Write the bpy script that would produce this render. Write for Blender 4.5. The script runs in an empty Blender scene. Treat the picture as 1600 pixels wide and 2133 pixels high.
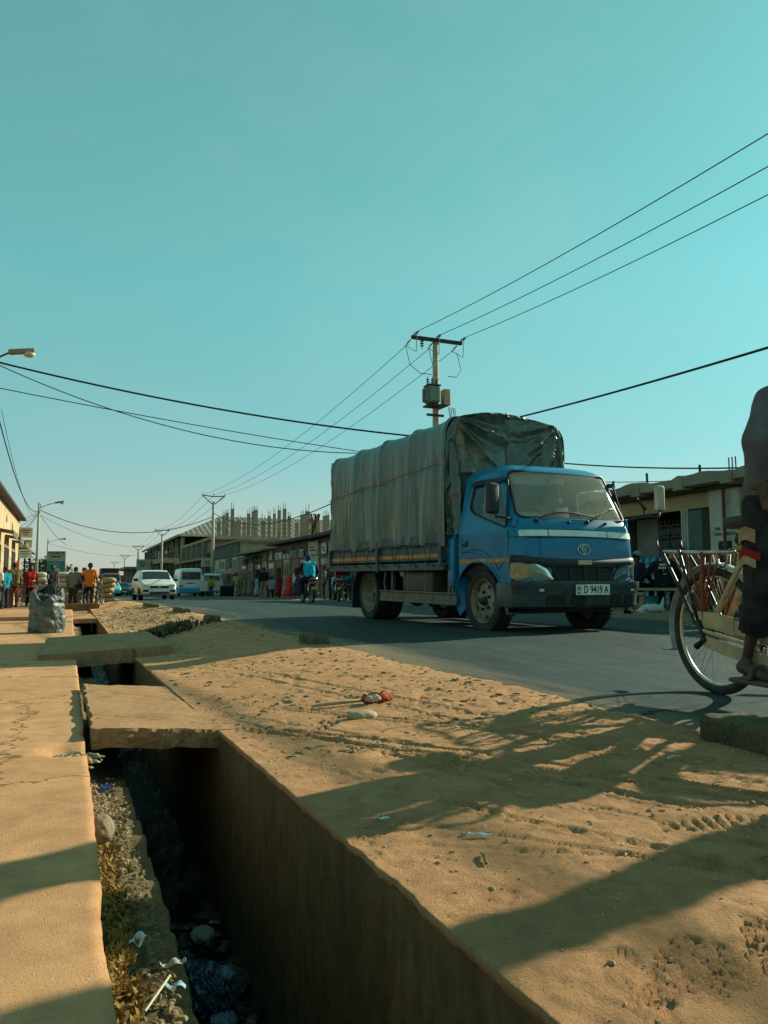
import bpy, bmesh, math, random
import numpy as np
from mathutils import Vector, Matrix
random.seed(7); rng = np.random.RandomState(11)
S = bpy.context.scene; C = S.collection
R = math.radians
# ------------------------------------------------------------------ camera, sky, sun, exposure
CAM_H = .62
cam = bpy.data.cameras.new('camera'); camo = bpy.data.objects.new('camera', cam); C.objects.link(camo)
camo.location = (0, 0, CAM_H)
camo.rotation_euler = (R(90 + 5.34), 0, R(-22.11))
cam.sensor_fit = 'HORIZONTAL'; cam.sensor_width = 36; cam.lens = 36.0; cam.clip_end = 4000; cam.clip_start = .02
S.camera = camo
SUN_EL = 25.; SUN_AZ = 79.           # degrees; azimuth measured from +Y (along the street) towards +X
W = bpy.data.worlds.new('World'); S.world = W; W.use_nodes = True
nt = W.node_tree; nd = nt.nodes; bg = nd['Background']
sky = nd.new('ShaderNodeTexSky'); sky.sky_type = 'NISHITA'; sky.sun_disc = False
sky.sun_elevation = R(SUN_EL); sky.sun_rotation = R(SUN_AZ); sky.air_density = 1.0; sky.dust_density = 1.2; sky.ozone_density = 1.0; sky.altitude = 780
# dusty teal afternoon air: the sky's own brightness, softened by dust, coloured by height above the horizon alike all the way round
geo = nd.new('ShaderNodeTexCoord'); sep = nd.new('ShaderNodeSeparateXYZ'); nt.links.new(geo.outputs['Generated'], sep.inputs[0])
ramp = nd.new('ShaderNodeValToRGB'); nt.links.new(sep.outputs['Z'], ramp.inputs[0]); E0 = ramp.color_ramp.elements
SKYC = [(0., (.86, .87, .71)), (.06, (.73, .91, .81)), (.16, (.45, 1.02, 1.03)), (.36, (.39, 1.18, 1.22)), (.62, (.38, 1.12, 1.13)), (1., (.44, 1.10, 1.09))]
E0[0].position, E0[1].position = 0., 1.; E0[0].color = (*SKYC[0][1], 1); E0[1].color = (*SKYC[-1][1], 1)
for p_, c_ in SKYC[1:-1]: E0.new(p_).color = (*c_, 1)
bw = nd.new('ShaderNodeRGBToBW'); nt.links.new(sky.outputs[0], bw.inputs[0])
pw_ = nd.new('ShaderNodeMath'); pw_.operation = 'POWER'; nt.links.new(bw.outputs[0], pw_.inputs[0]); pw_.inputs[1].default_value = .48
vm = nd.new('ShaderNodeVectorMath'); vm.operation = 'SCALE'; nt.links.new(ramp.outputs[0], vm.inputs[0]); nt.links.new(pw_.outputs[0], vm.inputs['Scale'])
# faint high cloud and uneven dust, a few per cent either way
cmap = nd.new('ShaderNodeMapping'); cmap.inputs['Scale'].default_value = (1.6, 1.6, 4.2); nt.links.new(geo.outputs['Generated'], cmap.inputs[0])
cn = nd.new('ShaderNodeTexNoise'); cn.inputs['Scale'].default_value = 1.9; cn.inputs['Detail'].default_value = 7; cn.inputs['Roughness'].default_value = .58; cn.inputs['Distortion'].default_value = .6; nt.links.new(cmap.outputs[0], cn.inputs[0])
cr_ = nd.new('ShaderNodeMapRange'); cr_.inputs[1].default_value = .42; cr_.inputs[2].default_value = .80; cr_.inputs[3].default_value = 0.; cr_.inputs[4].default_value = .16; nt.links.new(cn.outputs[0], cr_.inputs[0])
cm = nd.new('ShaderNodeMix'); cm.data_type = 'RGBA'; nt.links.new(cr_.outputs[0], cm.inputs[0]); nt.links.new(vm.outputs[0], cm.inputs[6]); cm.inputs[7].default_value = (1.7, 2.2, 2.1, 1)
nt.links.new(cm.outputs[2], bg.inputs[0]); bg.inputs[1].default_value = .15
sd = bpy.data.lights.new('sun', 'SUN'); sd.energy = 3.6; sd.angle = R(.55); sd.color = (.98, 1, .78)
so = bpy.data.objects.new('sun', sd); C.objects.link(so)
sunv = Vector((math.sin(R(SUN_AZ)) * math.cos(R(SUN_EL)), math.cos(R(SUN_AZ)) * math.cos(R(SUN_EL)), math.sin(R(SUN_EL))))
so.rotation_euler = (-sunv).to_track_quat('-Z', 'Y').to_euler(); so.location = (30, 6, 14)
S.view_settings.view_transform = 'Standard'; S.view_settings.look = 'None'; S.view_settings.gamma = 1; S.view_settings.exposure = .95
S.render.engine = 'CYCLES'

# ------------------------------------------------------------------ helpers: materials
MATS = {}
def M(name, col, rough=.8, metal=0., var=.18, scale=6., bump=0., bscale=60., col2=None, mix=None, spec=.4, coat=0., stretch=(1, 1, 1), detail=6, gen='Object', emit=None, alpha=1.):
    if name in MATS: return MATS[name]
    m = bpy.data.materials.new(name); m.use_nodes = True; MATS[name] = m
    n = m.node_tree.nodes; l = m.node_tree.links; b = n['Principled BSDF']
    b.inputs['Roughness'].default_value = rough; b.inputs['Metallic'].default_value = metal
    b.inputs['Specular IOR Level'].default_value = spec; b.inputs['Coat Weight'].default_value = coat
    tc = n.new('ShaderNodeTexCoord'); mp = n.new('ShaderNodeMapping'); mp.inputs['Scale'].default_value = stretch
    l.new(tc.outputs[gen], mp.inputs[0])
    nz = n.new('ShaderNodeTexNoise'); nz.inputs['Scale'].default_value = scale; nz.inputs['Detail'].default_value = detail; nz.inputs['Roughness'].default_value = .62
    l.new(mp.outputs[0], nz.inputs[0])
    rp = n.new('ShaderNodeValToRGB'); l.new(nz.outputs[0], rp.inputs[0])
    c1 = tuple(max(0, c * (1 - var)) for c in col[:3]); c2 = col2 if col2 else tuple(min(1, c * (1 + var)) for c in col[:3])
    a, z = mix if mix else (.32, .68)
    rp.color_ramp.elements[0].position = a; rp.color_ramp.elements[1].position = z
    rp.color_ramp.elements[0].color = (*c1, 1); rp.color_ramp.elements[1].color = (*c2, 1)
    l.new(rp.outputs[0], b.inputs['Base Color'])
    if bump:
        nb = n.new('ShaderNodeTexNoise'); nb.inputs['Scale'].default_value = bscale; nb.inputs['Detail'].default_value = 8; nb.inputs['Roughness'].default_value = .7
        l.new(mp.outputs[0], nb.inputs[0]); bp = n.new('ShaderNodeBump'); bp.inputs['Strength'].default_value = bump; bp.inputs['Distance'].default_value = .02
        l.new(nb.outputs[0], bp.inputs['Height']); l.new(bp.outputs[0], b.inputs['Normal'])
    if emit: b.inputs['Emission Color'].default_value = (*emit[:3], 1); b.inputs['Emission Strength'].default_value = emit[3]
    return m
def nodes_of(m): return m.node_tree.nodes, m.node_tree.links, m.node_tree.nodes['Principled BSDF']

# ------------------------------------------------------------------ helpers: meshes
class MB:
    """collects verts and faces, then links them as one mesh object"""
    def __init__(s): s.v = []; s.f = []
    def add(s, vs, fs):
        o = len(s.v); s.v.extend([tuple(map(float, p)) for p in vs]); s.f.extend([tuple(i + o for i in f) for f in fs]); return s
    def box(s, c, d, rz=0., rx=0., ry=0., taper=1.):
        x, y, z = d[0] / 2, d[1] / 2, d[2] / 2; t = taper
        vs = [(-x, -y, -z), (x, -y, -z), (x, y, -z), (-x, y, -z), (-x * t, -y * t, z), (x * t, -y * t, z), (x * t, y * t, z), (-x * t, y * t, z)]
        m = Matrix.Rotation(rz, 3, 'Z') @ Matrix.Rotation(ry, 3, 'Y') @ Matrix.Rotation(rx, 3, 'X')
        return s.add([m @ Vector(p) + Vector(c) for p in vs], [(3, 2, 1, 0), (4, 5, 6, 7), (0, 1, 5, 4), (1, 2, 6, 5), (2, 3, 7, 6), (3, 0, 4, 7)])
    def rbox(s, c, d, r=.02, rz=0., rx=0., ry=0., seg=2):
        b = bmesh.new(); bmesh.ops.create_cube(b, size=1)
        for v in b.verts: v.co = Vector((v.co.x * d[0], v.co.y * d[1], v.co.z * d[2]))
        bmesh.ops.bevel(b, geom=b.edges[:], offset=min(r, min(d) * .49), segments=seg, profile=.5, affect='EDGES')
        m = Matrix.Rotation(rz, 3, 'Z') @ Matrix.Rotation(ry, 3, 'Y') @ Matrix.Rotation(rx, 3, 'X')
        b.verts.index_update()
        s.add([m @ v.co + Vector(c) for v in b.verts], [[v.index for v in f.verts] for f in b.faces]); b.free(); return s
    def tube(s, pts, r, n=8, caps=True, closed=False):
        P = [Vector(p) for p in pts]; k = len(P); rr = r if isinstance(r, (list, tuple)) else [r] * k
        vs = []; fs = []; up = None
        for i, p in enumerate(P):
            if closed: t = P[(i + 1) % k] - P[i - 1]
            else: t = P[min(i + 1, k - 1)] - P[max(i - 1, 0)]
            if t.length < 1e-9: t = Vector((0, 0, 1))
            t.normalize()
            if up is None: up = Vector((0, 0, 1)) if abs(t.z) < .9 else Vector((1, 0, 0))
            a = t.cross(up)
            if a.length < 1e-4: a = t.cross(Vector((.3, 1, .2)))
            a.normalize(); b = a.cross(t).normalized(); up = b
            for j in range(n):
                w = 2 * math.pi * j / n; vs.append(p + (a * math.cos(w) + b * math.sin(w)) * rr[i])
        for i in range(k if closed else k - 1):
            i2 = (i + 1) % k
            for j in range(n): fs.append((i * n + j, i * n + (j + 1) % n, i2 * n + (j + 1) % n, i2 * n + j))
        if caps and not closed: fs.append(tuple(range(n))[::-1]); fs.append(tuple((k - 1) * n + j for j in range(n)))
        return s.add(vs, fs)
    def lathe(s, prof, c=(0, 0, 0), axis='Z', n=24, closed=False):
        """prof: list of (radius, along-axis)"""
        vs = []; fs = []; k = len(prof)
        for i in range(n):
            w = 2 * math.pi * i / n; cs, sn = math.cos(w), math.sin(w)
            for r, a in prof:
                p = {'Z': (r * cs, r * sn, a), 'Y': (r * cs, a, r * sn), 'X': (a, r * cs, r * sn)}[axis]
                vs.append((p[0] + c[0], p[1] + c[1], p[2] + c[2]))
        for i in range(n):
            i2 = (i + 1) % n
            for j in range(k if closed else k - 1):
                j2 = (j + 1) % k; fs.append((i * k + j, i2 * k + j, i2 * k + j2, i * k + j2))
        return s.add(vs, fs)
    def prism(s, poly, a, b, axis='X'):
        """poly extruded along axis between a and b; poly in the two remaining axes in order"""
        n = len(poly)
        def P(p, t): return {'X': (t, p[0], p[1]), 'Y': (p[0], t, p[1]), 'Z': (p[0], p[1], t)}[axis]
        vs = [P(p, a) for p in poly] + [P(p, b) for p in poly]
        return s.add(vs, [tuple(range(n))[::-1], tuple(range(n, 2 * n))] + [(i, (i + 1) % n, n + (i + 1) % n, n + i) for i in range(n)])
    def grid(s, G, flip=False):
        """G: rows of points"""
        m = len(G); n = len(G[0]); vs = [p for r in G for p in r]
        fs = [(i * n + j, i * n + j + 1, (i + 1) * n + j + 1, (i + 1) * n + j) for i in range(m - 1) for j in range(n - 1)]
        if flip: fs = [f[::-1] for f in fs]
        return s.add(vs, fs)
    def sheet(s, G, th):
        """a grid with thickness th along -normal"""
        A = np.array([[list(p) for p in r] for r in G], float); du = np.gradient(A, axis=1); dv = np.gradient(A, axis=0)
        N = np.cross(du, dv); N /= np.linalg.norm(N, axis=2, keepdims=True) + 1e-9; B = A - N * th
        m, n = A.shape[:2]; s.grid(A); s.grid(B, True)
        for k in range(m - 1):
            for c0 in (0, n - 1):
                q = [A[k, c0], A[k + 1, c0], B[k + 1, c0], B[k, c0]]; s.add(q if c0 else q[::-1], [(0, 1, 2, 3)])
        for k in range(n - 1):
            for r0 in (0, m - 1):
                q = [A[r0, k], A[r0, k + 1], B[r0, k + 1], B[r0, k]]; s.add(q[::-1] if r0 else q, [(0, 1, 2, 3)])
        return s
    def ball(s, c, r, n=10, m=7, sc=(1, 1, 1), jit=0.):
        vs = []; fs = []
        for i in range(m + 1):
            th = math.pi * i / m
            for j in range(n):
                ph = 2 * math.pi * j / n; k = 1 + jit * (random.random() - .5)
                vs.append((c[0] + r * k * sc[0] * math.sin(th) * math.cos(ph), c[1] + r * k * sc[1] * math.sin(th) * math.sin(ph), c[2] + r * k * sc[2] * math.cos(th)))
        for i in range(m):
            for j in range(n): fs.append((i * n + j, (i + 1) * n + j, (i + 1) * n + (j + 1) % n, i * n + (j + 1) % n))
        return s.add(vs, fs)
    def mesh(s, name, mat, smooth=None):
        me = bpy.data.meshes.new(name); me.from_pydata(s.v, [], s.f); me.update()
        if mat is not None: me.materials.append(mat)
        if smooth:
            me.polygons.foreach_set('use_smooth', [True] * len(me.polygons))
            if smooth is not True: me.set_sharp_from_angle(angle=R(smooth))
        return me
    def build(s, name, mat, parent=None, smooth=None, loc=None, rot=None):
        return link(name, s.mesh(name, mat, smooth), parent, loc, rot)
def link(name, me, parent=None, loc=None, rot=None):
    o = bpy.data.objects.new(name, me); C.objects.link(o)
    if parent: o.parent = parent
    if loc: o.location = loc
    if rot: o.rotation_euler = rot
    return o
def tag(o, label, cat, group=None):
    o['label'] = label; o['category'] = cat
    if group: o['group'] = group
    return o
def struct(o, label=None, kind='structure'):
    o['kind'] = kind
    if label: o['label'] = label
    return o
def thing(name, label, cat, loc=(0, 0, 0), rz=0., group=None):
    o = bpy.data.objects.new(name, None); C.objects.link(o); o.location = loc; o.rotation_euler = (0, 0, rz); o.empty_display_size = .2
    return tag(o, label, cat, group)
def copy_tree(o, parent=None):
    c = o.copy(); C.objects.link(c); c.parent = parent
    for ch in list(o.children): copy_tree(ch, c)
    return c
TXT = {}
def text(name, s, size, mat, parent=None, loc=(0, 0, 0), rot=(0, 0, 0), align='CENTER', sx=1., ext=.0015, bold=0.):
    cu = bpy.data.curves.new(name, 'FONT'); cu.body = s; cu.size = size; cu.align_x = align; cu.align_y = 'CENTER'; cu.extrude = ext; cu.offset = bold; cu.resolution_u = 3
    o = bpy.data.objects.new(name, cu); C.objects.link(o)
    dg = bpy.context.evaluated_depsgraph_get(); me = bpy.data.meshes.new_from_object(o.evaluated_get(dg)); bpy.data.objects.remove(o); bpy.data.curves.remove(cu)
    me.materials.clear(); me.materials.append(mat)
    q = link(name, me, parent, loc, rot); q.scale = (sx, 1, 1); return q

# value noise on arrays
def _h(ix, iy, seed): 
    v = np.sin(ix * 127.1 + iy * 311.7 + seed * 74.7) * 43758.5453; return v - np.floor(v)
def vnoise(x, y, seed=0):
    ix, iy = np.floor(x), np.floor(y); fx, fy = x - ix, y - iy; fx = fx * fx * (3 - 2 * fx); fy = fy * fy * (3 - 2 * fy)
    a, b, c, d = _h(ix, iy, seed), _h(ix + 1, iy, seed), _h(ix, iy + 1, seed), _h(ix + 1, iy + 1, seed)
    return (a + (b - a) * fx) * (1 - fy) + (c + (d - c) * fx) * fy - .5
def fbm(x, y, seed=0, o=4):
    t = 0; a = 1.
    for i in range(o): t = t + a * vnoise(x, y, seed + i); x = x * 2.03 + 3.1; y = y * 2.03 + 1.7; a *= .5
    return t
def sstep(a, b, x): t = np.clip((x - a) / (b - a), 0, 1); return t * t * (3 - 2 * t)

# surface nets: a smooth closed skin from a distance field
def surfnet(fn, lo, hi, res):
    lo = np.array(lo, float); hi = np.array(hi, float); n = np.ceil((hi - lo) / res).astype(int) + 1
    ax = [lo[i] + res * np.arange(n[i]) for i in range(3)]
    X, Y, Z = np.meshgrid(*ax, indexing='ij'); V = fn(X, Y, Z); I = V < 0
    cs = np.zeros(tuple(n - 1), int)
    for a in (0, 1):
        for b in (0, 1):
            for c in (0, 1): cs += I[a:n[0] - 1 + a, b:n[1] - 1 + b, c:n[2] - 1 + c]
    act = (cs > 0) & (cs < 8); idx = np.full(act.shape, -1); ijk = np.argwhere(act); idx[act] = np.arange(len(ijk))
    acc = np.zeros((len(ijk), 3)); cnt = np.zeros(len(ijk)); base = ijk
    for d in range(3):
        e1, e2 = [k for k in range(3) if k != d]
        for a in (0, 1):
            for b in (0, 1):
                o0 = np.zeros(3, int); o0[e1] = a; o0[e2] = b; o1 = o0.copy(); o1[d] = 1
                v0 = V[tuple((base + o0).T)]; v1 = V[tuple((base + o1).T)]; mk = (v0 < 0) != (v1 < 0)
                t = np.where(mk, v0 / np.where(mk, v0 - v1, 1), 0)
                p = (base + o0).astype(float); p[:, d] += t; acc[mk] += p[mk]; cnt[mk] += 1
    P = lo + res * acc / np.maximum(cnt, 1)[:, None]; F = []
    for d in range(3):
        e1, e2 = (d + 1) % 3, (d + 2) % 3
        sl0 = [slice(1, n[k] - 1) for k in range(3)]; sl0[d] = slice(0, n[d] - 1); sl1 = list(sl0); sl1[d] = slice(1, n[d])
        A, B = I[tuple(sl0)], I[tuple(sl1)]; ch = np.argwhere(A != B); off = np.array([1, 1, 1]); off[d] = 0; q = ch + off
        inn = A[tuple(ch.T)]
        def at(o1, o2):
            r = q.copy(); r[:, e1] += o1; r[:, e2] += o2; return idx[tuple(r.T)]
        a, b, c, dd = at(-1, -1), at(0, -1), at(0, 0), at(-1, 0)
        F.append(np.where(inn[:, None], np.stack([a, b, c, dd], 1), np.stack([a, dd, c, b], 1)))
    return P, np.concatenate(F)
def np_mesh(name, P, F, mat, smooth=True):
    me = bpy.data.meshes.new(name); me.from_pydata(P.tolist(), [], F.tolist()); me.update(); me.materials.append(mat)
    if smooth: me.polygons.foreach_set('use_smooth', [True] * len(me.polygons))
    return me
def cap(a, b, ra, rb=None, flat=None):
    """tapered capsule distance; flat=(axis index, factor) squashes it"""
    a = np.array(a, float); b = np.array(b, float); rb = ra if rb is None else rb; ab = b - a; L = max(ab @ ab, 1e-9)
    def f(X, Y, Z):
        px, py, pz = X - a[0], Y - a[1], Z - a[2]; t = np.clip((px * ab[0] + py * ab[1] + pz * ab[2]) / L, 0, 1)
        dx, dy, dz = px - t * ab[0], py - t * ab[1], pz - t * ab[2]
        if flat: 
            if flat[0] == 0: dx = dx * flat[1]
            elif flat[0] == 1: dy = dy * flat[1]
            else: dz = dz * flat[1]
        return np.sqrt(dx * dx + dy * dy + dz * dz) - (ra + (rb - ra) * t)
    return f
def smin(fs, k=.03):
    def f(X, Y, Z):
        d = fs[0](X, Y, Z)
        for g in fs[1:]:
            e = g(X, Y, Z); h = np.clip(.5 + .5 * (e - d) / k, 0, 1); d = e + (d - e) * h - k * h * (1 - h)
        return d
    return f

# ------------------------------------------------------------------ lie of the land
def g_road(Y): return -.0095 * np.maximum(0, np.asarray(Y, float) - 20)
def g_left(Y):
    Y = np.asarray(Y, float); return np.minimum(np.where(Y < 14, -.021 * np.maximum(Y, -2), -.294), g_road(Y) - .1 * sstep(14, 30, Y))
# ------------------------------------------------------------------ ground materials
def ground_mat(name, c_lo, c_hi, grain, bump=.35, rough=.95, patch=1.3, speck=None, dust=None, stretch=None, crack=None):
    m = bpy.data.materials.new(name); m.use_nodes = True; n, l, b = nodes_of(m)
    b.inputs['Roughness'].default_value = rough; b.inputs['Specular IOR Level'].default_value = .15
    tc = n.new('ShaderNodeTexCoord')
    if stretch:
        mpp = n.new('ShaderNodeMapping'); mpp.inputs['Scale'].default_value = stretch; l.new(tc.outputs['Object'], mpp.inputs[0]); src = mpp.outputs[0]
    else: src = tc.outputs['Object']
    def noise(s, d=8, r=.65):
        q = n.new('ShaderNodeTexNoise'); q.inputs['Scale'].default_value = s; q.inputs['Detail'].default_value = d; q.inputs['Roughness'].default_value = r; l.new(src, q.inputs[0]); return q
    def mix(f, a, c, bt='MIX'):
        q = n.new('ShaderNodeMix'); q.data_type = 'RGBA'; q.blend_type = bt
        for i, v in ((0, f), (6, a), (7, c)):
            if isinstance(v, (tuple, float, int)): q.inputs[i].default_value = v if not isinstance(v, tuple) else (*v, 1)
            else: l.new(v, q.inputs[i])
        return q.outputs[2]
    def rmp(src, a, z):
        q = n.new('ShaderNodeMapRange'); q.inputs[1].default_value = a; q.inputs[2].default_value = z; l.new(src, q.inputs[0]); return q.outputs[0]
    big = noise(patch, 5); med = noise(patch * 9, 6); fine = noise(grain, 4, .7)
    col = mix(rmp(big.outputs[0], .35, .65), c_lo, c_hi)
    col = mix(rmp(med.outputs[0], .38, .72), col, tuple(c * .72 for c in c_lo))
    col = mix(rmp(fine.outputs[0], .62, .8), col, tuple(min(1, c * 1.25) for c in c_hi))
    col = mix(rmp(fine.outputs[0], .44, .27), col, tuple(c * .55 for c in c_lo))
    if speck:
        vo = n.new('ShaderNodeTexVoronoi'); vo.inputs['Scale'].default_value = speck[0]; l.new(tc.outputs['Object'], vo.inputs[0])
        col = mix(rmp(vo.outputs['Distance'], speck[1], speck[1] * .5), col, speck[2])
    if dust:      # wind-blown dust lying on asphalt: by distance from the verge, broken up by noise
        sp = n.new('ShaderNodeSeparateXYZ'); l.new(tc.outputs['Object'], sp.inputs[0])
        dn = noise(1.1, 6, .6); mp = n.new('ShaderNodeMapping'); l.new(tc.outputs['Object'], mp.inputs[0]); mp.inputs['Scale'].default_value = (1.6, .16, 1); l.new(mp.outputs[0], dn.inputs[0])
        a = n.new('ShaderNodeMath'); a.operation = 'MULTIPLY_ADD'; a.inputs[1].default_value = 2.6; l.new(dn.outputs[0], a.inputs[0]); a.inputs[2].default_value = -1.3
        s2 = n.new('ShaderNodeMath'); s2.operation = 'ADD'; l.new(sp.outputs['X'], s2.inputs[0]); l.new(a.outputs[0], s2.inputs[1])
        lo = rmp(s2.outputs[0], 3.0, 2.2); hi = rmp(s2.outputs[0], 8.6, 10.0)
        mx = n.new('ShaderNodeMath'); mx.operation = 'MAXIMUM'; l.new(lo, mx.inputs[0]); l.new(hi, mx.inputs[1])
        pw = n.new('ShaderNodeMath'); pw.operation = 'MULTIPLY'; l.new(mx.outputs[0], pw.inputs[0]); l.new(rmp(fine.outputs[0], .2, .62), pw.inputs[1])
        col = mix(pw.outputs[0], col, dust)
    if crack:     # hairline cracks and dark stains
        vd = n.new('ShaderNodeVectorMath'); vd.operation = 'MULTIPLY_ADD'; wn = noise(5, 5, .7); l.new(wn.outputs[1], vd.inputs[0]); vd.inputs[1].default_value = (.35, .35, .35); l.new(tc.outputs['Object'], vd.inputs[2])
        ve = n.new('ShaderNodeTexVoronoi'); ve.feature = 'DISTANCE_TO_EDGE'; ve.inputs['Scale'].default_value = crack; l.new(vd.outputs[0], ve.inputs[0])
        col = mix(rmp(ve.outputs['Distance'], .006, .002), col, tuple(c * .3 for c in c_lo)); st = noise(2.7, 3, .5); col = mix(rmp(st.outputs[0], .60, .78), col, tuple(c * .62 for c in c_lo))
    l.new(col, b.inputs['Base Color'])
    bp = n.new('ShaderNodeBump'); bp.inputs['Strength'].default_value = bump; bp.inputs['Distance'].default_value = .012
    ad = n.new('ShaderNodeMath'); ad.operation = 'ADD'; l.new(fine.outputs[0], ad.inputs[0]); l.new(med.outputs[0], ad.inputs[1])
    gr_ = noise(grain * 3.1, 3, .8); a2 = n.new('ShaderNodeMath'); a2.operation = 'MULTIPLY_ADD'; l.new(gr_.outputs[0], a2.inputs[0]); a2.inputs[1].default_value = .6; l.new(ad.outputs[0], a2.inputs[2]); l.new(a2.outputs[0], bp.inputs['Height']); l.new(bp.outputs[0], b.inputs['Normal']); return m
SAND_LO, SAND_HI = (.58, .285, .132), (.70, .35, .168)
m_dirt = ground_mat('sandy dirt', SAND_LO, SAND_HI, 150, 1.0)
m_pave = ground_mat('dusty screed', (.58, .282, .132), (.68, .345, .166), 210, .6, patch=.9, crack=.55)
m_far = ground_mat('far earth', (.27, .185, .10), (.36, .25, .14), 20, .3, patch=.2)
m_asph = ground_mat('asphalt', (.015, .029, .026), (.040, .062, .056), 210, .6, rough=.78, patch=.9, stretch=(1, .22, 1), crack=.22, speck=(160, .16, (.075, .09, .08)), dust=(.30, .195, .10))
nodes_of(m_asph)[2].inputs['Specular IOR Level'].default_value = .3
m_verge2 = ground_mat('grey roadside earth', (.17, .135, .085), (.25, .19, .115), 60, .5)
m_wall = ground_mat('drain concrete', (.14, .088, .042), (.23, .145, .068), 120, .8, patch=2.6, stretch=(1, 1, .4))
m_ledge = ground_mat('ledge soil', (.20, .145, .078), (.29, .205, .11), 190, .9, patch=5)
m_floor = ground_mat('drain sludge', (.014, .016, .014), (.045, .045, .036), 60, .9, rough=.22, patch=6)
m_conc = ground_mat('broken concrete', (.47, .245, .118), (.57, .31, .15), 200, .8, patch=3, speck=(70, .2, (.19, .14, .085)), crack=.9)

DR, DL, PE = .68, .27, .085      # drain: right wall top, ledge inner edge, pavement edge (X)
LD = .215; FD = .86              # ledge and floor depth below the pavement
# base sheet to the horizon, slotted where the drain runs
def base_sheet():
    xs = [-1500, -300, -60, -12, -3, 0, .8, 3, 9, 14, 30, 80, 300, 1500]; ys = [-60, -8, 0, 6, 12, 14, 20, 28, 36, 50, 80, 130, 220, 500, 1400, 3000]
    mb = MB(); V = {}
    def z(x, y): 
        a = float(g_left(y)); b = float(g_road(y)); t = min(1, max(0, (x - .6) / 1.8)); return a + (b - a) * t - .07
    for j in range(len(ys) - 1):
        for i in range(len(xs) - 1):
            if xs[i] == 0 and ys[j] < 28 and ys[j] >= -8: continue
            q = [(xs[i], ys[j]), (xs[i + 1], ys[j]), (xs[i + 1], ys[j + 1]), (xs[i], ys[j + 1])]
            mb.add([(x, y, max(z(x, y), -2.6)) for x, y in q], [(0, 1, 2, 3)])
    struct(mb.build('ground', m_far), 'dusty earth under the street reaching the horizon')
base_sheet()
def yrows(y0, y1, d0, yr):
    ys = [y0]
    while ys[-1] < y1: ys.append(ys[-1] + d0 * max(1., ys[-1] / yr))
    return np.array(ys)
def np_sheet(name, X, Y, Z, mat, mask=None):
    m, n = X.shape; P = np.stack([X, Y, Z], 2).reshape(-1, 3)
    i, j = np.meshgrid(np.arange(m - 1), np.arange(n - 1), indexing='ij'); a = i * n + j
    F = np.stack([a, a + 1, a + n + 1, a + n], 2).reshape(-1, 4)
    if mask is not None: F = F[mask[:-1, :-1].reshape(-1)]
    return link(name, np_mesh(name, P, F, mat))
# --- left pavement
ys = yrows(-2.5, 30, .02, 1.5); xs = np.concatenate([np.linspace(-14, -1.4, 12)[:-1], np.linspace(-1.4, PE, 66)])
X, Y = np.meshgrid(xs, ys); X = X.copy()
nearE = sstep(-.12, PE, X); X += nearE * (fbm(Y * 20, Y * 0 + 2, 5) * .004 - sstep(.2, .5, fbm(Y * 3, Y * 0, 9)) * .010)
Z = g_left(Y) + fbm(X * 1.6, Y * 1.6, 3) * .006 + fbm(X * 9, Y * 9, 4, 3) * .0012 + fbm(X * 70, Y * 70, 6, 2) * .0012
pit = np.exp(-(((X - .02) / .10) ** 2 + ((Y - 3.62) / .13) ** 2) ** 1.5); Z -= pit * (.07 + .05 * fbm(X * 30, Y * 30, 8))
Z -= .012 * np.exp(-((Y - 6.65 - X * .05) / .012) ** 2) + .004 * np.exp(-((Y - 1.93 + X * .03) / .01) ** 2)
Z -= sstep(PE - .01, PE + .005, X) * .004
edge = np.zeros_like(Z)
Xe = np.concatenate([X, X[:, -1:] + .003, X[:, -1:] - .01], 1); Ye = np.concatenate([Y, Y[:, -1:], Y[:, -1:]], 1)
Ze = np.concatenate([Z, Z[:, -1:] - .02, Z[:, -1:] - .5], 1)
pv = struct(np_sheet('pavement', Xe, Ye, Ze, m_pave), 'dusty screeded concrete pavement left of the open drain')
# --- right verge: trodden sand with tyre tracks and footprints, running down to the drain
ys = np.concatenate([yrows(.5, 30, .0085, 1.15), [34, 40, 50, 64, 80, 110, 150]]); xs = np.concatenate([np.linspace(DR, 2.45, 205), np.linspace(2.45, 3.5, 50)[1:]])
X, Y = np.meshgrid(xs, ys); X = X.copy()
ed = 1 - sstep(DR, DR + .09, X); chip = np.clip(fbm(Y * 7, Y * 0, 21), -.3, 1)
X += ed * (fbm(Y * 22, Y * 0 + 5, 22) * .005 + np.clip(chip - .25, 0, 1) * .02)
gl, gr = g_left(Y), g_road(Y); t = sstep(DR, 2.35, X); lodge = 1 - sstep(20, 30, Y)
Z = gl + (gr - gl) * t
near = 1 - sstep(6, 12, Y)
Z += fbm(X * 1.7, Y * 1.7, 1) * .011 * sstep(DR, DR + .3, X) + (fbm(X * 6, Y * 6, 2) * .004 + fbm(X * 23, Y * 23, 31) * .0028) * sstep(DR, DR + .06, X)
Z += (fbm(X * 45, Y * 45, 37, 4) * .0042 + np.clip(fbm(X * 26, Y * 26, 39, 3) - .25, 0, 1) * .012) * (1 - sstep(3, 6, Y)) * sstep(DR, DR + .05, X)
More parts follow.
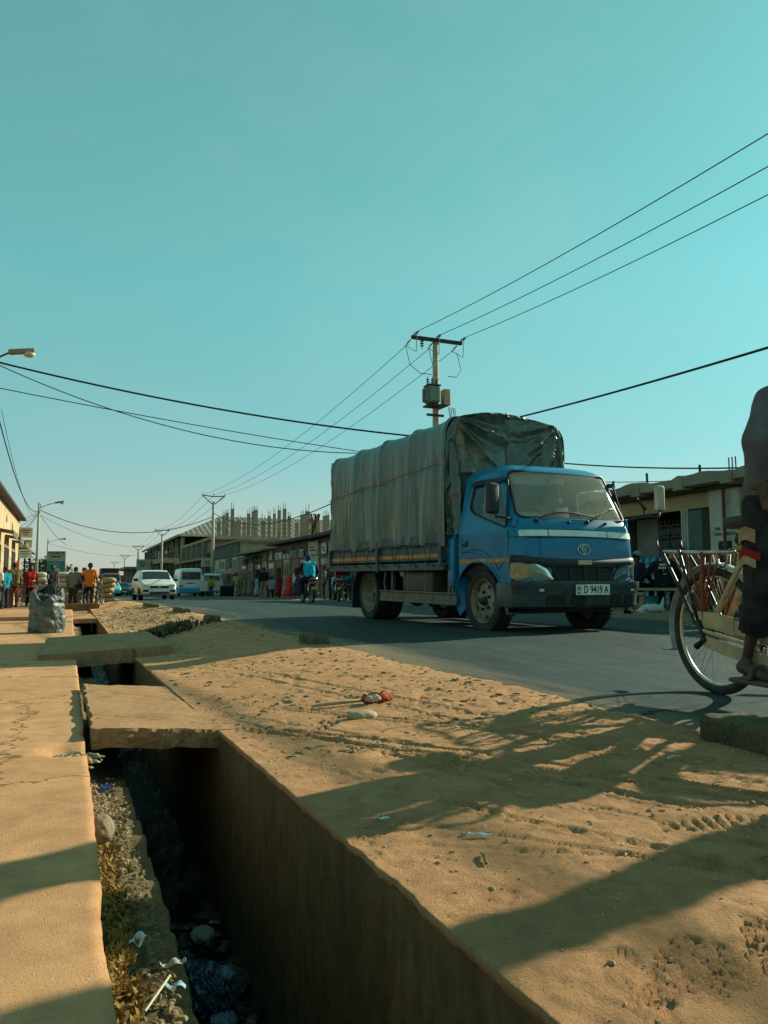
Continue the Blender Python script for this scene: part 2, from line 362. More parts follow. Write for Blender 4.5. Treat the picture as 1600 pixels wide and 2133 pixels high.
def track(x0, y0, dx, dy, w, dep, tread, seed, twin=0):
    """a tyre track through (x0,y0) heading (dx,dy)"""
    global Z
    L = math.hypot(dx, dy); ux, uy = dx / L, dy / L
    a = (X - x0) * ux + (Y - y0) * uy; c = -(X - x0) * uy + (Y - y0) * ux + .05 * np.sin(a * .9 + seed) + fbm(a * 1.3, a * 0, seed) * .03
    for k in ((-.5, .5) if twin else (0,)):
        cc = c - k * twin; g = np.exp(-(cc / w) ** 4); rim = np.exp(-((np.abs(cc) - w * 1.25) / (w * .35)) ** 2)
        if tread: dent = .55 + .45 * np.sin(a * tread + np.sign(cc) * 1.5 + np.abs(cc) / w * 2.2)
        else: dent = 1
        vis = .45 + .55 * sstep(-.15, .2, fbm(a * .9, a * 0 + 7, seed + 3))
        Z += .85 * (-dep * g * dent + dep * .45 * rim) * vis * sstep(DR + .02, DR + .2, X)
for k, (x0, y0, dx, dy, w, dp, tr, tw) in enumerate([(1.45, 2.2, -.42, 1, .022, .016, 95, 0), (1.62, 2.0, -.40, 1, .018, .012, 110, 0), (1.9, 1.6, -.5, 1, .02, .015, 0, .09), (1.2, 2.0, -.35, 1, .024, .014, 90, 0),
        (2.0, 3.2, -.6, 1, .02, .013, 100, 0), (1.5, 4.2, -.9, 1, .02, .013, 90, 0), (1.1, 3.0, -.32, 1, .014, .010, 0, 0), (1.3, 3.2, -.36, 1, .013, .009, 0, 0), (2.2, 4.6, -.75, 1, .05, .014, 60, 0),
        (1.9, 5.6, -1.1, 1, .03, .014, 70, 0), (1.4, 1.3, -.7, .9, .016, .012, 0, 0), (2.1, 2.0, -.2, 1, .03, .010, 80, .16), (1.7, 6.6, -1.4, 1, .05, .018, 50, 0), (1.0, 1.75, -.9, .7, .013, .010, 0, 0), (1.75, 2.9, -.5, 1, .015, .010, 0, .06)]):
    track(x0, y0, dx, dy, w, dp, tr, k * 3.1 + 1, tw)
def sole(x0, y0, ang, kind, dep=.011, sc=1.):
    """a shoe print"""
    global Z
    c, s = math.cos(ang), math.sin(ang); a = ((X - x0) * c + (Y - y0) * s) / sc; b = (-(X - x0) * s + (Y - y0) * c) / sc
    w = .042 + .010 * np.cos((a - .05) * 22); ins = (1 - sstep(.85, 1.1, np.abs(b) / w)) * (1 - sstep(.125, .14, np.abs(a)))
    if kind == 0: pat = .25 + .75 * (np.sin(a * 210 + b * 90) * np.sin(b * 230 - a * 60) > .0)
    elif kind == 1: pat = .2 + .8 * (np.sin(a * 240) > -.1)
    else: pat = 1
    if kind == 3: ins = np.exp(-((np.hypot(a / .10, b / .045) - 1) / .22) ** 2)
    Z -= ins * pat * dep * sc * .75
for (x, y, a, k, s, d) in [(.96, 1.06, .5, 0, 1.05, .013), (1.06, 1.02, .35, 0, 1.0, .012), (1.16, 1.03, .9, 1, 1.1, .013), (.86, 1.05, 1.2, 0, .9, .007), (.80, 1.44, .4, 0, .8, .009), (.99, 1.33, .6, 2, .75, .008), (1.62, 1.62, -.4, 1, 1.2, .010),
        (1.34, 1.16, .3, 1, 1, .008), (.78, 1.98, .8, 0, .9, .010), (1.3, 2.5, 1.4, 0, 1, .011), (1.8, 2.4, .2, 1, 1, .011), (.95, 2.6, .4, 2, .9, .012), (1.15, 3.6, 1.0, 0, 1.1, .014), (1.6, 3.5, .3, 1, 1.1, .013), (1.9, 4.0, .9, 0, 1.1, .014), (.9, 4.3, .2, 2, 1, .014)]:
    sole(x, y, a, k, d, s)
for k in range(150):   # scuffs and dents further off
    x0 = random.uniform(.8, 2.4); y0 = random.uniform(2.2, 8) ** 1.02; a = random.uniform(0, 3.14); c, s = math.cos(a), math.sin(a); r = random.uniform(.025, .08)
    A = (X - x0) * c + (Y - y0) * s; B = -(X - x0) * s + (Y - y0) * c; q = (A / (r * 2.4)) ** 2 + (B / (r * .7)) ** 2
    Z += random.choice((-1, -1, -.7, .8)) * random.uniform(.004, .010) * np.exp(-q ** 1.5)
Z -= sstep(2.30, 3.4, X + fbm(Y * .55, X * .9, 51) * .55) * .052           # the sand thins out over the asphalt edge
Xe = np.concatenate([X[:, :1] + .012, X[:, :1] - .002, X], 1); Ye = np.concatenate([Y[:, :1], Y[:, :1], Y], 1); Ze = np.concatenate([Z[:, :1] - .03, Z[:, :1] - .010, Z], 1)
dv = struct(np_sheet('dirt_verge', Xe, Ye, Ze, m_dirt), 'trodden sandy verge with tyre tracks and footprints between drain and road')
# --- road
ys = np.concatenate([np.linspace(-12, 40, 80), [50, 65, 85, 110, 150, 220, 320, 480]]); xs = np.linspace(2.15, 9.9, 40); X, Y = np.meshgrid(xs, ys)
Z = g_road(Y) + .006 + .03 * (1 - ((X - 6) / 3.9) ** 2) * sstep(2.1, 4, X) + fbm(X * .8, Y * .3, 61) * .006 - .07 * (1 - sstep(2.15, 2.6, X))
rd = struct(np_sheet('road', X, Y, Z, m_asph), 'worn grey asphalt street, dusty towards its edges')
# --- right roadside
ys = np.concatenate([np.linspace(-6, 40, 120), [46, 55, 65, 85, 110, 150, 220, 320, 480]]); xs = np.linspace(9.35, 16, 44); X, Y = np.meshgrid(xs, ys); X = X + fbm(Y * .8, Y * 0, 71) * .18 * (X < 9.6)
Z = g_road(Y) + .0 + .06 * sstep(9.3, 9.9, X + fbm(Y * 1.1, X, 72) * .4) + fbm(X * 1.5, Y * 1.5, 73) * .025
struct(np_sheet('roadside_earth', X, Y, Z, m_verge2), 'bare grey earth strip in front of the shops')
# --- open drain: right wall, ledge, inner ledge wall, floor
def drain():
    ys = yrows(-1, 30, .02, 1.6); zt = np.linspace(0, 1, 40)
    T, Y = np.meshgrid(zt, ys); g = g_left(Y)
    X = DR + .006 + fbm(Y * 3, T * 2, 81) * .008 + np.abs(fbm(Y * 26, T * 5, 82)) * .007 + np.where(np.abs(fbm(Y * 40, T * 1.2, 83)) < .03, .006, 0) + .012 * T
    groove = np.exp(-((Y - 1.72) / .025) ** 2) * (.02 + .02 * vnoise(Y * 90, T * 60, 84)) * (T < .45) * (T > .08); X = X + groove
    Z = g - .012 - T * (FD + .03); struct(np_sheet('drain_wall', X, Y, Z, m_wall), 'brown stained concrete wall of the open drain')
    xs = np.linspace(PE - .05, DL, 46); X, Y = np.meshgrid(xs, ys); X = X.copy(); X[:, -1] += 0; inn = sstep(DL - .05, DL, X)
    X += inn * (fbm(Y * 24, Y * 0, 86) * .012)
    Z = g_left(Y) - LD + fbm(X * 9, Y * 9, 87) * .030 + fbm(X * 40, Y * 40, 88, 3) * .010 + .05 * (1 - sstep(PE, PE + .09, X)) * (.6 + fbm(Y * 3, X, 89))
    Xe = np.concatenate([X, X[:, -1:] + .006, X[:, -1:]], 1); Ye = np.concatenate([Y, Y[:, -1:], Y[:, -1:]], 1); Ze = np.concatenate([Z, Z[:, -1:] - .02, g_left(Y[:, -1:]) - FD - .03], 1)
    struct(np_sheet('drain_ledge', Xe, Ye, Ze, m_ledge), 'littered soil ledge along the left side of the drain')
    xs = np.linspace(DL - .03, DR + .06, 26); X, Y = np.meshgrid(xs, ys)
    Z = g_left(Y) - FD + fbm(X * 7, Y * 7, 90) * .07 + fbm(X * 30, Y * 30, 92) * .02
    struct(np_sheet('drain_floor', X, Y, Z, m_floor), 'dark wet sludge at the bottom of the drain')
    mb = MB(); mb.box((.4, 30.2, -.7), (1.2, .4, 1.2)); struct(mb.build('drain_end_wall', m_wall))
    mb = MB(); mb.box((.4, -1.2, -.4), (1.2, .4, 1.0)); struct(mb.build('drain_near_wall', m_wall))
drain()
# ------------------------------------------------------------------ the blue truck (local: x forward, y to its left, z up; origin under the front axle)
m_blue = M('truck blue paint', (.001, .15, .28), .34, 0, .16, 3, col2=(.002, .18, .34), coat=.25, spec=.25)
m_blue2 = M('faded blue paint', (.022, .055, .070), .55, 0, .35, 5, bump=.05, col2=(.07, .11, .115))
m_blk = M('black plastic', (.018, .020, .020), .55, 0, .3, 8)
m_rub = M('tyre rubber', (.020, .020, .019), .85, 0, .35, 14, bump=.25, bscale=70, col2=(.05, .045, .036))
m_steel = M('dirty cream steel', (.22, .175, .105), .6, .1, .3, 9, col2=(.34, .275, .175), bump=.1)
m_dark = M('dark chassis', (.022, .022, .020), .7, .2, .4, 6, col2=(.05, .045, .036))
m_gal = M('dusty galvanised rail', (.13, .12, .09), .6, .4, .3, 7, col2=(.20, .18, .13))
m_chr = M('worn chrome', (.55, .58, .56), .25, .9, .12, 12)
m_silv = M('silver trim', (.62, .63, .58), .4, .35, .15, 10)
m_white = M('white paint', (.62, .60, .53), .55, 0, .12, 10)
m_rope = M('rope', (.035, .03, .022), .9, 0, .3, 60)
m_orange = M('worn orange reflective tape', (.62, .19, .022), .5, 0, .2, 9, col2=(.72, .45, .22), mix=(.5, .75))
m_red = M('red lens', (.35, .02, .015), .25)
m_amber = M('dull amber lens', (.40, .20, .07), .3, 0, .2, 20, col2=(.50, .33, .15))
m_tan = M('tan plastic', (.42, .36, .25), .7)
m_ink = M('black ink', (.012, .012, .012), .7, var=0)
def glass_mat(name, tint, dustc, dust, rough=.06, var=.25):
    m = bpy.data.materials.new(name); m.use_nodes = True; n = m.node_tree.nodes; l = m.node_tree.links; n.remove(n['Principled BSDF']); out = n['Material Output']
    gl = n.new('ShaderNodeBsdfGlossy'); gl.inputs['Roughness'].default_value = rough; gl.inputs[0].default_value = (.9, .95, .95, 1)
    tr = n.new('ShaderNodeBsdfTransparent'); tr.inputs[0].default_value = (*tint, 1)
    df = n.new('ShaderNodeBsdfDiffuse'); df.inputs[0].default_value = (*dustc, 1)
    fr = n.new('ShaderNodeFresnel'); fr.inputs[0].default_value = 1.45
    nz = n.new('ShaderNodeTexNoise'); nz.inputs['Scale'].default_value = 2.2; nz.inputs['Detail'].default_value = 7; tc = n.new('ShaderNodeTexCoord'); l.new(tc.outputs['Object'], nz.inputs[0])
    mr = n.new('ShaderNodeMapRange'); mr.inputs[1].default_value = .3; mr.inputs[2].default_value = .7; mr.inputs[3].default_value = dust * (1 - var); mr.inputs[4].default_value = dust * (1 + var); l.new(nz.outputs[0], mr.inputs[0])
    a = n.new('ShaderNodeMixShader'); b = n.new('ShaderNodeMixShader'); l.new(fr.outputs[0], a.inputs[0]); l.new(tr.outputs[0], a.inputs[1]); l.new(gl.outputs[0], a.inputs[2])
    l.new(mr.outputs[0], b.inputs[0]); l.new(a.outputs[0], b.inputs[1]); l.new(df.outputs[0], b.inputs[2]); l.new(b.outputs[0], out.inputs[0]); return m
m_wind = glass_mat('dusty windscreen glass', (.92, .93, .90), (.80, .70, .50), .24)
m_side = glass_mat('tinted side glass', (.84, .90, .90), (.15, .17, .16), .05)
m_lens = glass_mat('yellowed lamp lens', (.92, .82, .56), (.75, .60, .34), .30, .1)
m_lens2 = glass_mat('clear lamp lens', (.85, .88, .82), (.5, .5, .45), .15, .05)
# tarpaulin
def tarp_mat():
    m = bpy.data.materials.new('oily green tarpaulin'); m.use_nodes = True; n, l, b = nodes_of(m)
    b.inputs['Roughness'].default_value = .4; b.inputs['Specular IOR Level'].default_value = .9
    tc = n.new('ShaderNodeTexCoord'); mp = n.new('ShaderNodeMapping'); mp.inputs['Scale'].default_value = (3.2, 2.4, .30); l.new(tc.outputs['Object'], mp.inputs[0])
    a = n.new('ShaderNodeTexNoise'); a.inputs['Scale'].default_value = 2.2; a.inputs['Detail'].default_value = 5; a.inputs['Roughness'].default_value = .6; l.new(mp.outputs[0], a.inputs[0])
    r = n.new('ShaderNodeValToRGB'); l.new(a.outputs[0], r.inputs[0]); e = r.color_ramp.elements
    e[0].position = .30; e[0].color = (.018, .044, .030, 1); e[1].position = .76; e[1].color = (.17, .175, .105, 1); q = e.new(.52); q.color = (.042, .066, .042, 1)
    l.new(r.outputs[0], b.inputs['Base Color'])
    f = n.new('ShaderNodeTexNoise'); f.inputs['Scale'].default_value = 16; f.inputs['Detail'].default_value = 8; l.new(mp.outputs[0], f.inputs[0])
    bp = n.new('ShaderNodeBump'); bp.inputs['Strength'].default_value = .22; bp.inputs['Distance'].default_value = .02; l.new(f.outputs[0], bp.inputs['Height']); l.new(bp.outputs[0], b.inputs['Normal'])
    mr = n.new('ShaderNodeMapRange'); mr.inputs[3].default_value = .2; mr.inputs[4].default_value = .55; l.new(f.outputs[0], mr.inputs[0]); l.new(mr.outputs[0], b.inputs['Roughness']); return m
m_tarp = tarp_mat()
lerp = lambda a, b, t: a + (b - a) * t
def interp(tab, z):
    return float(np.interp(z, [t[0] for t in tab], [t[1] for t in tab]))
XF = [(.2, .86), (.3, .90), (.62, .93), (.70, .90), (.90, .90), (1.05, .895), (1.22, .875), (1.33, .845), (1.41, .80), (1.6, .715), (1.8, .62), (1.98, .53), (2.05, .485), (2.10, .40), (2.14, .31), (2.165, .15), (2.18, -.02)]
WY = [(.2, .93), (1.0, .945), (1.28, .94), (1.6, .885), (1.98, .815), (2.05, .795), (2.10, .755), (2.14, .69), (2.165, .56), (2.18, .36)]
BX = -.50
def front_x(y, z):
    w = interp(WY, z); u = min(1., abs(y) / w); return interp(XF, z) - .085 * u ** 2 - .15 * max(0, (u - .80) / .20) ** 2.4
def fpt(y, z, off=0.):
    d = 1e-3; p = Vector((front_x(y, z), y, z)); a = Vector((front_x(y + d, z) - p.x, d, 0)); b = Vector((front_x(y, z + d) - p.x, 0, d)); n = a.cross(b).normalized()
    return p + n * off if n.x > 0 else p - n * off
def spt(x, z, side=-1, off=0.): return Vector((x, side * (interp(WY, z) + off), z))
def inside(p, poly):
    x, y = p; r = False; n = len(poly)
    for i in range(n):
        x1, y1 = poly[i]; x2, y2 = poly[i - 1]
        if (y1 > y) != (y2 > y) and x < (x2 - x1) * (y - y1) / (y2 - y1) + x1: r = not r
    return r
def near_pt(p, poly):
    best = None; p = Vector(p)
    for i in range(len(poly)):
        a, b = Vector(poly[i - 1]), Vector(poly[i]); ab = b - a; t = max(0, min(1, (p - a).dot(ab) / max(ab.length_squared, 1e-9))); q = a + ab * t
        if best is None or (q - p).length < best[0]: best = ((q - p).length, q)
    return best
def rounded(poly, r, seg=4):
    out = []; n = len(poly)
    for i in range(n):
        p0, p1, p2 = Vector(poly[i - 1]), Vector(poly[i]), Vector(poly[(i + 1) % n]); a = (p0 - p1); b = (p2 - p1); ra = min(r, a.length * .45, b.length * .45); A = p1 + a.normalized() * ra; B = p1 + b.normalized() * ra
        for k in range(seg + 1):
            t = k / seg; out.append(tuple((A * (1 - t) ** 2 + p1 * 2 * t * (1 - t) + B * t * t)))
    return out
WS = rounded([(-.835, 1.43), (.835, 1.43), (.755, 2.035), (-.755, 2.035)], .09)
SW = rounded([(.625, 1.30), (.50, 1.94), (-.26, 1.965), (-.30, 1.60), (-.15, 1.52)], .07)
ARCH = [(-.62, .19), (-.60, .38)] + [(-.03 + .58 * math.cos(a), .36 + .545 * math.sin(a)) for a in np.linspace(math.pi * .93, math.pi * .10, 18)] + [(.60, .19)]
def make_truck():
    T = thing('truck', 'blue light truck with a dark green tarpaulin over its load bed', 'truck', (5.77, 8.72, 0), R(-87))
    T.rotation_euler = (0, R(.55), R(-87))
    # --- cab shell with openings
    zs = [.2 + .04 * i for i in range(46)] + [2.03, 2.05, 2.075, 2.10, 2.12, 2.14, 2.155, 2.165, 2.175, 2.18]
    cols = [('f', k / 34) for k in range(35)] + [('s', k / 34) for k in range(1, 35)] + [('b', k / 10) for k in range(1, 11)]
    def pt(c, z):
        w = interp(WY, z); k, t = c
        if k == 'f': y = -w * math.sin(t * math.pi / 2) ** .9 if t > 0 else 0; return Vector((front_x(y, z), y, z)), ('f', (y, z))
        xc = front_x(-w, z)
        xb = BX if z < 2.0 else lerp(BX, -.30, ((z - 2.0) / .18) ** 2)
        if k == 's': x = lerp(xc, xb, t); return Vector((x, -w, z)), ('s', (x, z))
        return Vector((xb, -w * (1 - t), z)), ('b', (0, z))
    mb = MB()
    for sgn in (1, -1):
        V = []; K = []
        for z in zs:
            for c in cols: p, k = pt(c, z); V.append(p); K.append(k)
        n = len(cols); F = []; cutv = {}
        def hole(k):
            kind, q = k
            if kind == 'f' and inside(q, WS): return WS
            if kind == 's':
                if inside(q, SW): return SW
                if inside(q, ARCH): return ARCH
            return None
        H = [hole(k) for k in K]
        for i in range(len(zs) - 1):
            for j in range(n - 1):
                q = [i * n + j, i * n + j + 1, (i + 1) * n + j + 1, (i + 1) * n + j]
                hs = [H[a] for a in q]
                if all(h is not None for h in hs): continue
                if K[q[0]][0] == 's' and zs[i + 1] < .29 or K[q[0]][0] == 'f' and zs[i + 1] < .38: continue
                F.append(q)
                for a in q:
                    if H[a] is not None: cutv[a] = H[a]
        for a, h in cutv.items():
            kind, q = K[a]; d, p = near_pt(q, h)
            V[a] = fpt(p[0], p[1]) if kind == 'f' else spt(p[0], p[1])
        V2 = [Vector((p.x, p.y * sgn, p.z)) for p in V]; mb.add(V2, [f if sgn > 0 else f[::-1] for f in F])
    b = bmesh.new(); me = mb.mesh('cab', m_blue); b.from_mesh(me); bmesh.ops.remove_doubles(b, verts=b.verts, dist=.0012); bmesh.ops.recalc_face_normals(b, faces=b.faces)
    b.to_mesh(me); b.free(); me.polygons.foreach_set('use_smooth', [True] * len(me.polygons)); me.set_sharp_from_angle(angle=R(42)); cab = link('cab', me, T)
    # conforming panels
    def fpanel(name, rows, mat, off=.004, th=.012, parent=T):      # rows: list of (z, y0, y1); n samples
        m = MB(); m.sheet([[fpt(lerp(a, c, k / 24), z, off) for k in range(25)] for z, a, c in rows], th); return m.build(name, mat, parent, 40)
    def seal(name, poly, f, r, mat, parent): 
        m = MB(); m.tube([f(*p) for p in poly], r, 6, closed=True); return m.build(name, mat, parent, True)
    # windscreen
    def ruled(poly_lo, poly_hi, f, nz, ny):
        return [[f(lerp(lerp(poly_lo[0], poly_hi[0], i / nz), lerp(poly_lo[1], poly_hi[1], i / nz), 0) if False else lerp(lerp(poly_lo[0], poly_hi[0], i / nz), lerp(poly_lo[1], poly_hi[1], i / nz), j / ny), lerp(poly_lo[2], poly_hi[2], i / nz)) for j in range(ny + 1)] for i in range(nz + 1)]
    m = MB(); m.grid(ruled((-.835, .835, 1.432), (-.757, .757, 2.033), lambda y, z: fpt(y, z, -.006), 12, 24)); ws = m.build('windscreen', m_wind, T, True)
    seal('windscreen_seal', WS, lambda y, z: fpt(y, z, .004), .016, m_blk, ws)
    for sg, nm in ((-1, 'door'), (1, 'door')):
        # door outline (seams), glass, visor, handle
        m = MB(); G = []
        for i in range(9):
            z = lerp(1.30, 1.955, i / 8); xb = lerp(.625, .50, (z - 1.3) / .64); xa = -.27 if z > 1.6 else lerp(.62, -.28, min(1, (z - 1.3) / .29) ** .8)
            G.append([Vector((lerp(xa, xb, j / 8), sg * (interp(WY, z) - .006), z)) for j in range(9)])
        dglass = m.grid(G).build('door_window', m_side, T, True)
        seal('window_seal', SW, lambda x, z: spt(x, z, sg, .003), .013, m_blk, dglass)
        vis = MB().sheet([[spt(lerp(-.30, .50, j / 10), 1.90 + .05 * i, sg, .05 - .035 * i) for j in range(11)] for i in range(2)], .006).build('rain_visor', m_blk, dglass)
        seam = [(.655, 1.27), (.655, .95), (.45, .80), (.33, .92), (.12, 1.04), (-.10, 1.06), (-.40, 1.03), (-.43, 1.2), (-.36, 1.96)]
        dr = MB().tube([spt(x, z, sg, .001) for x, z in seam], .005, 5).build('door_seam', m_blk, T)
        h = MB().rbox(spt(-.33, 1.14, sg, .004), (.13, .02, .07), .012).build('door_handle', m_blk, T)
        MB().rbox(spt(-.34, 1.15, sg, .02), (.10, .018, .022), .006).build('grip', m_blue, h)
        MB().sheet([[spt(lerp(-.47, .66, j / 12), lerp(.885, .935, i), sg, .004) for j in range(13)] for i in range(2)], .003).build('reflective_stripe', m_orange, T)
        # flared wheel arch lip with its crease
        ap = [(x, z) for x, z in ARCH[1:-1]]
        MB().tube([spt(x, z, sg, .002) for x, z in ap], .014, 6).build('wheel_arch_lip', m_blue, T, True)
        cr = [(-.42, 1.02), (-.2, 1.04), (.05, 1.0), (.25, .90), (.45, .72), (.60, .55), (.66, .45)]
        MB().tube([spt(x, z, sg, -.006) for x, z in cr], .014, 6).build('body_crease', m_blue, T, True)
        MB().rbox((.655, sg * .915, .265), (.13, .06, .05), .015).build('cab_step', m_blk, T)
        # inner wheel housing
        hp = [(-.03 + .60 * math.cos(a), .36 + .56 * math.sin(a)) for a in np.linspace(math.pi * .98, .04, 14)]
        MB().grid([[(x, sg * .93, z) for x, z in hp], [(x, sg * .42, z) for x, z in hp]], sg > 0).build('wheel_housing', m_blk, T, True)
        # mirror on its arm
        if sg < 0:
            arm = [fpt(-.86, 1.40, .01), Vector((.70, -1.05, 1.42)), Vector((.64, -1.10, 1.43)), Vector((.60, -1.09, 1.50))]; mc = (.56, -1.10, 1.66)
            MB().rbox(fpt(-.875, 1.36, .005), (.10, .06, .14), .03).build('mirror_mount', m_blue, T)
        else:
            arm = [fpt(.86, 1.45, .01), Vector((.80, 1.16, 1.50)), Vector((.78, 1.36, 1.51)), Vector((.76, 1.40, 1.60))]; mc = (.74, 1.42, 1.76)
            MB().rbox(fpt(.875, 1.40, .005), (.10, .06, .14), .03).build('mirror_mount', m_blue, T)
            MB().tube([(.80, 1.10, 1.50), (.82, 1.05, 1.60), (.82, .98, 1.70)], .010, 6).rbox((.82, 1.02, 1.66), (.03, .22, .04), .01, rx=R(-40)).build('wide_angle_mirror', m_blk, T)
        am = MB().tube(arm, .016, 7).build('mirror_arm', m_blk, T, True)
        mr = MB().rbox(mc, (.10, .17 if sg < 0 else .12, .38 if sg < 0 else .34), .035, rz=R(-8 * sg), seg=3).build('mirror', m_blk if sg < 0 else m_tan, T, True)
        MB().rbox((mc[0] - .052, mc[1] + .007 * sg, mc[2]), (.004, .14 if sg < 0 else .09, .30), .002, rz=R(-8 * sg)).build('mirror_glass', m_chr, mr)
    # white trim band under the windscreen, in five pieces, above a black shadow gap
    MB().sheet([[fpt(lerp(-.935, .935, k / 40), z + .012 * math.cos(k / 40 * math.pi * 2 - math.pi), .001) for k in range(41)] for z in (1.18, 1.285)], .004).build('trim_recess', m_blk, T)
    for a, c in ((-.86, -.50), (-.485, .40), (.415, .80), (.81, .925)):
        MB().sheet([[fpt(lerp(a, c, k / 12), z - .014 * (lerp(a, c, k / 12) / .9) ** 2 + .01, .006) for k in range(13)] for z in (1.198, 1.272)], .005).build('white_trim', m_silv, T)
    for z0, z1, nm in ((1.335, 1.335, 'panel_seam'),):
        MB().tube([fpt(y, 1.205 + .25 * t, .001) for t, y in ((0, -.50), (.45, -.53), (.8, -.56))], .004, 4).tube([fpt(y, 1.19, .001) for y in np.linspace(-.93, .93, 30)], .005, 4).tube([fpt(-.62, z, .001) for z in (.94, 1.0, 1.1, 1.19)], .004, 4).tube([fpt(.85, z, .001) for z in (.94, 1.0, 1.1, 1.3, 1.4)], .004, 4).build(nm, m_blk, T)
    # dark moulding above the grille
    MB().sheet([[fpt(lerp(-.93, .93, k / 40), z0 + .018 * (1 - (lerp(-1, 1, k / 40)) ** 2) * (-1) + .03 * abs(lerp(-1, 1, k / 40)) ** 3, o) for k in range(41)] for z0, o in ((.83, .004), (.875, .03), (.925, .022), (.945, .003))], .01).build('grille_moulding', m_blk, T, 50)
    # grille: recess, four cells, horizontal blades
    MB().sheet([[fpt(lerp(-.46, .46, k / 20), z, .003) for k in range(21)] for z in (.65, .845)], .003).build('grille_recess', m_ink, T)
    g = MB().tube([fpt(y, .842 + .0 * y, .012) for y in np.linspace(-.47, .47, 16)] + [fpt(.43, .74, .012), fpt(.38, .66, .012)] + [fpt(y, .648, .012) for y in np.linspace(.36, -.36, 12)] + [fpt(-.38, .66, .012), fpt(-.43, .74, .012)], .013, 6, closed=True).build('grille', m_blk, T, True)
    for y in (-.21, 0, .21): MB().tube([fpt(y * 1.05, .84, .012), fpt(y, .65, .012)], .014, 6).build('grille_post', m_blk, g)
    for z in (.70, .745, .79): MB().tube([fpt(y, z, .008) for y in np.linspace(-.41, .41, 14)], .009, 5).build('grille_blade', m_blk, g)
    MB().sheet([[fpt(lerp(-.11, .10, k / 6), z, .036) for k in range(7)] for z in (.862, .915)], .004).build('paper_sticker', M('old paper', (.52, .42, .24), .8), T)
    # headlamps
    for sg in (-1, 1):
        pl = [(.44, .665), (.92, .655), (.935, .90), (.70, .885), (.52, .80)]
        pl = rounded([(sg * y, z) for y, z in pl], .04)
        hz = bmesh.new(); 
        def fan(f, nm, mat, par, scale=1., dome=0., off=.0):
            cy = sum(p[0] for p in pl) / len(pl); cz = sum(p[1] for p in pl) / len(pl); vs = [f(cy, cz, off + dome)]; fs = []; n = len(pl); rings = 4
            for r_ in range(1, rings + 1):
                for (y, z) in pl:
                    t = r_ / rings * scale; vs.append(f(cy + (y - cy) * t, cz + (z - cz) * t, off + dome * (1 - (r_ / rings) ** 2)))
            for j in range(n): fs.append((0, 1 + j, 1 + (j + 1) % n))
            for r_ in range(rings - 1):
                for j in range(n): a = 1 + r_ * n; fs.append((a + j, a + n + j, a + n + (j + 1) % n, a + (j + 1) % n))
            return MB().add(vs, fs).build(nm, mat, par, True)
        hl = fan(fpt, 'headlamp', M('lamp housing', (.55, .50, .36), .3, .5), T, 1, -.05, .008)
        by = sg * .655; MB().lathe([(.0, -.04), (.05, -.03), (.085, -.012), (.105, .018), (.11, .018), (.105, .0)], (0, 0, 0), 'X', 20).build('reflector', m_chr, hl, True, loc=fpt(by, .765, -.01))
        MB().ball(fpt(by, .765, -.0), .022).build('bulb', m_white, hl, True)
        fan(fpt, 'lens', m_lens if sg < 0 else m_lens2, hl, 1, .03, .012)
        MB().sheet([[fpt(sg * lerp(.80, .925, j / 4), z, .024) for j in range(5)] for z in (.69, .765, .84)], .006).build('turn_signal', m_amber if sg < 0 else m_lens2, hl)
        if sg > 0: MB().rbox(fpt(.915, .875, .03), (.03, .05, .05), .012).build('side_marker', m_red, hl)
        seal('lamp_gasket', pl, lambda y, z: fpt(y, z, .008), .010, m_blk, hl)
    # bumper with slots
    br = [(.33, -.02), (.36, .03), (.48, .045), (.56, .05), (.60, .07), (.635, .075), (.645, .04)]
    bm_ = MB().sheet([[fpt(lerp(-.955, .955, k / 48), z, o) for k in range(49)] for z, o in br], .02); 
    for sg in (-1, 1): bm_.rbox((.58, sg * .935, .49), (.34, .05, .30), .02)
    bp = bm_.build('bumper', M('grey-black bumper', (.040, .058, .058), .42, 0, .25, 6, col2=(.065, .085, .082)), T, 40)
    for a, c in ((-.58, -.32), (-.24, -.04), (.36, .55), (.62, .82)):
        MB().sheet([[fpt(lerp(a, c, k / 6), z, .052) for k in range(7)] for z in (.39, .50)], .006).build('bumper_slot', m_ink, bp)
    MB().sheet([[fpt(lerp(-.15, .86, k / 10), z, .062) for k in range(11)] for z in (.37, .385)], .01).build('bumper_lip', m_blk, bp)
    for y in (-.66, .72): MB().sheet([[fpt(y + dy, z, .066) for dy in (-.03, .03)] for z in (.545, .575)], .004).build('reflector', m_white, bp)
    # number plate
    pc = fpt(.04, .565, .085); pl_ = MB().rbox((0, 0, 0), (.008, .50, .125), .004).build('number_plate', M('plate white', (.70, .70, .62), .5, var=.06), T, loc=pc, rot=(0, 0, R(-2)))
    tr = (R(90), 0, R(90))
    text('plate_number', 'D 9419 A', .128, m_ink, pl_, (.0055, .045, 0), tr, sx=.72, bold=.0012)
    text('country_code', 'BU', .04, m_ink, pl_, (.0055, -.205, -.038), tr)
    MB().box((.0055, -.205, .018), (.003, .055, .05)).build('flag', m_ink, pl_)
    for r_ in (40, -40): MB().box((.008, -.205, .018), (.002, .066, .008), rx=R(r_)).build('flag_cross', m_white, pl_)
    # emblem of three ovals
    def oval(cy, cz, a, b_, r_, par, nm='oval'):
        return MB().tube([(0, cy + a * math.cos(t), cz + b_ * math.sin(t)) for t in np.linspace(0, 2 * math.pi, 28, endpoint=False)], r_, 6, closed=True).build(nm, m_chr, par, True)
    em = oval(0, 0, .095, .066, .007, T, 'emblem'); em.location = fpt(.0, 1.045, .010); oval(0, .026, .060, .020, .005, em); oval(0, -.002, .020, .060, .005, em)
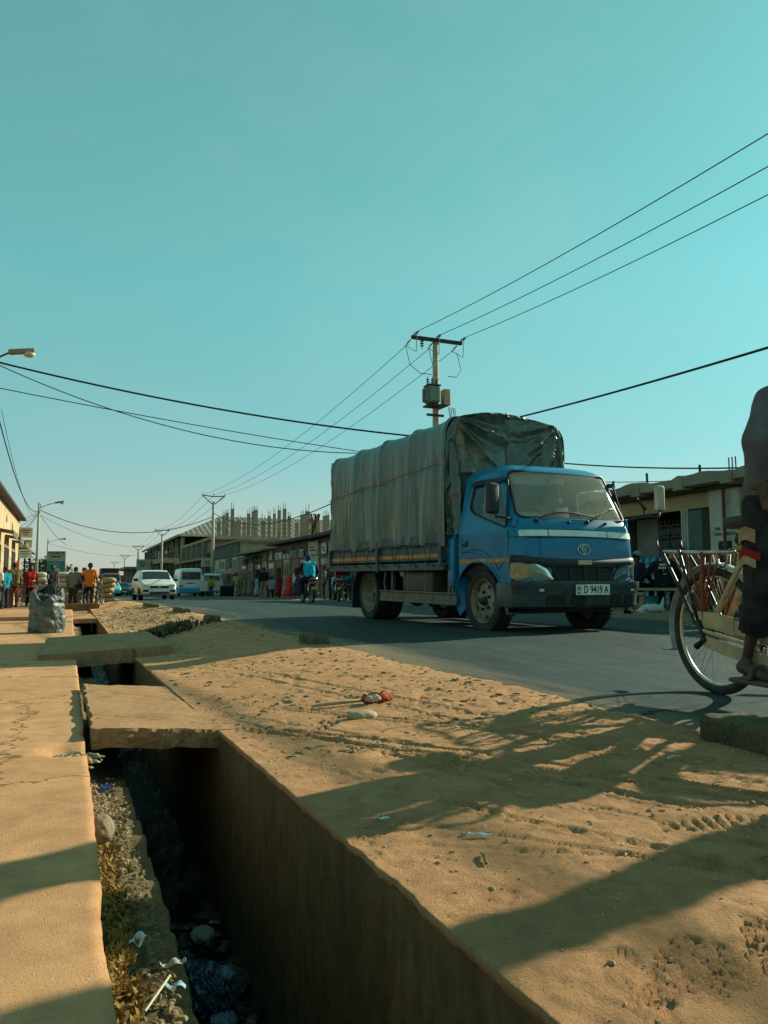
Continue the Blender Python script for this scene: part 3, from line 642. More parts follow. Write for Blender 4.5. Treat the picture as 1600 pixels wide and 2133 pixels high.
    # wipers, washer nozzles
    for (a, c, e) in ((-.62, -.30, .18), (.12, .55, .80)):
        w = MB().tube([fpt(a, 1.40, .02), fpt(lerp(a, c, .5), 1.45, .035), fpt(c, 1.49 if a < 0 else 1.56, .03)], .009, 6).build('wiper_arm', m_blk, T)
        lo, hi = ((-.34, .24), (.30, .86))[a > 0]
        MB().tube([fpt(lo, 1.50 if a < 0 else 1.47, .022), fpt((lo + hi) / 2, 1.495 if a < 0 else 1.57, .022), fpt(hi, 1.455 if a < 0 else 1.60, .022)], .012, 5).build('blade', m_blk, w)
        MB().ball(fpt(a, 1.385, .015), .028).build('pivot', m_blk, w, True)
    for y in (-.16, .42): MB().ball(fpt(y, 1.375, .012), .02).build('washer_nozzle', m_blk, T, True)
    # cab interior
    MB().rbox((.44, 0, 1.26), (.42, 1.70, .26), .06).build('dashboard', m_tan, T, 40)
    MB().ball((.56, -.55, 1.38), .26, 14, 8, (.8, 1.2, .55)).build('dash_hood', m_tan, T, True)
    MB().rbox((.0, 0, .80), (.98, 1.74, .2), .03).build('cab_floor', m_dark, T)
    for y in (-.42, .42):
        s = MB().rbox((-.24, y, 1.28), (.14, .55, .85), .05, ry=R(-8)).build('seat_back', M('grey seat cloth', (.20, .18, .14), .9), T, 40); MB().rbox((-.30, y, 1.78), (.10, .28, .2), .04).build('headrest', M('grey seat cloth', (.20, .18, .14), .9), s, 40)
    MB().tube([(.36 + .19 * math.sin(t) * .45, -.42 + .20 * math.cos(t), 1.40 + .19 * math.sin(t) * .85) for t in np.linspace(0, 2 * math.pi, 24, endpoint=False)], .015, 6, closed=True).tube([(.52, -.42, 1.25), (.36, -.42, 1.40)], .02, 6).build('steering_wheel', m_blk, T, True)
    MB().tube([(.36 + .17 * math.sin(t) * .45, .55 + .18 * math.cos(t), 1.38 + .16 * math.sin(t) * .85) for t in np.linspace(0, math.pi, 12)], .014, 6).build('grab_bar', m_tan, T, True)
    MB().rbox((.46, -.05, 1.93), (.03, .24, .08), .02).tube([(.46, -.05, 1.96), (.47, -.05, 2.05)], .008).build('rear_view_mirror', m_tan, T)
    MB().tube([(.46, -.03, 1.90), (.46, -.02, 1.80), (.46, .0, 1.72)], .006).ball((.46, 0, 1.69), .035).build('hanging_charm', m_white, T)
    MB().rbox((.40, -.42, 1.945), (.02, .62, .15), .008, ry=R(-18)).build('sun_visor', M('visor', (.38, .36, .29), .8), T)
    MB().add([(.30, -.20, 1.35), (.36, -.05, 1.40), (.30, .05, 1.44), (.26, -.1, 1.52), (.28, .12, 1.36)], [(0, 1, 3), (1, 2, 3), (1, 4, 2)]).build('red_cloth', M('red cloth', (.45, .05, .03), .9), T)
    # --- chassis, tank, rails, wheels
    ch = MB()
    for y in (-.38, .38): ch.rbox((-2.3, y, .62), (5.6, .07, .18), .01)
    for x in (.2, -1.0, -2.2, -3.1, -4.2, -4.9): ch.box((x, 0, .62), (.1, .76, .12))
    ch.box((.35, 0, .40), (.6, 1.2, .25)); ch.tube([(-.02, -.7, .40), (-.02, .7, .40)], .06, 8)
    ch.build('chassis', m_dark, T)
    MB().tube([(-3.5, -.7, .40), (-3.5, .7, .40)], .07, 10).ball((-3.5, 0, .40), .2).tube([(-3.4, 0, .42), (-.6, 0, .55)], .045, 8).build('rear_axle', m_dark, T, True)
    tk = MB().rbox((-1.78, -.74, .62), (.98, .36, .34), .06).build('fuel_tank', M('grimy tank', (.075, .068, .048), .6, .2, .35, 6), T, 40)
    for x in (-2.05, -1.5): MB().rbox((x, -.74, .62), (.05, .38, .36), .06).build('strap', m_gal, tk)
    MB().rbox((-1.55, .62, .6), (.8, .4, .3), .04).build('battery_box', m_dark, T)
    for sg in (-1, 1):
        rl = MB(); 
        rl.sheet([[(x, sg * .97, z) for x in np.linspace(-2.95, -.52, 6)] for z in (.34, .36, .40, .44, .475)], .02)
        rl.tube([(-2.95, sg * .975, .48), (-.52, sg * .975, .48)], .016, 6).tube([(-2.95, sg * .975, .335), (-.52, sg * .975, .335)], .016, 6)
        for x in (-2.6, -.8): rl.box((x, sg * .90, .66), (.06, .05, .5))
        rl.build('side_guard', m_gal, T)
        mg = [(-3.5 + .53 * math.cos(a), .38 + .53 * math.sin(a)) for a in np.linspace(math.pi * 1.02, .10, 14)]
        MB().sheet([[(x, y, z) for x, z in mg] for y in ((-1.0, -.52) if sg < 0 else (.52, 1.0))], .015).build('mudguard', m_blk, T, True)
        MB().box((-4.06, sg * .76, .42), (.012, .46, .5)).build('mud_flap', m_blk, T)
        MB().tube([(-2.75, sg * .96, .78), (-2.78, sg * .97, .62), (-2.74, sg * .97, .48)], .018, 6).build('guard_bracket', m_gal, T)
        MB().tube([(-.62, sg * .94, .78), (-.66, sg * .95, .6), (-.62, sg * .96, .48)], .018, 6).build('guard_bracket', m_gal, T)
        MB().rbox((-.655, sg * .90, .90), (.15, .16, .66), .02).rbox((-.665, sg * .88, 1.28), (.09, .10, .2), .02).build('cab_side_post', m_blue, T, 40)
    def wheel(x, y, out, rear=False):
        sg = out; w = .225; tr_ = [(.285, -.09), (.31, -.105), (.36, -.112), (.387, -.10), (.398, -.075)]
        prof = tr_ + [(.402, -.03), (.402, .03)] + [(r_, -a) for r_, a in tr_[::-1]]
        t = MB().lathe(prof, (0, 0, 0), 'Y', 48)
        for k in range(48):      # shoulder lugs
            a = 2 * math.pi * (k + .5) / 48
            for s_ in (-1, 1): t.box((.394 * math.cos(a), s_ * .083, .394 * math.sin(a)), (.02, .05, .030), ry=-a)
        ty = t.build('tyre', m_rub, None, 35)
        if not rear:
            rp = [(.285, .095 * sg), (.278, .105 * sg), (.262, .085 * sg), (.25, .02 * sg), (.235, .03 * sg), (.20, .055 * sg), (.15, .055 * sg), (.10, .060 * sg), (.06, .06 * sg)]
        else:
            rp = [(.285, .095 * sg), (.278, .105 * sg), (.262, .08 * sg), (.25, -.04 * sg), (.235, -.06 * sg), (.16, -.075 * sg), (.12, -.06 * sg), (.06, -.06 * sg)]
        rm = MB().lathe(rp, (0, 0, 0), 'Y', 36).build('wheel', m_steel, T, 40, loc=(x, y, .40)); ty.parent = rm
        hb = .06 * sg if not rear else -.06 * sg
        h = MB().lathe([(.0, hb + .075 * sg), (.035, hb + .07 * sg), (.05, hb + .04 * sg), (.062, hb), (.07, hb - .02 * sg)], (0, 0, 0), 'Y', 16).build('hub', m_dark, rm, True)
        for k in range(5):
            a = 2 * math.pi * k / 5 + .5; MB().lathe([(0, hb + .03 * sg), (.018, hb + .03 * sg), (.022, hb - .01 * sg)], (.115 * math.cos(a), 0, .115 * math.sin(a)), 'Y', 8).build('wheel_nut', m_dark, rm)
            a += .6
            if k in (0, 1, 2, 3, 4): MB().lathe([(0, (hb + .004 * sg) if not rear else hb), (.03, (hb + .002 * sg) if not rear else hb)], (.205 * math.cos(a), -.002 * sg, .205 * math.sin(a)), 'Y', 10).build('vent_hole', m_ink, rm)
        return rm
    wheel(0, -.79, -1); wheel(0, .79, 1)
    for sg in (-1, 1): wheel(-3.5, sg * .82, sg, True); wheel(-3.5, sg * .57, sg, True)
    # --- load bed
    def bedz(x): return 0
    for sg in (-1, 1):
        bd = MB(); bd.sheet([[(x, sg * (1.0 + o), z) for x in np.linspace(-5.08, -.78, 30)] for z, o in ((.93, 0), (.94, .012), (1.0, .012), (1.01, .0), (1.13, .0), (1.14, .012), (1.2, .012), (1.30, 0))], .03)
        bo = bd.build('bed_side', m_blue2, T)
        MB().sheet([[(x, sg * 1.017, z) for x in np.linspace(-5.06, -.95, 24)] for z in (.975, 1.03)], .003).build('reflective_stripe', m_orange, bo)
        MB().rbox((-2.93, sg * 1.0, .85), (4.3, .07, .11), .01).build('bed_sill', m_blue2, bo)
        for x in (-2.92, -.84, -5.05): MB().rbox((x, sg * 1.03, 1.02), (.08, .05, .5 if x == -2.92 else .34), .01).build('bed_post', m_blue2, bo)
        for x in np.linspace(-4.8, -1.0, 8): MB().tube([(x, sg * 1.03, .86), (x, sg * 1.06, .85), (x, sg * 1.06, .89)], .009, 5).build('rope_hook', m_dark, bo)
    MB().rbox((-2.93, 0, .84), (4.3, 1.96, .08), .01).build('bed_floor', m_dark, T)
    MB().rbox((-5.1, 0, 1.08), (.04, 2.0, .44), .01).build('tailgate', m_blue2, T)
    MB().box((-.76, 0, 1.5), (.04, 1.95, 1.25)).build('headboard', m_blue2, T)
    for sg in (-1, 1): MB().rbox((-5.0, sg * .8, .78), (.06, .3, .12), .01).build('tail_lamp', m_red, T)
    MB().tube([(-.62, -.86, .75), (-.72, -.88, .62), (-.62, -.9, .5)], .03, 7).build('air_pipe', m_gal, T, True)
    # --- tarpaulin over hoops
    bows = [-.80, -1.85, -2.9, -3.95, -5.06]; W_, ZH, ZT, ZC = 1.0, 1.155, 2.70, 3.03
    nx, nc = 190, 150
    xs = np.linspace(-5.10, -.72, nx); cs = np.linspace(0, 1, nc)
    # section path: right hem -> up the side -> shoulder -> crown -> left hem
    sec = []; Ls = 1.0
    path = [(-W_, ZH), (-W_, 2.0), (-W_, ZT)] + [(-W_ + .22 - .22 * math.cos(a), ZT + .24 * math.sin(a)) for a in np.linspace(.1, math.pi / 2, 8)] + [(-.4, ZC - .03), (0, ZC)]
    path = path + [(-y, z) for y, z in path[::-1][1:]]
    pl = np.array(path); d = np.r_[0, np.cumsum(np.hypot(*np.diff(pl, axis=0).T))]; d /= d[-1]
    SY = np.interp(cs, d, pl[:, 0]); SZ = np.interp(cs, d, pl[:, 1])
    X, Cc = np.meshgrid(xs, cs); Y0 = np.repeat(SY[:, None], nx, 1); Z0 = np.repeat(SZ[:, None], nx, 1)
    ny_ = np.gradient(SZ); nz_ = -np.gradient(SY); nl = np.hypot(ny_, nz_); NY = np.repeat((-ny_ / nl)[:, None], nx, 1) ; NZ = np.repeat((-nz_ / nl)[:, None], nx, 1)
    side = np.clip((ZT + .1 - Z0) / 1.5, 0, 1) * (np.abs(Y0) > .8); bd_ = np.min([np.abs(X - b_) for b_ in bows], axis=0)
    bow = np.exp(-(bd_ / .06) ** 2) * .018; slack = -(1 - np.exp(-(bd_ / .30) ** 2)) * .022
    u = X + .18 * fbm(X * 1.3, Z0 * .9 + np.sign(Y0) * 5, 101); 
    fold = .030 * np.sin(u * 7.5 + 1.2 * fbm(X, Z0, 102)) * side ** .6 + .026 * (1 - np.abs(np.sin(u * 5.2 + .8 * np.sin(Z0 * 1.1)))) ** 3 * 2 * side ** .8 + .050 * fbm(X * 7 + .6 * Z0, Z0 * .5, 103, 4) * (.15 + side) + .006 * fbm(X * 12, Z0 * 4 + Cc * 14, 106, 3) - .035 * np.abs(fbm(X * 3.2 + .4 * Z0, Z0 * .35, 108, 3)) * side
    strong = .06 * np.exp(-((X + .78 + .10 * (2.6 - Z0)) / .07) ** 2) * side + .05 * np.exp(-((X + 1.75 + .12 * np.clip(2.6 - Z0, 0, 3) ** 1.2 * .5) / .05) ** 2) * side + .04 * np.exp(-((X + 2.95 - .05 * (2.6 - Z0)) / .05) ** 2) * side + .045 * np.exp(-((X + 4.05 + .05 * (2.6 - Z0)) / .05) ** 2) * side
    rope_p = -.010 * np.exp(-((Z0 - (2.12 + .035 * (X + 5))) / .04) ** 2) * (np.abs(Y0) > .8)
    D = bow + slack + fold + strong + rope_p
    Z1 = Z0 - NZ * D * 1 + .0; Y1 = Y0 - NY * D * -1 * -1
    Y1 = Y0 + np.sign(Y0) * D * (np.abs(Y0) > .8) * 1.0 + 0; Z1 = Z0 + D * (np.abs(Y0) <= .92) * .8
    Z1 = Z1 + (Cc < .004) * fbm(X * 3, X * 0, 104) * .04 + .03 * np.sin(X * 2.2) * np.clip((1.5 - Z0) / .35, 0, 1)
    tarp = np_sheet('tarpaulin', X, Y1, Z1, m_tarp); tarp.parent = T
    # front curtain of the tarpaulin, gathered towards the upper corners
    nyy, nzz = 110, 90
    yy = np.linspace(-1.02, 1.02, nyy); tz = np.linspace(0, 1, nzz); Yg, Tg = np.meshgrid(yy, tz)
    top = np.interp(np.abs(Yg), [0, .5, .75, .86, .94, .99, 1.02], [ZC + .02, 3.0, 2.955, 2.91, 2.83, 2.72, 2.6]); Zg = lerp(top, np.where(np.abs(Yg) > .86, 1.3, 2.15), Tg)
    ang = np.arctan2(np.abs(Yg) - .93, 2.9 - Zg + .05); rad = np.hypot(np.abs(Yg) - .93, 2.9 - Zg)
    pl_ = .055 * np.sin(ang * 13 + np.sign(Yg) * 1.0 + fbm(Yg * 2, Zg * 2, 111) * 1.6) * np.clip(rad * 2.2, 0, 1) * np.exp(-rad * .7) + .04 * fbm(Yg * 3.5 + Zg, Zg * 3.5 - Yg, 112, 5) + .02 * (1 - np.abs(np.sin(ang * 8 + 2 * fbm(Yg * 2, Zg * 2, 115)))) ** 4 * 2 - .03 * np.exp(-(Yg / .04) ** 2) * np.clip(Tg * 2, 0, 1)
    Xg = -.70 + pl_ + .04 * Tg - .05 * np.clip((np.abs(Yg) - .9) / .12, 0, 1)
    fl = np_sheet('tarpaulin_front', Xg, Yg, Zg, m_tarp); fl.parent = T
    # side gusset hanging behind the cab
    for sg in (-1, 1):
        xx = np.linspace(-.80, -.56, 16); zz = np.linspace(2.62, 1.28, 60); Xq, Zq = np.meshgrid(xx, zz)
        Yq = sg * (1.0 - .10 * np.clip((Xq + .8) / .24, 0, 1)) + sg * (.035 * np.sin(Xq * 46 + Zq * 3) + .03 * fbm(Xq * 8, Zq * 4, 121)); Xq = Xq + .05 * fbm(Zq * 3, Zq * 0, 122) - .10 * np.clip((Zq - 2.1) / .5, 0, 1) * (Xq + .8) / .24
        q = np_sheet('tarpaulin_flap', Xq, Yq, Zq, m_tarp); q.parent = T
    tb = MB().grid([[(-5.11 + .03 * math.sin(i * 1.7 + j), y, z) for j, y in enumerate(np.linspace(-1, 1, 20))] for i, z in enumerate(np.linspace(1.2, 2.85, 14))]).build('tarpaulin_rear', m_tarp, T, True)
    # ropes
    for sg in (-1, 1):
        MB().tube([(x, sg * (1.055 + .02 * math.sin(x * 5)), 2.12 + .035 * (x + 5) + .015 * math.sin(x * 3)) for x in np.linspace(-5.1, -.78, 40)], .0055, 5).build('rope', m_blk, T)
        k = 0
        for x in np.arange(-4.85, -.95, .27):
            x2 = x + (.17 if k % 2 else -.10) + random.uniform(-.05, .05)
            MB().tube([(x, sg * 1.03, 1.18), (lerp(x, x2, .5), sg * 1.05, 1.04), (x2, sg * 1.05, .87)], .006, 4).build('lashing', m_rope, T); k += 1
        MB().tube([(x, sg * 1.035, 1.165 + .012 * math.sin(x * 9)) for x in np.linspace(-5.08, -.8, 60)], .009, 5).build('hem_rope', m_rope, T)
    MB().tube([(-.62, -.9, 1.9), (-.58, -.86, 2.3)], .008, 5).build('aerial', m_blk, T)
    return T
make_truck()
# ------------------------------------------------------------------ people
SKIN = [M('dark skin', (.055, .030, .018), .5, 0, .15, 12), M('brown skin', (.085, .045, .026), .5, 0, .15, 12)]
m_hair = M('short black hair', (.010, .009, .008), .9, 0, .2, 80, bump=.4, bscale=150)
def cloth(name, col, var=.16, scale=9, col2=None, mix=None): return M('cloth ' + name, col, .9, 0, var, scale, bump=.2, bscale=26, spec=.15, col2=col2, mix=mix)
m_shoe = M('dark shoe leather', (.03, .024, .018), .6); m_sandal = M('sandal', (.10, .06, .035), .7)
def person(label, loc, face, shirt=None, trousers=None, pose=None, h=1.7, sleeve=.9, hair=True, cap_=None, shoes=m_shoe, group=None, skin=0, res=.024, leg=1., extra=None, long=0., skirt=None, lean=None, k=.035, bulk=1., hood=False, fingers=False, fold=1.):
    """face: heading in degrees from +X, counter-clockwise; the figure is modelled facing +X"""
    J = dict(pel=(0, 0, .93), chest=(0, 0, 1.26), neck=(0, 0, 1.44), head=(.02, 0, 1.60), sL=(0, .175, 1.39), sR=(0, -.175, 1.39), eL=(-.02, .235, 1.12), eR=(-.02, -.235, 1.12), wL=(.06, .25, .87), wR=(.06, -.25, .87),
             hL=(0, .085, .90), hR=(0, -.085, .90), kL=(.02, .10, .49), kR=(.02, -.10, .49), aL=(-.02, .11, .08), aR=(-.02, -.11, .08), tL=(.13, .13, .035), tR=(.13, -.13, .035), fL=None, fR=None)
    for a, v in (pose or {}).items(): J[a] = v
    s = h / 1.72; J = {a: (np.array(v, float) * s if v is not None else None) for a, v in J.items()}
    P = thing('person', label, 'person', loc, R(face), group)
    def seg(a, b, ra, rb=None, fl=None): return cap(J[a], J[b], ra * s, (ra if rb is None else rb) * s, fl)
    pel, ch, nk = J['pel'], J['chest'], J['neck']; lat = lambda p, w: (p + np.array([0, w * s, 0]), p - np.array([0, w * s, 0]))
    up = (J['head'] - nk); up = up / np.linalg.norm(up)
    def torso(o=0.):
        a, b = lat(ch, .085); c, d = lat(pel, .07); e, f_ = J['sL'], J['sR']
        return [cap(c, a, (.105 + o) * s, (.115 + o) * s), cap(d, b, (.105 + o) * s, (.115 + o) * s), cap(e * .9 + f_ * .1, ch, (.075 + o) * s, (.10 + o) * s), cap(f_ * .9 + e * .1, ch, (.075 + o) * s, (.10 + o) * s), cap(e, f_, (.062 + o) * s)]
    def arm(S_, o=0., part=2): 
        f_ = [seg('s' + S_, 'e' + S_, .056 + o, .043 + o)]
        if part > 1: f_.append(seg('e' + S_, 'w' + S_, .042 + o, .030 + o))
        return f_
    def hand(S_):
        e_, w_ = J['e' + S_], J['w' + S_]; d = (w_ - e_) / max(np.linalg.norm(w_ - e_), 1e-6); sgn = 1 if S_ == 'L' else -1
        g = J['f' + S_]; dd = d if g is None else np.array(g) / np.linalg.norm(g)
        side_ = np.cross(dd, [0, sgn, 0]); side_ = side_ / max(np.linalg.norm(side_), 1e-6) if np.linalg.norm(side_) > .2 else np.array([1., 0, 0]); nrm = np.cross(dd, side_)
        pal = w_ + dd * .085 * s; o = [cap(w_, pal, .026 * s, .034 * s, None)]
        for q in range(4):
            off = side_ * (q - 1.5) * .020 * s; L = (.075, .085, .08, .062)[q] * s; b0 = pal + off; b1 = b0 + dd * L * .5 + nrm * sgn * .012 * s; b2 = b1 + (dd * .7 + nrm * sgn * .7) * L * .5
            o += [cap(b0, b1, .0105 * s, .0095 * s), cap(b1, b2, .0095 * s, .008 * s)]
        t0 = w_ + dd * .03 * s - side_ * .026 * s; t1 = t0 + (dd * .6 - side_ * .7) * .045 * s; t2 = t1 + (dd * .9 - side_ * .1) * .035 * s
        o += [cap(t0, t1, .014 * s, .012 * s), cap(t1, t2, .012 * s, .009 * s)]; return o
    def legf(S_, o=0., to=2):
        f_ = [cap(J['h' + S_], J['k' + S_], (.085 + o) * s, (.058 + o) * s)]
        if to > 1: f_.append(cap(J['k' + S_], J['a' + S_], (.055 + o) * s, (.036 + o) * s))
        return f_
    hd = J['head']; fw = np.array([1., 0, 0]) if lean is None else np.array(lean) / np.linalg.norm(lean)
    def headf(): 
        sd = np.cross(up, fw); sd = sd / np.linalg.norm(sd)
        return [cap(hd + up * .03 * s - fw * .012 * s, hd - up * .03 * s + fw * .012 * s, .092 * s, .072 * s), cap(hd - up * .085 * s + fw * .045 * s, hd - up * .03 * s + fw * .03 * s, .038 * s, .05 * s), cap(hd + fw * .088 * s + up * .005 * s, hd + fw * .104 * s - up * .028 * s, .010 * s, .017 * s),
                cap(hd + fw * .082 * s - up * .063 * s + sd * .018 * s, hd + fw * .082 * s - up * .063 * s - sd * .018 * s, .013 * s), cap(hd + sd * .088 * s, hd + sd * .09 * s - up * .03 * s, .016 * s), cap(hd - sd * .088 * s, hd - sd * .09 * s - up * .03 * s, .016 * s)]
    def foot(S_, o=0.): return [cap(J['a' + S_] + np.array([-.02, 0, -.03]) * s, J['t' + S_], (.036 + o) * s, (.030 + o) * s)]
    pts = np.array([v for a, v in J.items() if v is not None and a not in ('fL', 'fR')]); lo = pts.min(0) - .19 * s; hi = pts.max(0) + .19 * s
    body = torso(-.02) + headf() + [seg('neck', 'head', .052, .05), cap(ch, nk, .08 * s, .055 * s)] + sum([arm(q) + hand(q) + legf(q, -.012) + foot(q) for q in 'LR'], [])
    if fingers:      # a finer skin where the figure stands close
        pass
    def put(nm, fs, mat, clip=None, kk=k, r_=res, wrinkle=0.):
        f0 = smin(fs, kk * s)
        def f(X, Y, Z):
            d = f0(X, Y, Z)
            if wrinkle: d = d + wrinkle * (np.sin(X * 31 + Z * 23 + 2 * np.sin(Y * 17)) + np.sin(Y * 37 - Z * 29 + 2 * np.sin(X * 13)) + .7 * np.sin(Z * 61 + 3 * np.sin(X * 21 + Y * 15)))
            if clip is not None: d = np.maximum(d, clip(X, Y, Z))
            return d
        V, F = surfnet(f, lo, hi, r_); return link(nm, np_mesh(nm, V, F, mat), P)
    put('body', body, SKIN[skin], kk=.02)
    ax = ch - pel; ax = ax / np.linalg.norm(ax); hem = pel - ax * (.03 + long) * s
    if shirt is not None:
        fs = torso(.012 * bulk); c0 = lambda X, Y, Z: -((X - hem[0]) * ax[0] + (Y - hem[1]) * ax[1] + (Z - hem[2]) * ax[2])
        if long: fs = fs + [cap(pel, hem - ax * .05, .15 * s, .17 * s, (0, 1.25))]
        put('shirt', fs, shirt, lambda X, Y, Z: np.maximum(c0(X, Y, Z), ((X - nk[0]) * up[0] + (Y - nk[1]) * up[1] + (Z - nk[2]) * up[2]) - .02 * s), wrinkle=.0025 * fold)
        for q in 'LR':
            if sleeve <= 0: continue
            if sleeve <= 1: fs = [cap(J['s' + q], J['s' + q] + (J['e' + q] - J['s' + q]) * sleeve, (.068 * bulk) * s, (.060 * bulk) * s)]
            else: fs = [cap(J['s' + q], J['e' + q], .068 * bulk * s, .056 * bulk * s), cap(J['e' + q], J['e' + q] + (J['w' + q] - J['e' + q]) * min(1, sleeve - 1), .055 * bulk * s, .044 * bulk * s)]
            put('sleeve', fs, shirt, wrinkle=.0025 * fold)
    if skirt is not None:
        sm, ln = skirt; w0 = pel; w1 = pel - np.array([0, 0, ln]) * s
        put('skirt', [cap(w0, w1, .15 * s, .21 * s, (0, 1.1))], sm, lambda X, Y, Z: np.maximum(w1[2] - Z, Z - (pel[2] + .08 * s)), wrinkle=.006)
    if trousers is not None:
        fs = [cap(*lat(pel, .05), .118 * s)]
        for q in 'LR':
            fs.append(cap(J['h' + q], J['k' + q], .098 * bulk * s, .072 * bulk * s))
            if leg > .5: t = min(1, (leg - .5) * 2); fs.append(cap(J['k' + q], J['k' + q] + (J['a' + q] - J['k' + q]) * t, .07 * bulk * s, .058 * bulk * s))
        def hems(X, Y, Z):
            c = np.full(X.shape, -1.)
            for q in 'LR':
                if .5 < leg < 1:
                    dv_ = J['a' + q] - J['k' + q]; e_ = J['k' + q] + dv_ * (leg - .5) * 2; dn = dv_ / np.linalg.norm(dv_); pr = (X - e_[0]) * dn[0] + (Y - e_[1]) * dn[1] + (Z - e_[2]) * dn[2]
                    nr_ = np.sqrt((X - e_[0]) ** 2 + (Y - e_[1]) ** 2 + (Z - e_[2]) ** 2) < .13 * s; c = np.where(nr_, np.maximum(c, pr), c)
            return c
        put('trousers', fs, trousers, hems if leg < 1 else None, wrinkle=.003 * fold)
    if shoes is not None:
        for q in 'LR': put('shoe', foot(q, .012), shoes, None)
    if hair:
        f_ = [cap(hd + up * .04 * s - fw * .022 * s, hd - up * .0 * s - fw * .022 * s, .094 * s, .088 * s)]
        put('hair', f_, m_hair, lambda X, Y, Z: -(((X - hd[0]) * up[0] + (Y - hd[1]) * up[1] + (Z - hd[2]) * up[2]) - ((X - hd[0]) * fw[0] + (Y - hd[1]) * fw[1] + (Z - hd[2]) * fw[2]) * .55 - .0))
    if cap_ is not None:
        put('cap', [cap(hd + up * .055 * s - fw * .01 * s, hd + up * .02 * s - fw * .01 * s, .104 * s, .102 * s)] + ([cap(hd + up * .05 * s + fw * .1 * s, hd + up * .045 * s + fw * .15 * s, .05 * s, .045 * s, (2, 4))] if not hood else []), cap_, lambda X, Y, Z: -(((X - hd[0]) * up[0] + (Y - hd[1]) * up[1] + (Z - hd[2]) * up[2]) - (.0 if not hood else -.08) * s))
    eyes = MB(); sd = np.cross(up, fw)
    for q in (-1, 1): eyes.ball(hd + fw * .078 * s + sd * q * .033 * s + up * .012 * s, .013 * s, 8, 6)
    eyes.build('eyes', M('eye', (.25, .22, .2), .3), P, True)
    return P

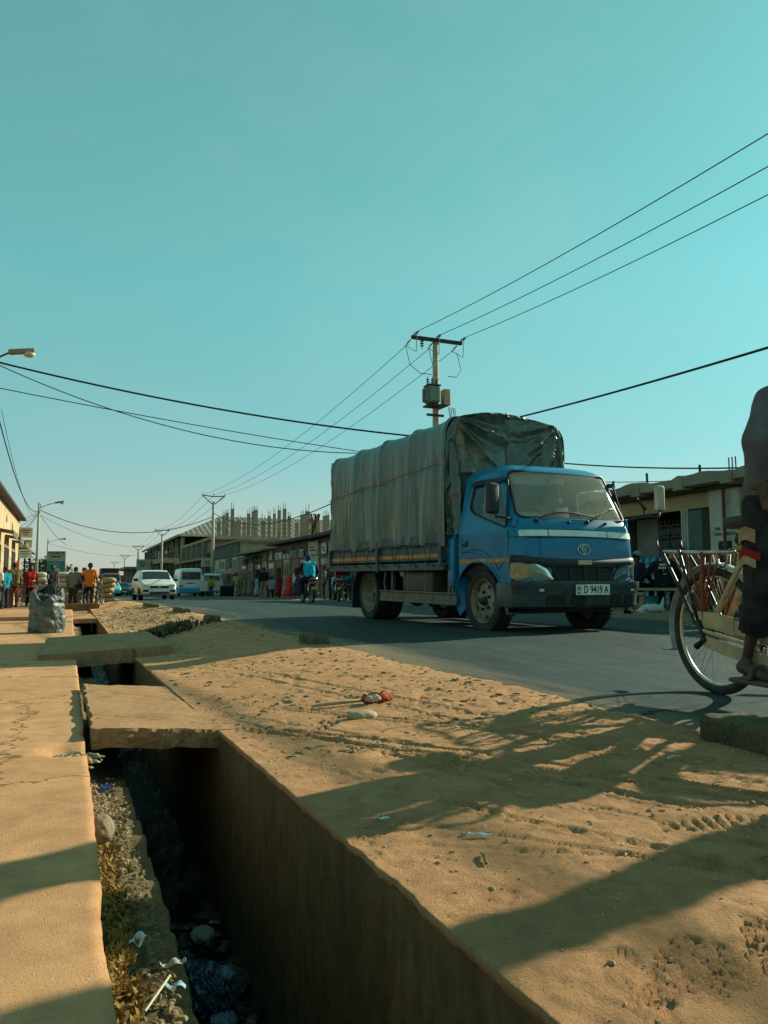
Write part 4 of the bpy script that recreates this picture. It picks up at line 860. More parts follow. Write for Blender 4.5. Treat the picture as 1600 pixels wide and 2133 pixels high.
# ------------------------------------------------------------------ bicycles (local: rear hub at x=0, front hub at +1.10, y to the left)
m_bblk = M('black bicycle enamel', (.015, .014, .013), .45, .1, .3, 20, col2=(.06, .035, .02), mix=(.5, .8)); m_rim = M('dull rim steel', (.42, .38, .30), .35, .8, .2, 20)
m_spoke = M('spoke steel', (.40, .36, .28), .4, .8, 0); m_rust = M('rusty red enamel', (.19, .045, .018), .6, .1, .4, 24, bump=.15)
m_fend = M('grey mudguard', (.40, .44, .42), .45, .2, .25, 12); m_sadd = M('saddle leather', (.03, .022, .015), .6)
def ring(r, t, x, z, n=40, k=8): return MB().tube([(x + r * math.cos(a), 0, z + r * math.sin(a)) for a in np.linspace(0, 2 * math.pi, n, endpoint=False)], t, k, closed=True)
def bicycle(label, loc, rz, fine=False, frame=m_bblk, group=None, lean=0., rack=True, steer=0.):
    B = thing('bicycle', label, 'bicycle', loc, R(rz), group); B.rotation_euler = (R(lean), 0, R(rz)); RR = .335; n = 56 if fine else 26
    spm = None
    for x in (0, 1.10):
        w = ring(.300, .011, 0, 0, n, 6).build('wheel', m_rim, B, True, loc=(x, 0, RR + .015))
        ring(.326, .024, 0, 0, n, 10 if fine else 6).build('tyre', m_rub, w, True)
        MB().lathe([(.012, -.05), (.028, -.045), (.028, -.035), (.016, -.03), (.016, .03), (.028, .035), (.028, .045), (.012, .05)], (0, 0, 0), 'Y', 10).build('hub', m_bblk, w)
        if spm is None: spm = MB().tube([(.0, .03, .02), (.02, .0, .298)], .0016 if fine else .0028, 4 if fine else 3, caps=False).mesh('spoke', m_spoke)
        N = 32 if fine else 14
        for q in range(N):
            o = link('spoke', spm, w, rot=(0, 2 * math.pi * q / N, 0))
            if q % 2: o.scale = (-1, -1, 1)
        a0, a1 = (R(35), R(200)) if x == 0 else (R(10), R(150))
        MB().sheet([[(x + rr_ * math.cos(a), y, RR + .015 + rr_ * math.sin(a)) for a in np.linspace(a0, a1, 20)] for y, rr_ in ((-.032, .368), (-.015, .378), (.015, .378), (.032, .368))], .002).build('mudguard', m_fend if fine else frame, B, True)
    z = RR + .015; bb = (.45, 0, .29); st = (.30, 0, .82); ht = (.86, 0, .86); hb = (.90, 0, .74)
    def tb(nm, pts, r=.015, m=frame, nn=8): return MB().tube(pts, r, nn).build(nm, m, B, True)
    tb('seat_tube', [bb, st], .016); tb('top_tube', [(.315, 0, .78), ht]); tb('down_tube', [bb, hb], .017); tb('head_tube', [(.845, 0, .90), hb], .02)
    cane = M('bamboo cane', (.42, .31, .17), .6, 0, .25, 14) if fine else frame
    for y in (-.055, .055):
        tb('chain_stay', [(0, y, z), (.40, y * .6, .29)], .010); tb('seat_stay', [(0, y, z), (.29, y * .4, .78)], .017 if fine else .009, cane)
        c, s_ = math.cos(R(steer)), math.sin(R(steer)); tb('fork_blade', [(.91, y * .8, .72), (.99, y, .50), (1.10, y, z)], .011)
        if fine: tb('stand_leg', [(-.02, y * 1.6, z), (-.16, y * 1.9, .80)], .009)
    tb('stem', [(.845, 0, .88), (.83, 0, 1.0), (.86, 0, 1.04)], .013, m_rim)
    tb('handlebar', [(.66, .27, 1.03), (.80, .25, 1.05), (.90, .16, 1.05), (.90, -.16, 1.05), (.80, -.25, 1.05), (.66, -.27, 1.03)], .011, m_rim)
    for y in (-.26, .26): tb('grip', [(.66, y * 1.04, 1.03), (.77, y * .98, 1.045)], .016, m_blk)
    MB().tube([st, (.285, 0, .90)], .012).build('seat_post', m_rim, B)
    MB().rbox((.26, 0, .935), (.20, .16, .07), .03, seg=3).rbox((.39, 0, .935), (.14, .07, .05), .022, seg=3).build('saddle', m_sadd, B, True)
    cr = MB().lathe([(.06, -.066), (.085, -.066), (.085, -.062), (.06, -.062)], (.45, 0, .29), 'Y', 20, True).build('chainring', m_rim, B)
    for sg in (-1, 1):
        e = (.45 + .165 * sg * .2, sg * .085, .29 + sg * .162); MB().tube([(.45, sg * .085, .29), e], .010, 6).build('crank', m_rim, B); MB().rbox((e[0], sg * .135, e[2]), (.09, .09, .025), .008).build('pedal', m_blk, B)
    if rack:
        rk = MB(); 
        if not fine:
            for y in (-.07, .07): rk.tube([(.26, y, .76), (-.30, y, .76)], .007, 5).tube([(0, y, z), (-.08, y, .76)], .006, 5).tube([(0, y, z), (.1, y, .76)], .006, 5)
            for x in (-.3, -.1, .1, .25): rk.tube([(x, -.07, .76), (x, .07, .76)], .006, 5)
            rk.build('rack', frame, B)
    if fine:
        rk = MB().tube([(.27, -.085, .775), (-.10, -.085, .785), (-.33, -.085, .80), (-.36, -.05, .80), (-.36, .05, .80), (-.33, .085, .80), (-.10, .085, .785), (.27, .085, .775)], .0095, 8).build('rack', m_rim, B, True)
        for x in (-.25, -.12, .02, .15): MB().tube([(x, -.085, .785), (x, .085, .785)], .007, 6).build('rack_bar', m_rust, rk)
        for y in (-.085, .085):
            MB().tube([(.02, y, .785), (0, y * .95, .60), (0, y * .85, z + .02)], .015, 8).build('rack_stay', m_rust, rk, True)
            for x, t in ((-.25, .9), (-.12, .7), (.16, .9), (.09, .6)): MB().tube([(x, y, .785), (x * .5, y * .95, .62), (0, y * .9, lerp(z + .05, .62, 1 - t))], .007, 6).build('rack_strut', m_rust, rk, True)
            MB().tube([(.14, y, .78), (.14, y, .72), (.18, y, .70), (.215, y, .73), (.215, y, .78)], .007, 6).build('rack_loop', m_rim, rk, True)
            MB().tube([(-.34, y * 1.05, .80), (-.20, y * 1.15, .62), (-.06, y * 1.1, .40), (0, y, z)], .011, 8).build('stand_strut', m_bblk, rk, True)
            MB().tube([(-.355, y, .80), (-.385, y, .84), (-.39, y, .87)], .006, 6).build('rack_hook', m_bblk, rk, True)
        # home-made chain case cut from cane and card
        card = M('tan card', (.40, .29, .155), .8, 0, .25, 8, col2=(.50, .38, .21), bump=.12)
        g = MB().sheet([[(x, -.088, lerp(za, zb, t)) for x, za, zb in ((-.04, .375, .455), (.10, .36, .45), (.24, .335, .43))] for t in (0, 1)], .006).build('chain_case', card, B)
        MB().sheet([[(x, -.096, lerp(za, zb, t)) for x, za, zb in ((-.02, .27, .335), (.15, .235, .30), (.34, .20, .27), (.50, .175, .25))] for t in (0, 1)], .006).build('lower_panel', card, g)
        MB().sheet([[(x, -.084, lerp(za, zb, t)) for x, za, zb in ((.22, .345, .41), (.36, .33, .40), (.52, .30, .40))] for t in (0, 1)], .006).build('front_panel', card, g)
        MB().tube([(-.02, -.09, .355), (.40, -.09, .29)], .012, 7).build('cane_rail', cane, g)
        MB().tube([(-.03, -.092, .40), (.02, -.095, .30), (-.05, -.095, .26)], .02, 7).build('axle_bracket', m_bblk, B)
        MB().tube([(0, -.11, z), (-.10, -.13, z - .01), (-.11, -.13, z - .04), (-.105, -.13, z - .10)], .007, 6).build('axle_peg', m_rim, B)
        MB().sheet([[(-.352 - .035 * i, y, .222 - .012 * i + .004 * i * i) for y in (-.034, .034)] for i in range(4)], .003).build('mudguard_flap', m_bblk, B)
    return B

# ------------------------------------------------------------------ cars and vans, lofted body from stations
m_cglass = M('dark car glass', (.012, .016, .017), .08, 0, .2, 4, spec=.8)
m_tyre = M('plain tyre', (.018, .018, .017), .9, 0, .2, 10); m_hub = M('car wheel steel', (.30, .29, .26), .4, .6, .2)
def car(name, label, cat, loc, rz, paint, st, wheels, track, glass, wr=.31, lower=None, lz=.45, bumperm=None, lamps=None, rear=None, plate=None, extra=None, group=None):
    """st: stations (x, z_bottom, z_belt, z_top, w_bottom, w_belt, w_top); glass: list of (x0, x1) side windows + front/rear screens by station index"""
    V = thing(name, label, cat, loc, R(rz), group); st = np.array(st, float); xs = np.linspace(st[0, 0], st[-1, 0], 60)
    I = lambda k, x: np.interp(x, st[:, 0], st[:, k])
    def sec(x, o=0.):
        zb, zl, zt, wb, wl, wt = [float(I(k, x)) for k in range(1, 7)]; zm = lerp(zb, zl, .5); wt = wt + o; wl = wl + o; wb = wb + o
        half = [(0, zb), (wb * .9, zb), (wb, zb + .06), (wl, zm), (wl, zl - .03), (wl - .012, zl), (lerp(wl, wt, .5), lerp(zl, zt, .5)), (wt, zt - min(.09, (zt - zl) * .25)), (wt * .93, zt - .02), (wt * .6, zt + o), (0, zt + .01 + o)]
        return [(x, -y, z) for y, z in half] + [(x, y, z) for y, z in half[::-1][1:]]
    mb = MB(); G = [sec(x) for x in xs]; mb.grid(G); n = len(G[0]); mb.add(G[0], [tuple(range(n))]); mb.add(G[-1], [tuple(range(n))[::-1]])
    mb.build('body', paint, V, 32)
    def sidew(x0, x1, z0=.05, z1=.9, nm='side_window'):
        for sg in (-1, 1):
            rows = []
            for t in (z0, (z0 + z1) / 2, z1):
                row = []
                for x in np.linspace(*(x0 if isinstance(x0, tuple) else (x0, x1)), 8) if False else np.linspace(lerp(x0[0], x0[1], t) if isinstance(x0, tuple) else x0, lerp(x1[0], x1[1], t) if isinstance(x1, tuple) else x1, 8):
                    zl, zt, wl, wt = float(I(2, x)), float(I(3, x)), float(I(5, x)), float(I(6, x)); row.append((x, sg * (lerp(wl - .012, wt, t) + .006), lerp(zl, zt - .09, t)))
                rows.append(row)
            MB().grid(rows, sg > 0).build(nm, m_cglass, V)
    for g in glass:
        if g[0] == 'side': sidew(g[1], g[2])
        else:      # screen between two x positions, spanning the width
            _, xa, xb, tr = g; rows = []
            for i in range(7):
                x = lerp(xa, xb, i / 6); zt = float(I(3, x)); w = float(I(6, x)) * tr; rows.append([(x + (.008 if xa > xb else -.008), w * t, zt + .018 - .012 * abs(t) ** 3 * 2) for t in np.linspace(-1, 1, 11)])
            MB().grid(rows, xa < xb).build(g[0], m_cglass, V, True)
    for wx in wheels:
        for sg in (-1, 1):
            w = MB().lathe([(.0, .02 * sg), (.05, .03 * sg), (wr * .55, .045 * sg), (wr * .64, .06 * sg)], (0, 0, 0), 'Y', 18).build('wheel', m_hub, V, True, loc=(wx, sg * (track - .03), wr))
            MB().lathe([(wr * .6, .07), (wr * .9, .09), (wr, .06), (wr, -.1), (wr * .6, -.1)], (0, 0, 0), 'Y', 22).build('tyre', m_tyre, w, 40)
            x0 = wx; MB().tube([(x0 + wr * 1.13 * math.cos(a), sg * (float(I(5, x0)) + .002), wr + wr * 1.13 * math.sin(a)) for a in np.linspace(.0, math.pi, 12)], .035, 5).build('wheel_arch', m_blk, V)
    if lower is not None:
        rows = [[(x, -float(I(5, x)) - .006, z) for x in xs[::3]] for z in (float(st[:, 1].min()) + .03, lz)]; MB().grid(rows).build('painted_sill', lower, V)
        MB().grid([[(x, -y, z) for x, y, z in r_] for r_ in rows], True).build('painted_sill', lower, V)
        for xe, sg in ((st[-1, 0], 1), (st[0, 0], -1)):
            w = float(I(5, xe)); MB().rbox((xe + sg * .02, 0, (lz + float(I(1, xe))) / 2 + .02), (.05, 2 * w * .98, lz - float(I(1, xe))), .02).build('painted_bumper', lower, V)
    for q in (extra or []):      # (name, centre, size, material)
        MB().rbox(q[1], q[2], min(.02, min(q[2]) * .3)).build(q[0], q[3], V)
    return V
def motorcycle(label, loc, rz, group=None, steer=0., paint=None):
    B = thing('motorcycle', label, 'motorcycle', loc, R(rz), group); red = paint or M('motorcycle red', (.22, .025, .015), .4)
    for x in (0, 1.27):
        w = MB().lathe([(.0, .03), (.05, .03), (.05, -.03), (0, -.03)], (0, 0, 0), 'Y', 12).build('wheel', m_hub, B, loc=(x, 0, .30)); ring(.23, .018, 0, 0, 28, 6).build('rim', m_rim, w, True); ring(.265, .045, 0, 0, 28, 8).build('tyre', m_tyre, w, True)
        for q in range(6): MB().box((.12 * math.cos(q * 1.047), 0, .12 * math.sin(q * 1.047)), (.2, .02, .02), ry=-q * 1.047).build('wheel_spoke', m_hub, w)
    T_ = lambda nm, p, r, m: MB().tube(p, r, 7).build(nm, m, B, True)
    for y in (-.09, .09):
        T_('fork', [(1.27, y, .30), (1.02, y, .86)], .022, m_chr); T_('swing_arm', [(0, y, .30), (.42, y * .8, .36)], .02, m_blk); T_('shock', [(.05, y * 1.2, .34), (.16, y, .66)], .026, m_chr)
        T_('mirror_stalk', [(.98, y * 2.4, 1.02), (.94, y * 3.4, 1.20)], .007, m_blk); MB().rbox((.94, y * 3.5, 1.22), (.03, .11, .08), .015).build('mirror', m_blk, B)
        MB().ball((-.16, y * 1.6, .66), .03).build('indicator', m_amber, B, True); T_('foot_peg', [(.45, y, .32), (.45, y * 2.4, .32)], .015, m_blk)
    MB().rbox((.55, 0, .42), (.36, .26, .34), .06).build('engine', m_dark, B, 40); MB().ball((.70, 0, .80), .17, 14, 9, (1.5, .85, .75)).build('fuel_tank', red, B, True)
    MB().rbox((.18, 0, .80), (.72, .24, .10), .04, seg=3).build('seat', m_blk, B, 40); MB().sheet([[(.28 * 1.22 * math.cos(a), y, .30 + .28 * 1.22 * math.sin(a)) for a in np.linspace(R(60), R(190), 10)] for y in (-.07, .07)], .006).build('rear_mudguard', m_blk, B)
    MB().rbox((-.06, 0, .70), (.34, .2, .12), .04).build('tail_cowl', red, B, 40); MB().rbox((-.24, 0, .68), (.03, .14, .07), .015).build('tail_lamp', m_red, B); MB().rbox((-.30, 0, .52), (.012, .22, .12), .004, ry=R(-15)).build('number_plate', M('yellow plate', (.72, .42, .05), .5), B)
    T_('handlebar', [(.90, .36, .98), (.99, .25, 1.03), (1.03, 0, .94), (.99, -.25, 1.03), (.90, -.36, .98)], .013, m_blk); MB().ball((1.10, 0, .88), .10, 12, 8).build('headlamp', m_chr, B, True)
    T_('exhaust', [(.65, -.14, .3), (.4, -.16, .24), (.1, -.17, .26), (-.28, -.18, .34)], .04, m_chr); T_('carrier', [(-.1, .1, .84), (-.32, .1, .86), (-.32, -.1, .86), (-.1, -.1, .84)], .011, m_chr)
    T_('frame', [(1.02, 0, .82), (.75, 0, .62), (.3, 0, .72), (-.1, 0, .74)], .03, m_blk)
    return B
# ------------------------------------------------------------------ near right: the bicycle with its rider, kerb block
BH = -96.    # heading of the bicycle, degrees from +X
bicycle('black bicycle with tall red rack and bamboo stays at right edge', (3.335, 3.30, .012), BH, fine=True)
m_jean = cloth('black jeans', (.016, .017, .018), .3, 14, col2=(.035, .036, .036))
m_hoodie = cloth('charcoal hoodie', (.10, .10, .105), .2, 10)
c_, s_ = math.cos(R(BH)), math.sin(R(BH))
rider = person('person in charcoal hoodie and patched black jeans riding the bamboo bicycle', (3.335 + .49 * c_, 3.30 + .49 * s_, .012), BH, m_hoodie, m_jean, dict(
    pel=(0, 0, 1.0), chest=(.12, 0, 1.33), neck=(.22, 0, 1.52), head=(.31, 0, 1.66), sL=(.18, .19, 1.47), sR=(.18, -.19, 1.47), eL=(.21, .30, 1.28), eR=(.21, -.30, 1.28), wL=(.17, .28, 1.10), wR=(.17, -.28, 1.10), fL=(.3, -.3, -.8), fR=(.3, .3, -.8),
    hL=(.02, .09, .98), hR=(.02, -.10, .98), kL=(.36, .14, .88), kR=(.02, -.14, .58), aL=(-.05, .135, .56), aR=(-.11, -.14, .22), tL=(.09, .145, .50), tR=(.04, -.15, .155)), h=1.72, sleeve=2., shoes=None, res=.0115, leg=.80, bulk=1.15, k=.03, long=.02, fold=.7)
for q in ('L', 'R'):
    z0 = .44 if q == 'L' else .13
    a = np.array([-.06, .14, .475]) if q == 'L' else np.array([-.11, -.145, .14]); MB().rbox((a[0] + .06, a[1], a[2] - .015), (.27, .10, .025), .012).build('sandal', m_sandal, rider, 40)
    MB().tube([(a[0] + .08, a[1] - .055, a[2]), (a[0] + .08, a[1] - .03, a[2] + .06), (a[0] + .08, a[1] + .03, a[2] + .06), (a[0] + .08, a[1] + .055, a[2])], .014, 6).build('sandal_strap', m_sandal, rider)
def patch(nm, u0, u1, w0, w1, mat, cols=None):   # cloth patches sewn on the near thigh: cling to the outside of the right leg
    hip, kn = np.array([.02, -.10, .98]), np.array([.02, -.14, .58]); rows = []
    for i in range(6):
        t = lerp(u0, u1, i / 5); c = hip + (kn - hip) * t; r_ = lerp(.098, .072, t) * 1.15 + .012
        rows.append([(c[0] + r_ * math.cos(a), c[1] - r_ * abs(math.sin(a)), c[2] + .012 * math.sin(a * 5)) for a in np.linspace(R(w0), R(w1), 8)])
    return MB().sheet(rows, .004).build(nm, mat, rider, True)
patch('knee_patch', .26, .42, 150, 62, M('tan card cloth', (.30, .20, .115), .9, 0, .3, 18, bump=.3))
patch('red_patch', .52, .62, 120, 50, cloth('red', (.22, .015, .015))); patch('pale_patch', .62, .72, 125, 60, cloth('cream stripe', (.30, .23, .15)))
# kerb block left standing at the edge of the carriageway
def rough_block(name, c, d, mat, seed, rz=0, amp=.02, n=14):
    def f(X, Y, Z):
        q = np.maximum(np.maximum(np.abs(X) - d[0] / 2, np.abs(Y) - d[1] / 2), np.abs(Z) - d[2] / 2); q2 = np.sqrt(np.maximum(np.abs(X) - d[0] / 2 + .03, 0) ** 2 + np.maximum(np.abs(Y) - d[1] / 2 + .03, 0) ** 2 + np.maximum(np.abs(Z) - d[2] / 2 + .03, 0) ** 2) - .03
        return np.where(q2 > -.029, q2, q) + amp * (fbm(X * 9 + Z * 7, Y * 9 - Z * 5, seed) + .5 * fbm(X * 31 + Z * 17, Y * 31 + Z * 23, seed + 3))
    V, F = surfnet(f, [-k / 2 - .05 for k in d], [k / 2 + .05 for k in d], max(d) / n / 4 if max(d) < 1 else .017)
    return link(name, np_mesh(name, V, F, mat), None, c, (0, 0, rz))
m_kerb = ground_mat('mossy kerb concrete', (.12, .095, .052), (.23, .17, .095), 120, .9, patch=7, speck=(60, .22, (.22, .19, .13)))
tag(rough_block('kerb_block', (2.52, 1.70, -.035), (.26, 1.62, .25), m_kerb, 3, R(-1), .022), 'rough mossy concrete kerb block at the right edge beside the sand', 'kerb')
# ------------------------------------------------------------------ where things stand: bearing across the view and distance in metres
def spot(px, d, dz=0., left=False):
    xc = (px - 800) / 1600 * d; X = xc * .9265 + d * .3763; Y = -xc * .3763 + d * .9265
    return (X, Y, float((g_left if left else g_road)(Y)) + dz)
# ------------------------------------------------------------------ slabs bridging the drain
def slab(label, x0, x1, y0, y1, z0, z1, th, seed, tilt=0.):
    n = 60; m = 30; mb = MB(); top = []; bot = []
    for i in range(m):
        y = lerp(y0, y1, i / (m - 1)); r0 = []; r1 = []
        for j in range(n):
            x = lerp(x0, x1, j / (n - 1)); e = .012 * (i in (0, m - 1)); yy = y + float(fbm(x * 17, y * 0 + seed, seed)) * .03 * (i in (0, 1, m - 1, m - 2)); xx = x + float(fbm(y * 11, x * 0, seed + 4)) * .025 * (j in (0, n - 1))
            z = lerp(z0, z1, i / (m - 1)) + tilt * (x - x0) + float(fbm(np.array(x * 8.), np.array(y * 8.), seed)) * .008; r0.append((xx, yy, z)); r1.append((xx, yy, z - th + float(fbm(np.array(x * 9), np.array(y * 9), seed + 7)) * .012))
        top.append(r0); bot.append(r1)
    mb.grid(top); mb.grid(bot, True)
    mb.grid([[(a[0], lerp(a[1], b[1], q / 7) + (0 if q in (0, 7) else float(fbm(np.array(a[0] * 40.), np.array(q * 2.3), seed + 9)) * .014 - .002), lerp(a[2], b[2], q / 7)) for a, b in zip(top[0], bot[0])] for q in range(8)], True); mb.grid([top[-1], bot[-1]]); mb.grid([[r[0] for r in top], [r[0] for r in bot]]); mb.grid([[r[-1] for r in top], [r[-1] for r in bot]], True)
    return tag(mb.build('drain_slab', m_conc, None, 30), label, 'concrete slab')
slab('nearest concrete slab bridging the drain, chipped front edge', PE + .03, DR + .07, 3.80, 5.92, -.033, -.09, .09, 31, -.075)
slab('tilted shaded concrete slab over the drain, second from the front', -.28, DR + .42, 9.0, 12.3, -.13, -.16, .16, 36, .045)
slab('far concrete slab across the drain by the bicycle men', -.1, DR + .5, 22.0, 27, -.30, -.33, .12, 39, 0)
slab('pale concrete kerb platform where people stand on the left', -9, -.32, 21.2, 29.5, -.20, -.25, .16, 44, 0)
# ------------------------------------------------------------------ far kerb stones along the road edge
for k, (px, d, w, lb) in enumerate([(445, 12.9, .5, 'small dark kerb stone lying at the shaded road edge'), (382, 17.2, 1.3, 'low kerb stone with sand banked against it, nearer of two'), (318, 22.3, 2.2, 'longest sand-covered kerb stone at the road edge'), (655, 8.05, .32, 'broken dark stone half buried in the sand by the road')]):
    p = spot(px, d); tag(rough_block('kerb_stone', (p[0], p[1], p[2] + .01), (.2, w, .17), m_kerb, 60 + k, R(2 + 6 * (k == 3)), .02), lb, 'kerb stone', 'kerb stones')
# ------------------------------------------------------------------ litter and rubble
def bits(name, n, area, zf, size, mat, flat=.35, label=None, seed=1, parent=None, mats=None):
    """loose bits nobody could count, one object"""
    r = random.Random(seed); mb = MB()
    for i in range(n):
        x, y = area(r); s = size[0] + (size[1] - size[0]) * r.random() ** 2; a = r.random() * 6.28; z = zf(x, y)
        L = s * r.uniform(.7, 2.0); w = s * r.uniform(.4, 1); hh = s * flat * r.uniform(.5, 1.5); c, q = math.cos(a), math.sin(a)
        pts = [(-L, -w * .7, 0), (L * .9, -w, 0), (L, w * .8, 0), (-L * .8, w, 0), (-L * .6, -w * .4, hh), (L * .5, -w * .5, hh * .8), (L * .4, w * .4, hh), (-L * .5, w * .5, hh * .9)]
        mb.add([(x + px_ * c - py_ * q, y + px_ * q + py_ * c, z + pz - hh * .2) for px_, py_, pz in pts], [(4, 5, 6, 7), (0, 1, 5, 4), (1, 2, 6, 5), (2, 3, 7, 6), (3, 0, 4, 7)])
    o = mb.build(name, mat, parent); return struct(o, label, 'stuff')
m_rubble = M('rubble chips', (.26, .165, .08), .95, 0, .4, 3, gen='Object', col2=(.42, .275, .14))
m_leaf = M('dead leaves and chaff', (.17, .11, .05), .95, 0, .5, 4, col2=(.30, .21, .10)); m_dgrey = M('grey pebbles', (.13, .11, .075), .95, 0, .4, 5)
def vz(x, y):
    a, b = float(g_left(y)), float(g_road(y)); t = float(sstep(DR, 2.35, x)); return a + (b - a) * t
bits('rubble', 1700, lambda r: (r.uniform(DR + .05, 2.35), 11.5 + 15 * r.random()), vz, (.012, .06), m_rubble, .35, 'broken rubble and chips spread beside the far drain', 3)
bits('verge_chaff', 1300, lambda r: (r.uniform(DR + .05, 2.5), 3.0 + 9 * r.random() ** 1.5), vz, (.006, .022), m_leaf, .4, 'scattered chaff and crumbs on the sand', 4)
bits('verge_pebbles', 2600, lambda r: (r.uniform(DR + .02, 2.4), .9 + 4 * r.random()), vz, (.0015, .006), M('sand clods', (.40, .24, .12), .95, 0, .5, 9, col2=(.55, .36, .19)), .7, 'small pebbles in the sand', 5)
lz = lambda x, y: float(g_left(y)) - LD + .012
bits('ledge_debris', 1500, lambda r: (r.uniform(PE, DL - .03), 1.4 + 2.4 * r.random()), lz, (.0025, .009), m_leaf, .6, 'chips and plant scraps on the drain ledge', 6)
bits('ledge_gravel', 420, lambda r: (min(DL - .03, PE + abs(r.gauss(0, .05))), 2.5 + 1.3 * r.random()), lambda x, y: lz(x, y) + .02, (.003, .010), M('pale rubble', (.27, .20, .115), .95, 0, .35, 20), .8, 'pale crumbled mortar at the foot of the pavement edge', 7)
bits('floor_litter', 260, lambda r: (r.uniform(DL, DR), 1.6 + 2.2 * r.random()), lambda x, y: float(g_left(y)) - FD + .02, (.01, .04), M('wet litter', (.06, .07, .064), .3, 0, .6, 9), .4, 'dark wet litter at the bottom of the drain', 8)
bits('pit_rubble', 160, lambda r: (.02 + r.gauss(0, .05), 3.62 + r.gauss(0, .07)), lambda x, y: float(g_left(y)) - .05, (.006, .02), M('pale rubble', (.38, .29, .17)), .8, 'broken screed rubble in the pit beside the near slab', 9)
# dry moss plants on the ledge
def tufts(name, n, area, zf, hgt, mat, label, seed):
    r = random.Random(seed); mb = MB()
    for i in range(n):
        x, y = area(r); z = zf(x, y)
        for q in range(7):
            a = r.random() * 6.28; L = hgt * r.uniform(.4, 1.2); w = L * .16; dx, dy = math.cos(a), math.sin(a); b = r.uniform(.2, .8)
            p1 = (x + dx * L * b * .5, y + dy * L * b * .5, z + L * .6); p2 = (x + dx * L * b, y + dy * L * b, z + L * r.uniform(.6, 1)); mb.add([(x - dy * w, y + dx * w, z), (x + dy * w, y - dx * w, z), (p1[0] + dy * w * .8, p1[1] - dx * w * .8, p1[2]), (p1[0] - dy * w * .8, p1[1] + dx * w * .8, p1[2]), p2], [(0, 1, 2, 3), (3, 2, 4)])
    return struct(mb.build(name, mat), label, 'stuff')
m_moss = M('dry ochre moss', (.26, .155, .03), .95, 0, .4, 30, col2=(.36, .23, .06))
tufts('ledge_plants', 1000, lambda r: (PE + .005 + abs(r.gauss(0, .030)), r.choice((1.72, 1.9, 2.02, 2.15, 2.3, 2.48, 2.68)) + r.gauss(0, .06)), lambda x, y: lz(x, y) + .025, .03, m_moss, 'dry ochre moss growing along the drain ledge', 12)
tufts('roadside_grass', 420, lambda r: (1.35 + r.gauss(0, .22), 12.6 + r.gauss(0, .25)), vz, .13, M('dry grass', (.13, .10, .045), .95, 0, .4, 10), 'dry grass tuft at the edge of the shaded verge', 13)
# single pieces of litter
def blob(name, label, cat, loc, rad, mat, seed, amp=.25, sc=(1, 1, 1), rz=0., freq=3., res=None, flatz=None, group=None, smooth=True):
    rad = float(rad)
    def f(X, Y, Z):
        d = np.sqrt((X / sc[0]) ** 2 + (Y / sc[1]) ** 2 + (Z / sc[2]) ** 2) - rad
        q = freq / rad; return d * min(sc) + amp * rad * min(sc) * (fbm(X * q + Z * q * .7, Y * q - Z * q * .6, seed) + .6 * np.abs(fbm(X * q * 2 - Z * q, Y * q * 2 + Z * q * 1.3, seed + 5)))
    e = [rad * k * 1.45 for k in sc]; V, F = surfnet(f, [-a for a in e], e, res or max(e) / 20)
    if flatz is not None: V[:, 2] = np.maximum(V[:, 2], flatz)
    return tag(link(name, np_mesh(name, V, F, mat, smooth), None, loc, (0, 0, rz)), label, cat, group)
m_stone = M('drain stone', (.20, .15, .09), .9, 0, .25, 30, bump=.3)
blob('stone', 'rounded stone lodged against the pavement edge on the ledge', 'stone', (PE + .03, 2.63, float(g_left(2.6)) - .09), .046, m_stone, 5, .12, (.85, 1.2, .95))
blob('stone', 'pale grey stone on the drain floor near the plastic bag', 'stone', (.56, 3.38, -.83), .05, M('pale stone', (.28, .27, .22), .9), 8, .2, (1, 1.1, .6))
blob('stone', 'flat pale stone on the sand just below the red rag', 'stone', (1.37, 3.67, vz(1.37, 3.67) + .012), .075, M('sandstone', (.34, .26, .15), .9, 0, .2, 20), 11, .15, (1.1, .6, .4))
m_rag = cloth('red rag', (.30, .025, .018), .4, 30, col2=(.42, .07, .05))
tag(blob('rag', '', '', (1.60, 4.04, vz(1.6, 4.04) + .022), .072, m_rag, 21, .9, (1.25, .55, .42), .2, 5, .006), 'crumpled red rag lying on the sand verge', 'rag')
tag(blob('rag', '', '', (1.57, 4.01, vz(1.6, 4.04) + .028), .04, cloth('dirty white', (.42, .36, .27)), 23, .6, (1.4, .6, .5), .3, 5, .005), 'dirty white scrap tangled in the red rag', 'rag')
tag(MB().tube([(1.25, 4.14, vz(1.25, 4.1) + .010), (1.38, 4.10, vz(1.38, 4.1) + .018), (1.54, 4.06, vz(1.54, 4.1) + .02)], [.007, .010, .009], 7).build('stick', M('bare wood', (.36, .26, .15), .8, 0, .2, 30), None, True), 'thin bare stick pointing left from the red rag', 'stick')
def scrap(name, label, cat, loc, L, w, mat, seed, rz=0., hz=.012):
    r = np.random.RandomState(seed); G = [[(L * (j / 9 - .5), w * (i / 4 - .5) + .1 * w * math.sin(j), hz * (math.sin(j * 1.1 + seed) + .5 * math.sin(i * 2 + j)) * .5 + hz + r.uniform(-.1, .1) * hz) for j in range(10)] for i in range(5)]
    return tag(MB().sheet(G, .0012).build(name, mat, None, True, loc, (0, 0, rz)), label, cat)
m_ppr = M('white wrapper', (.55, .56, .52), .6, 0, .1, 20); m_bwrap = M('pale blue wrapper', (.22, .38, .50), .45, 0, .3, 30, col2=(.45, .58, .62))
scrap('paper_strip', 'pale blue paper strip on the sand left of the tyre tracks', 'paper strip', (1.01, 1.82, vz(1.01, 1.82) + .004), .062, .012, m_bwrap, 3, -.55, .004)
scrap('wrapper', 'crumpled white wrapper on the mossy drain ledge', 'wrapper', (PE + .08, 1.96, lz(.15, 1.96) + .02), .06, .035, m_ppr, 5, .5, .014)
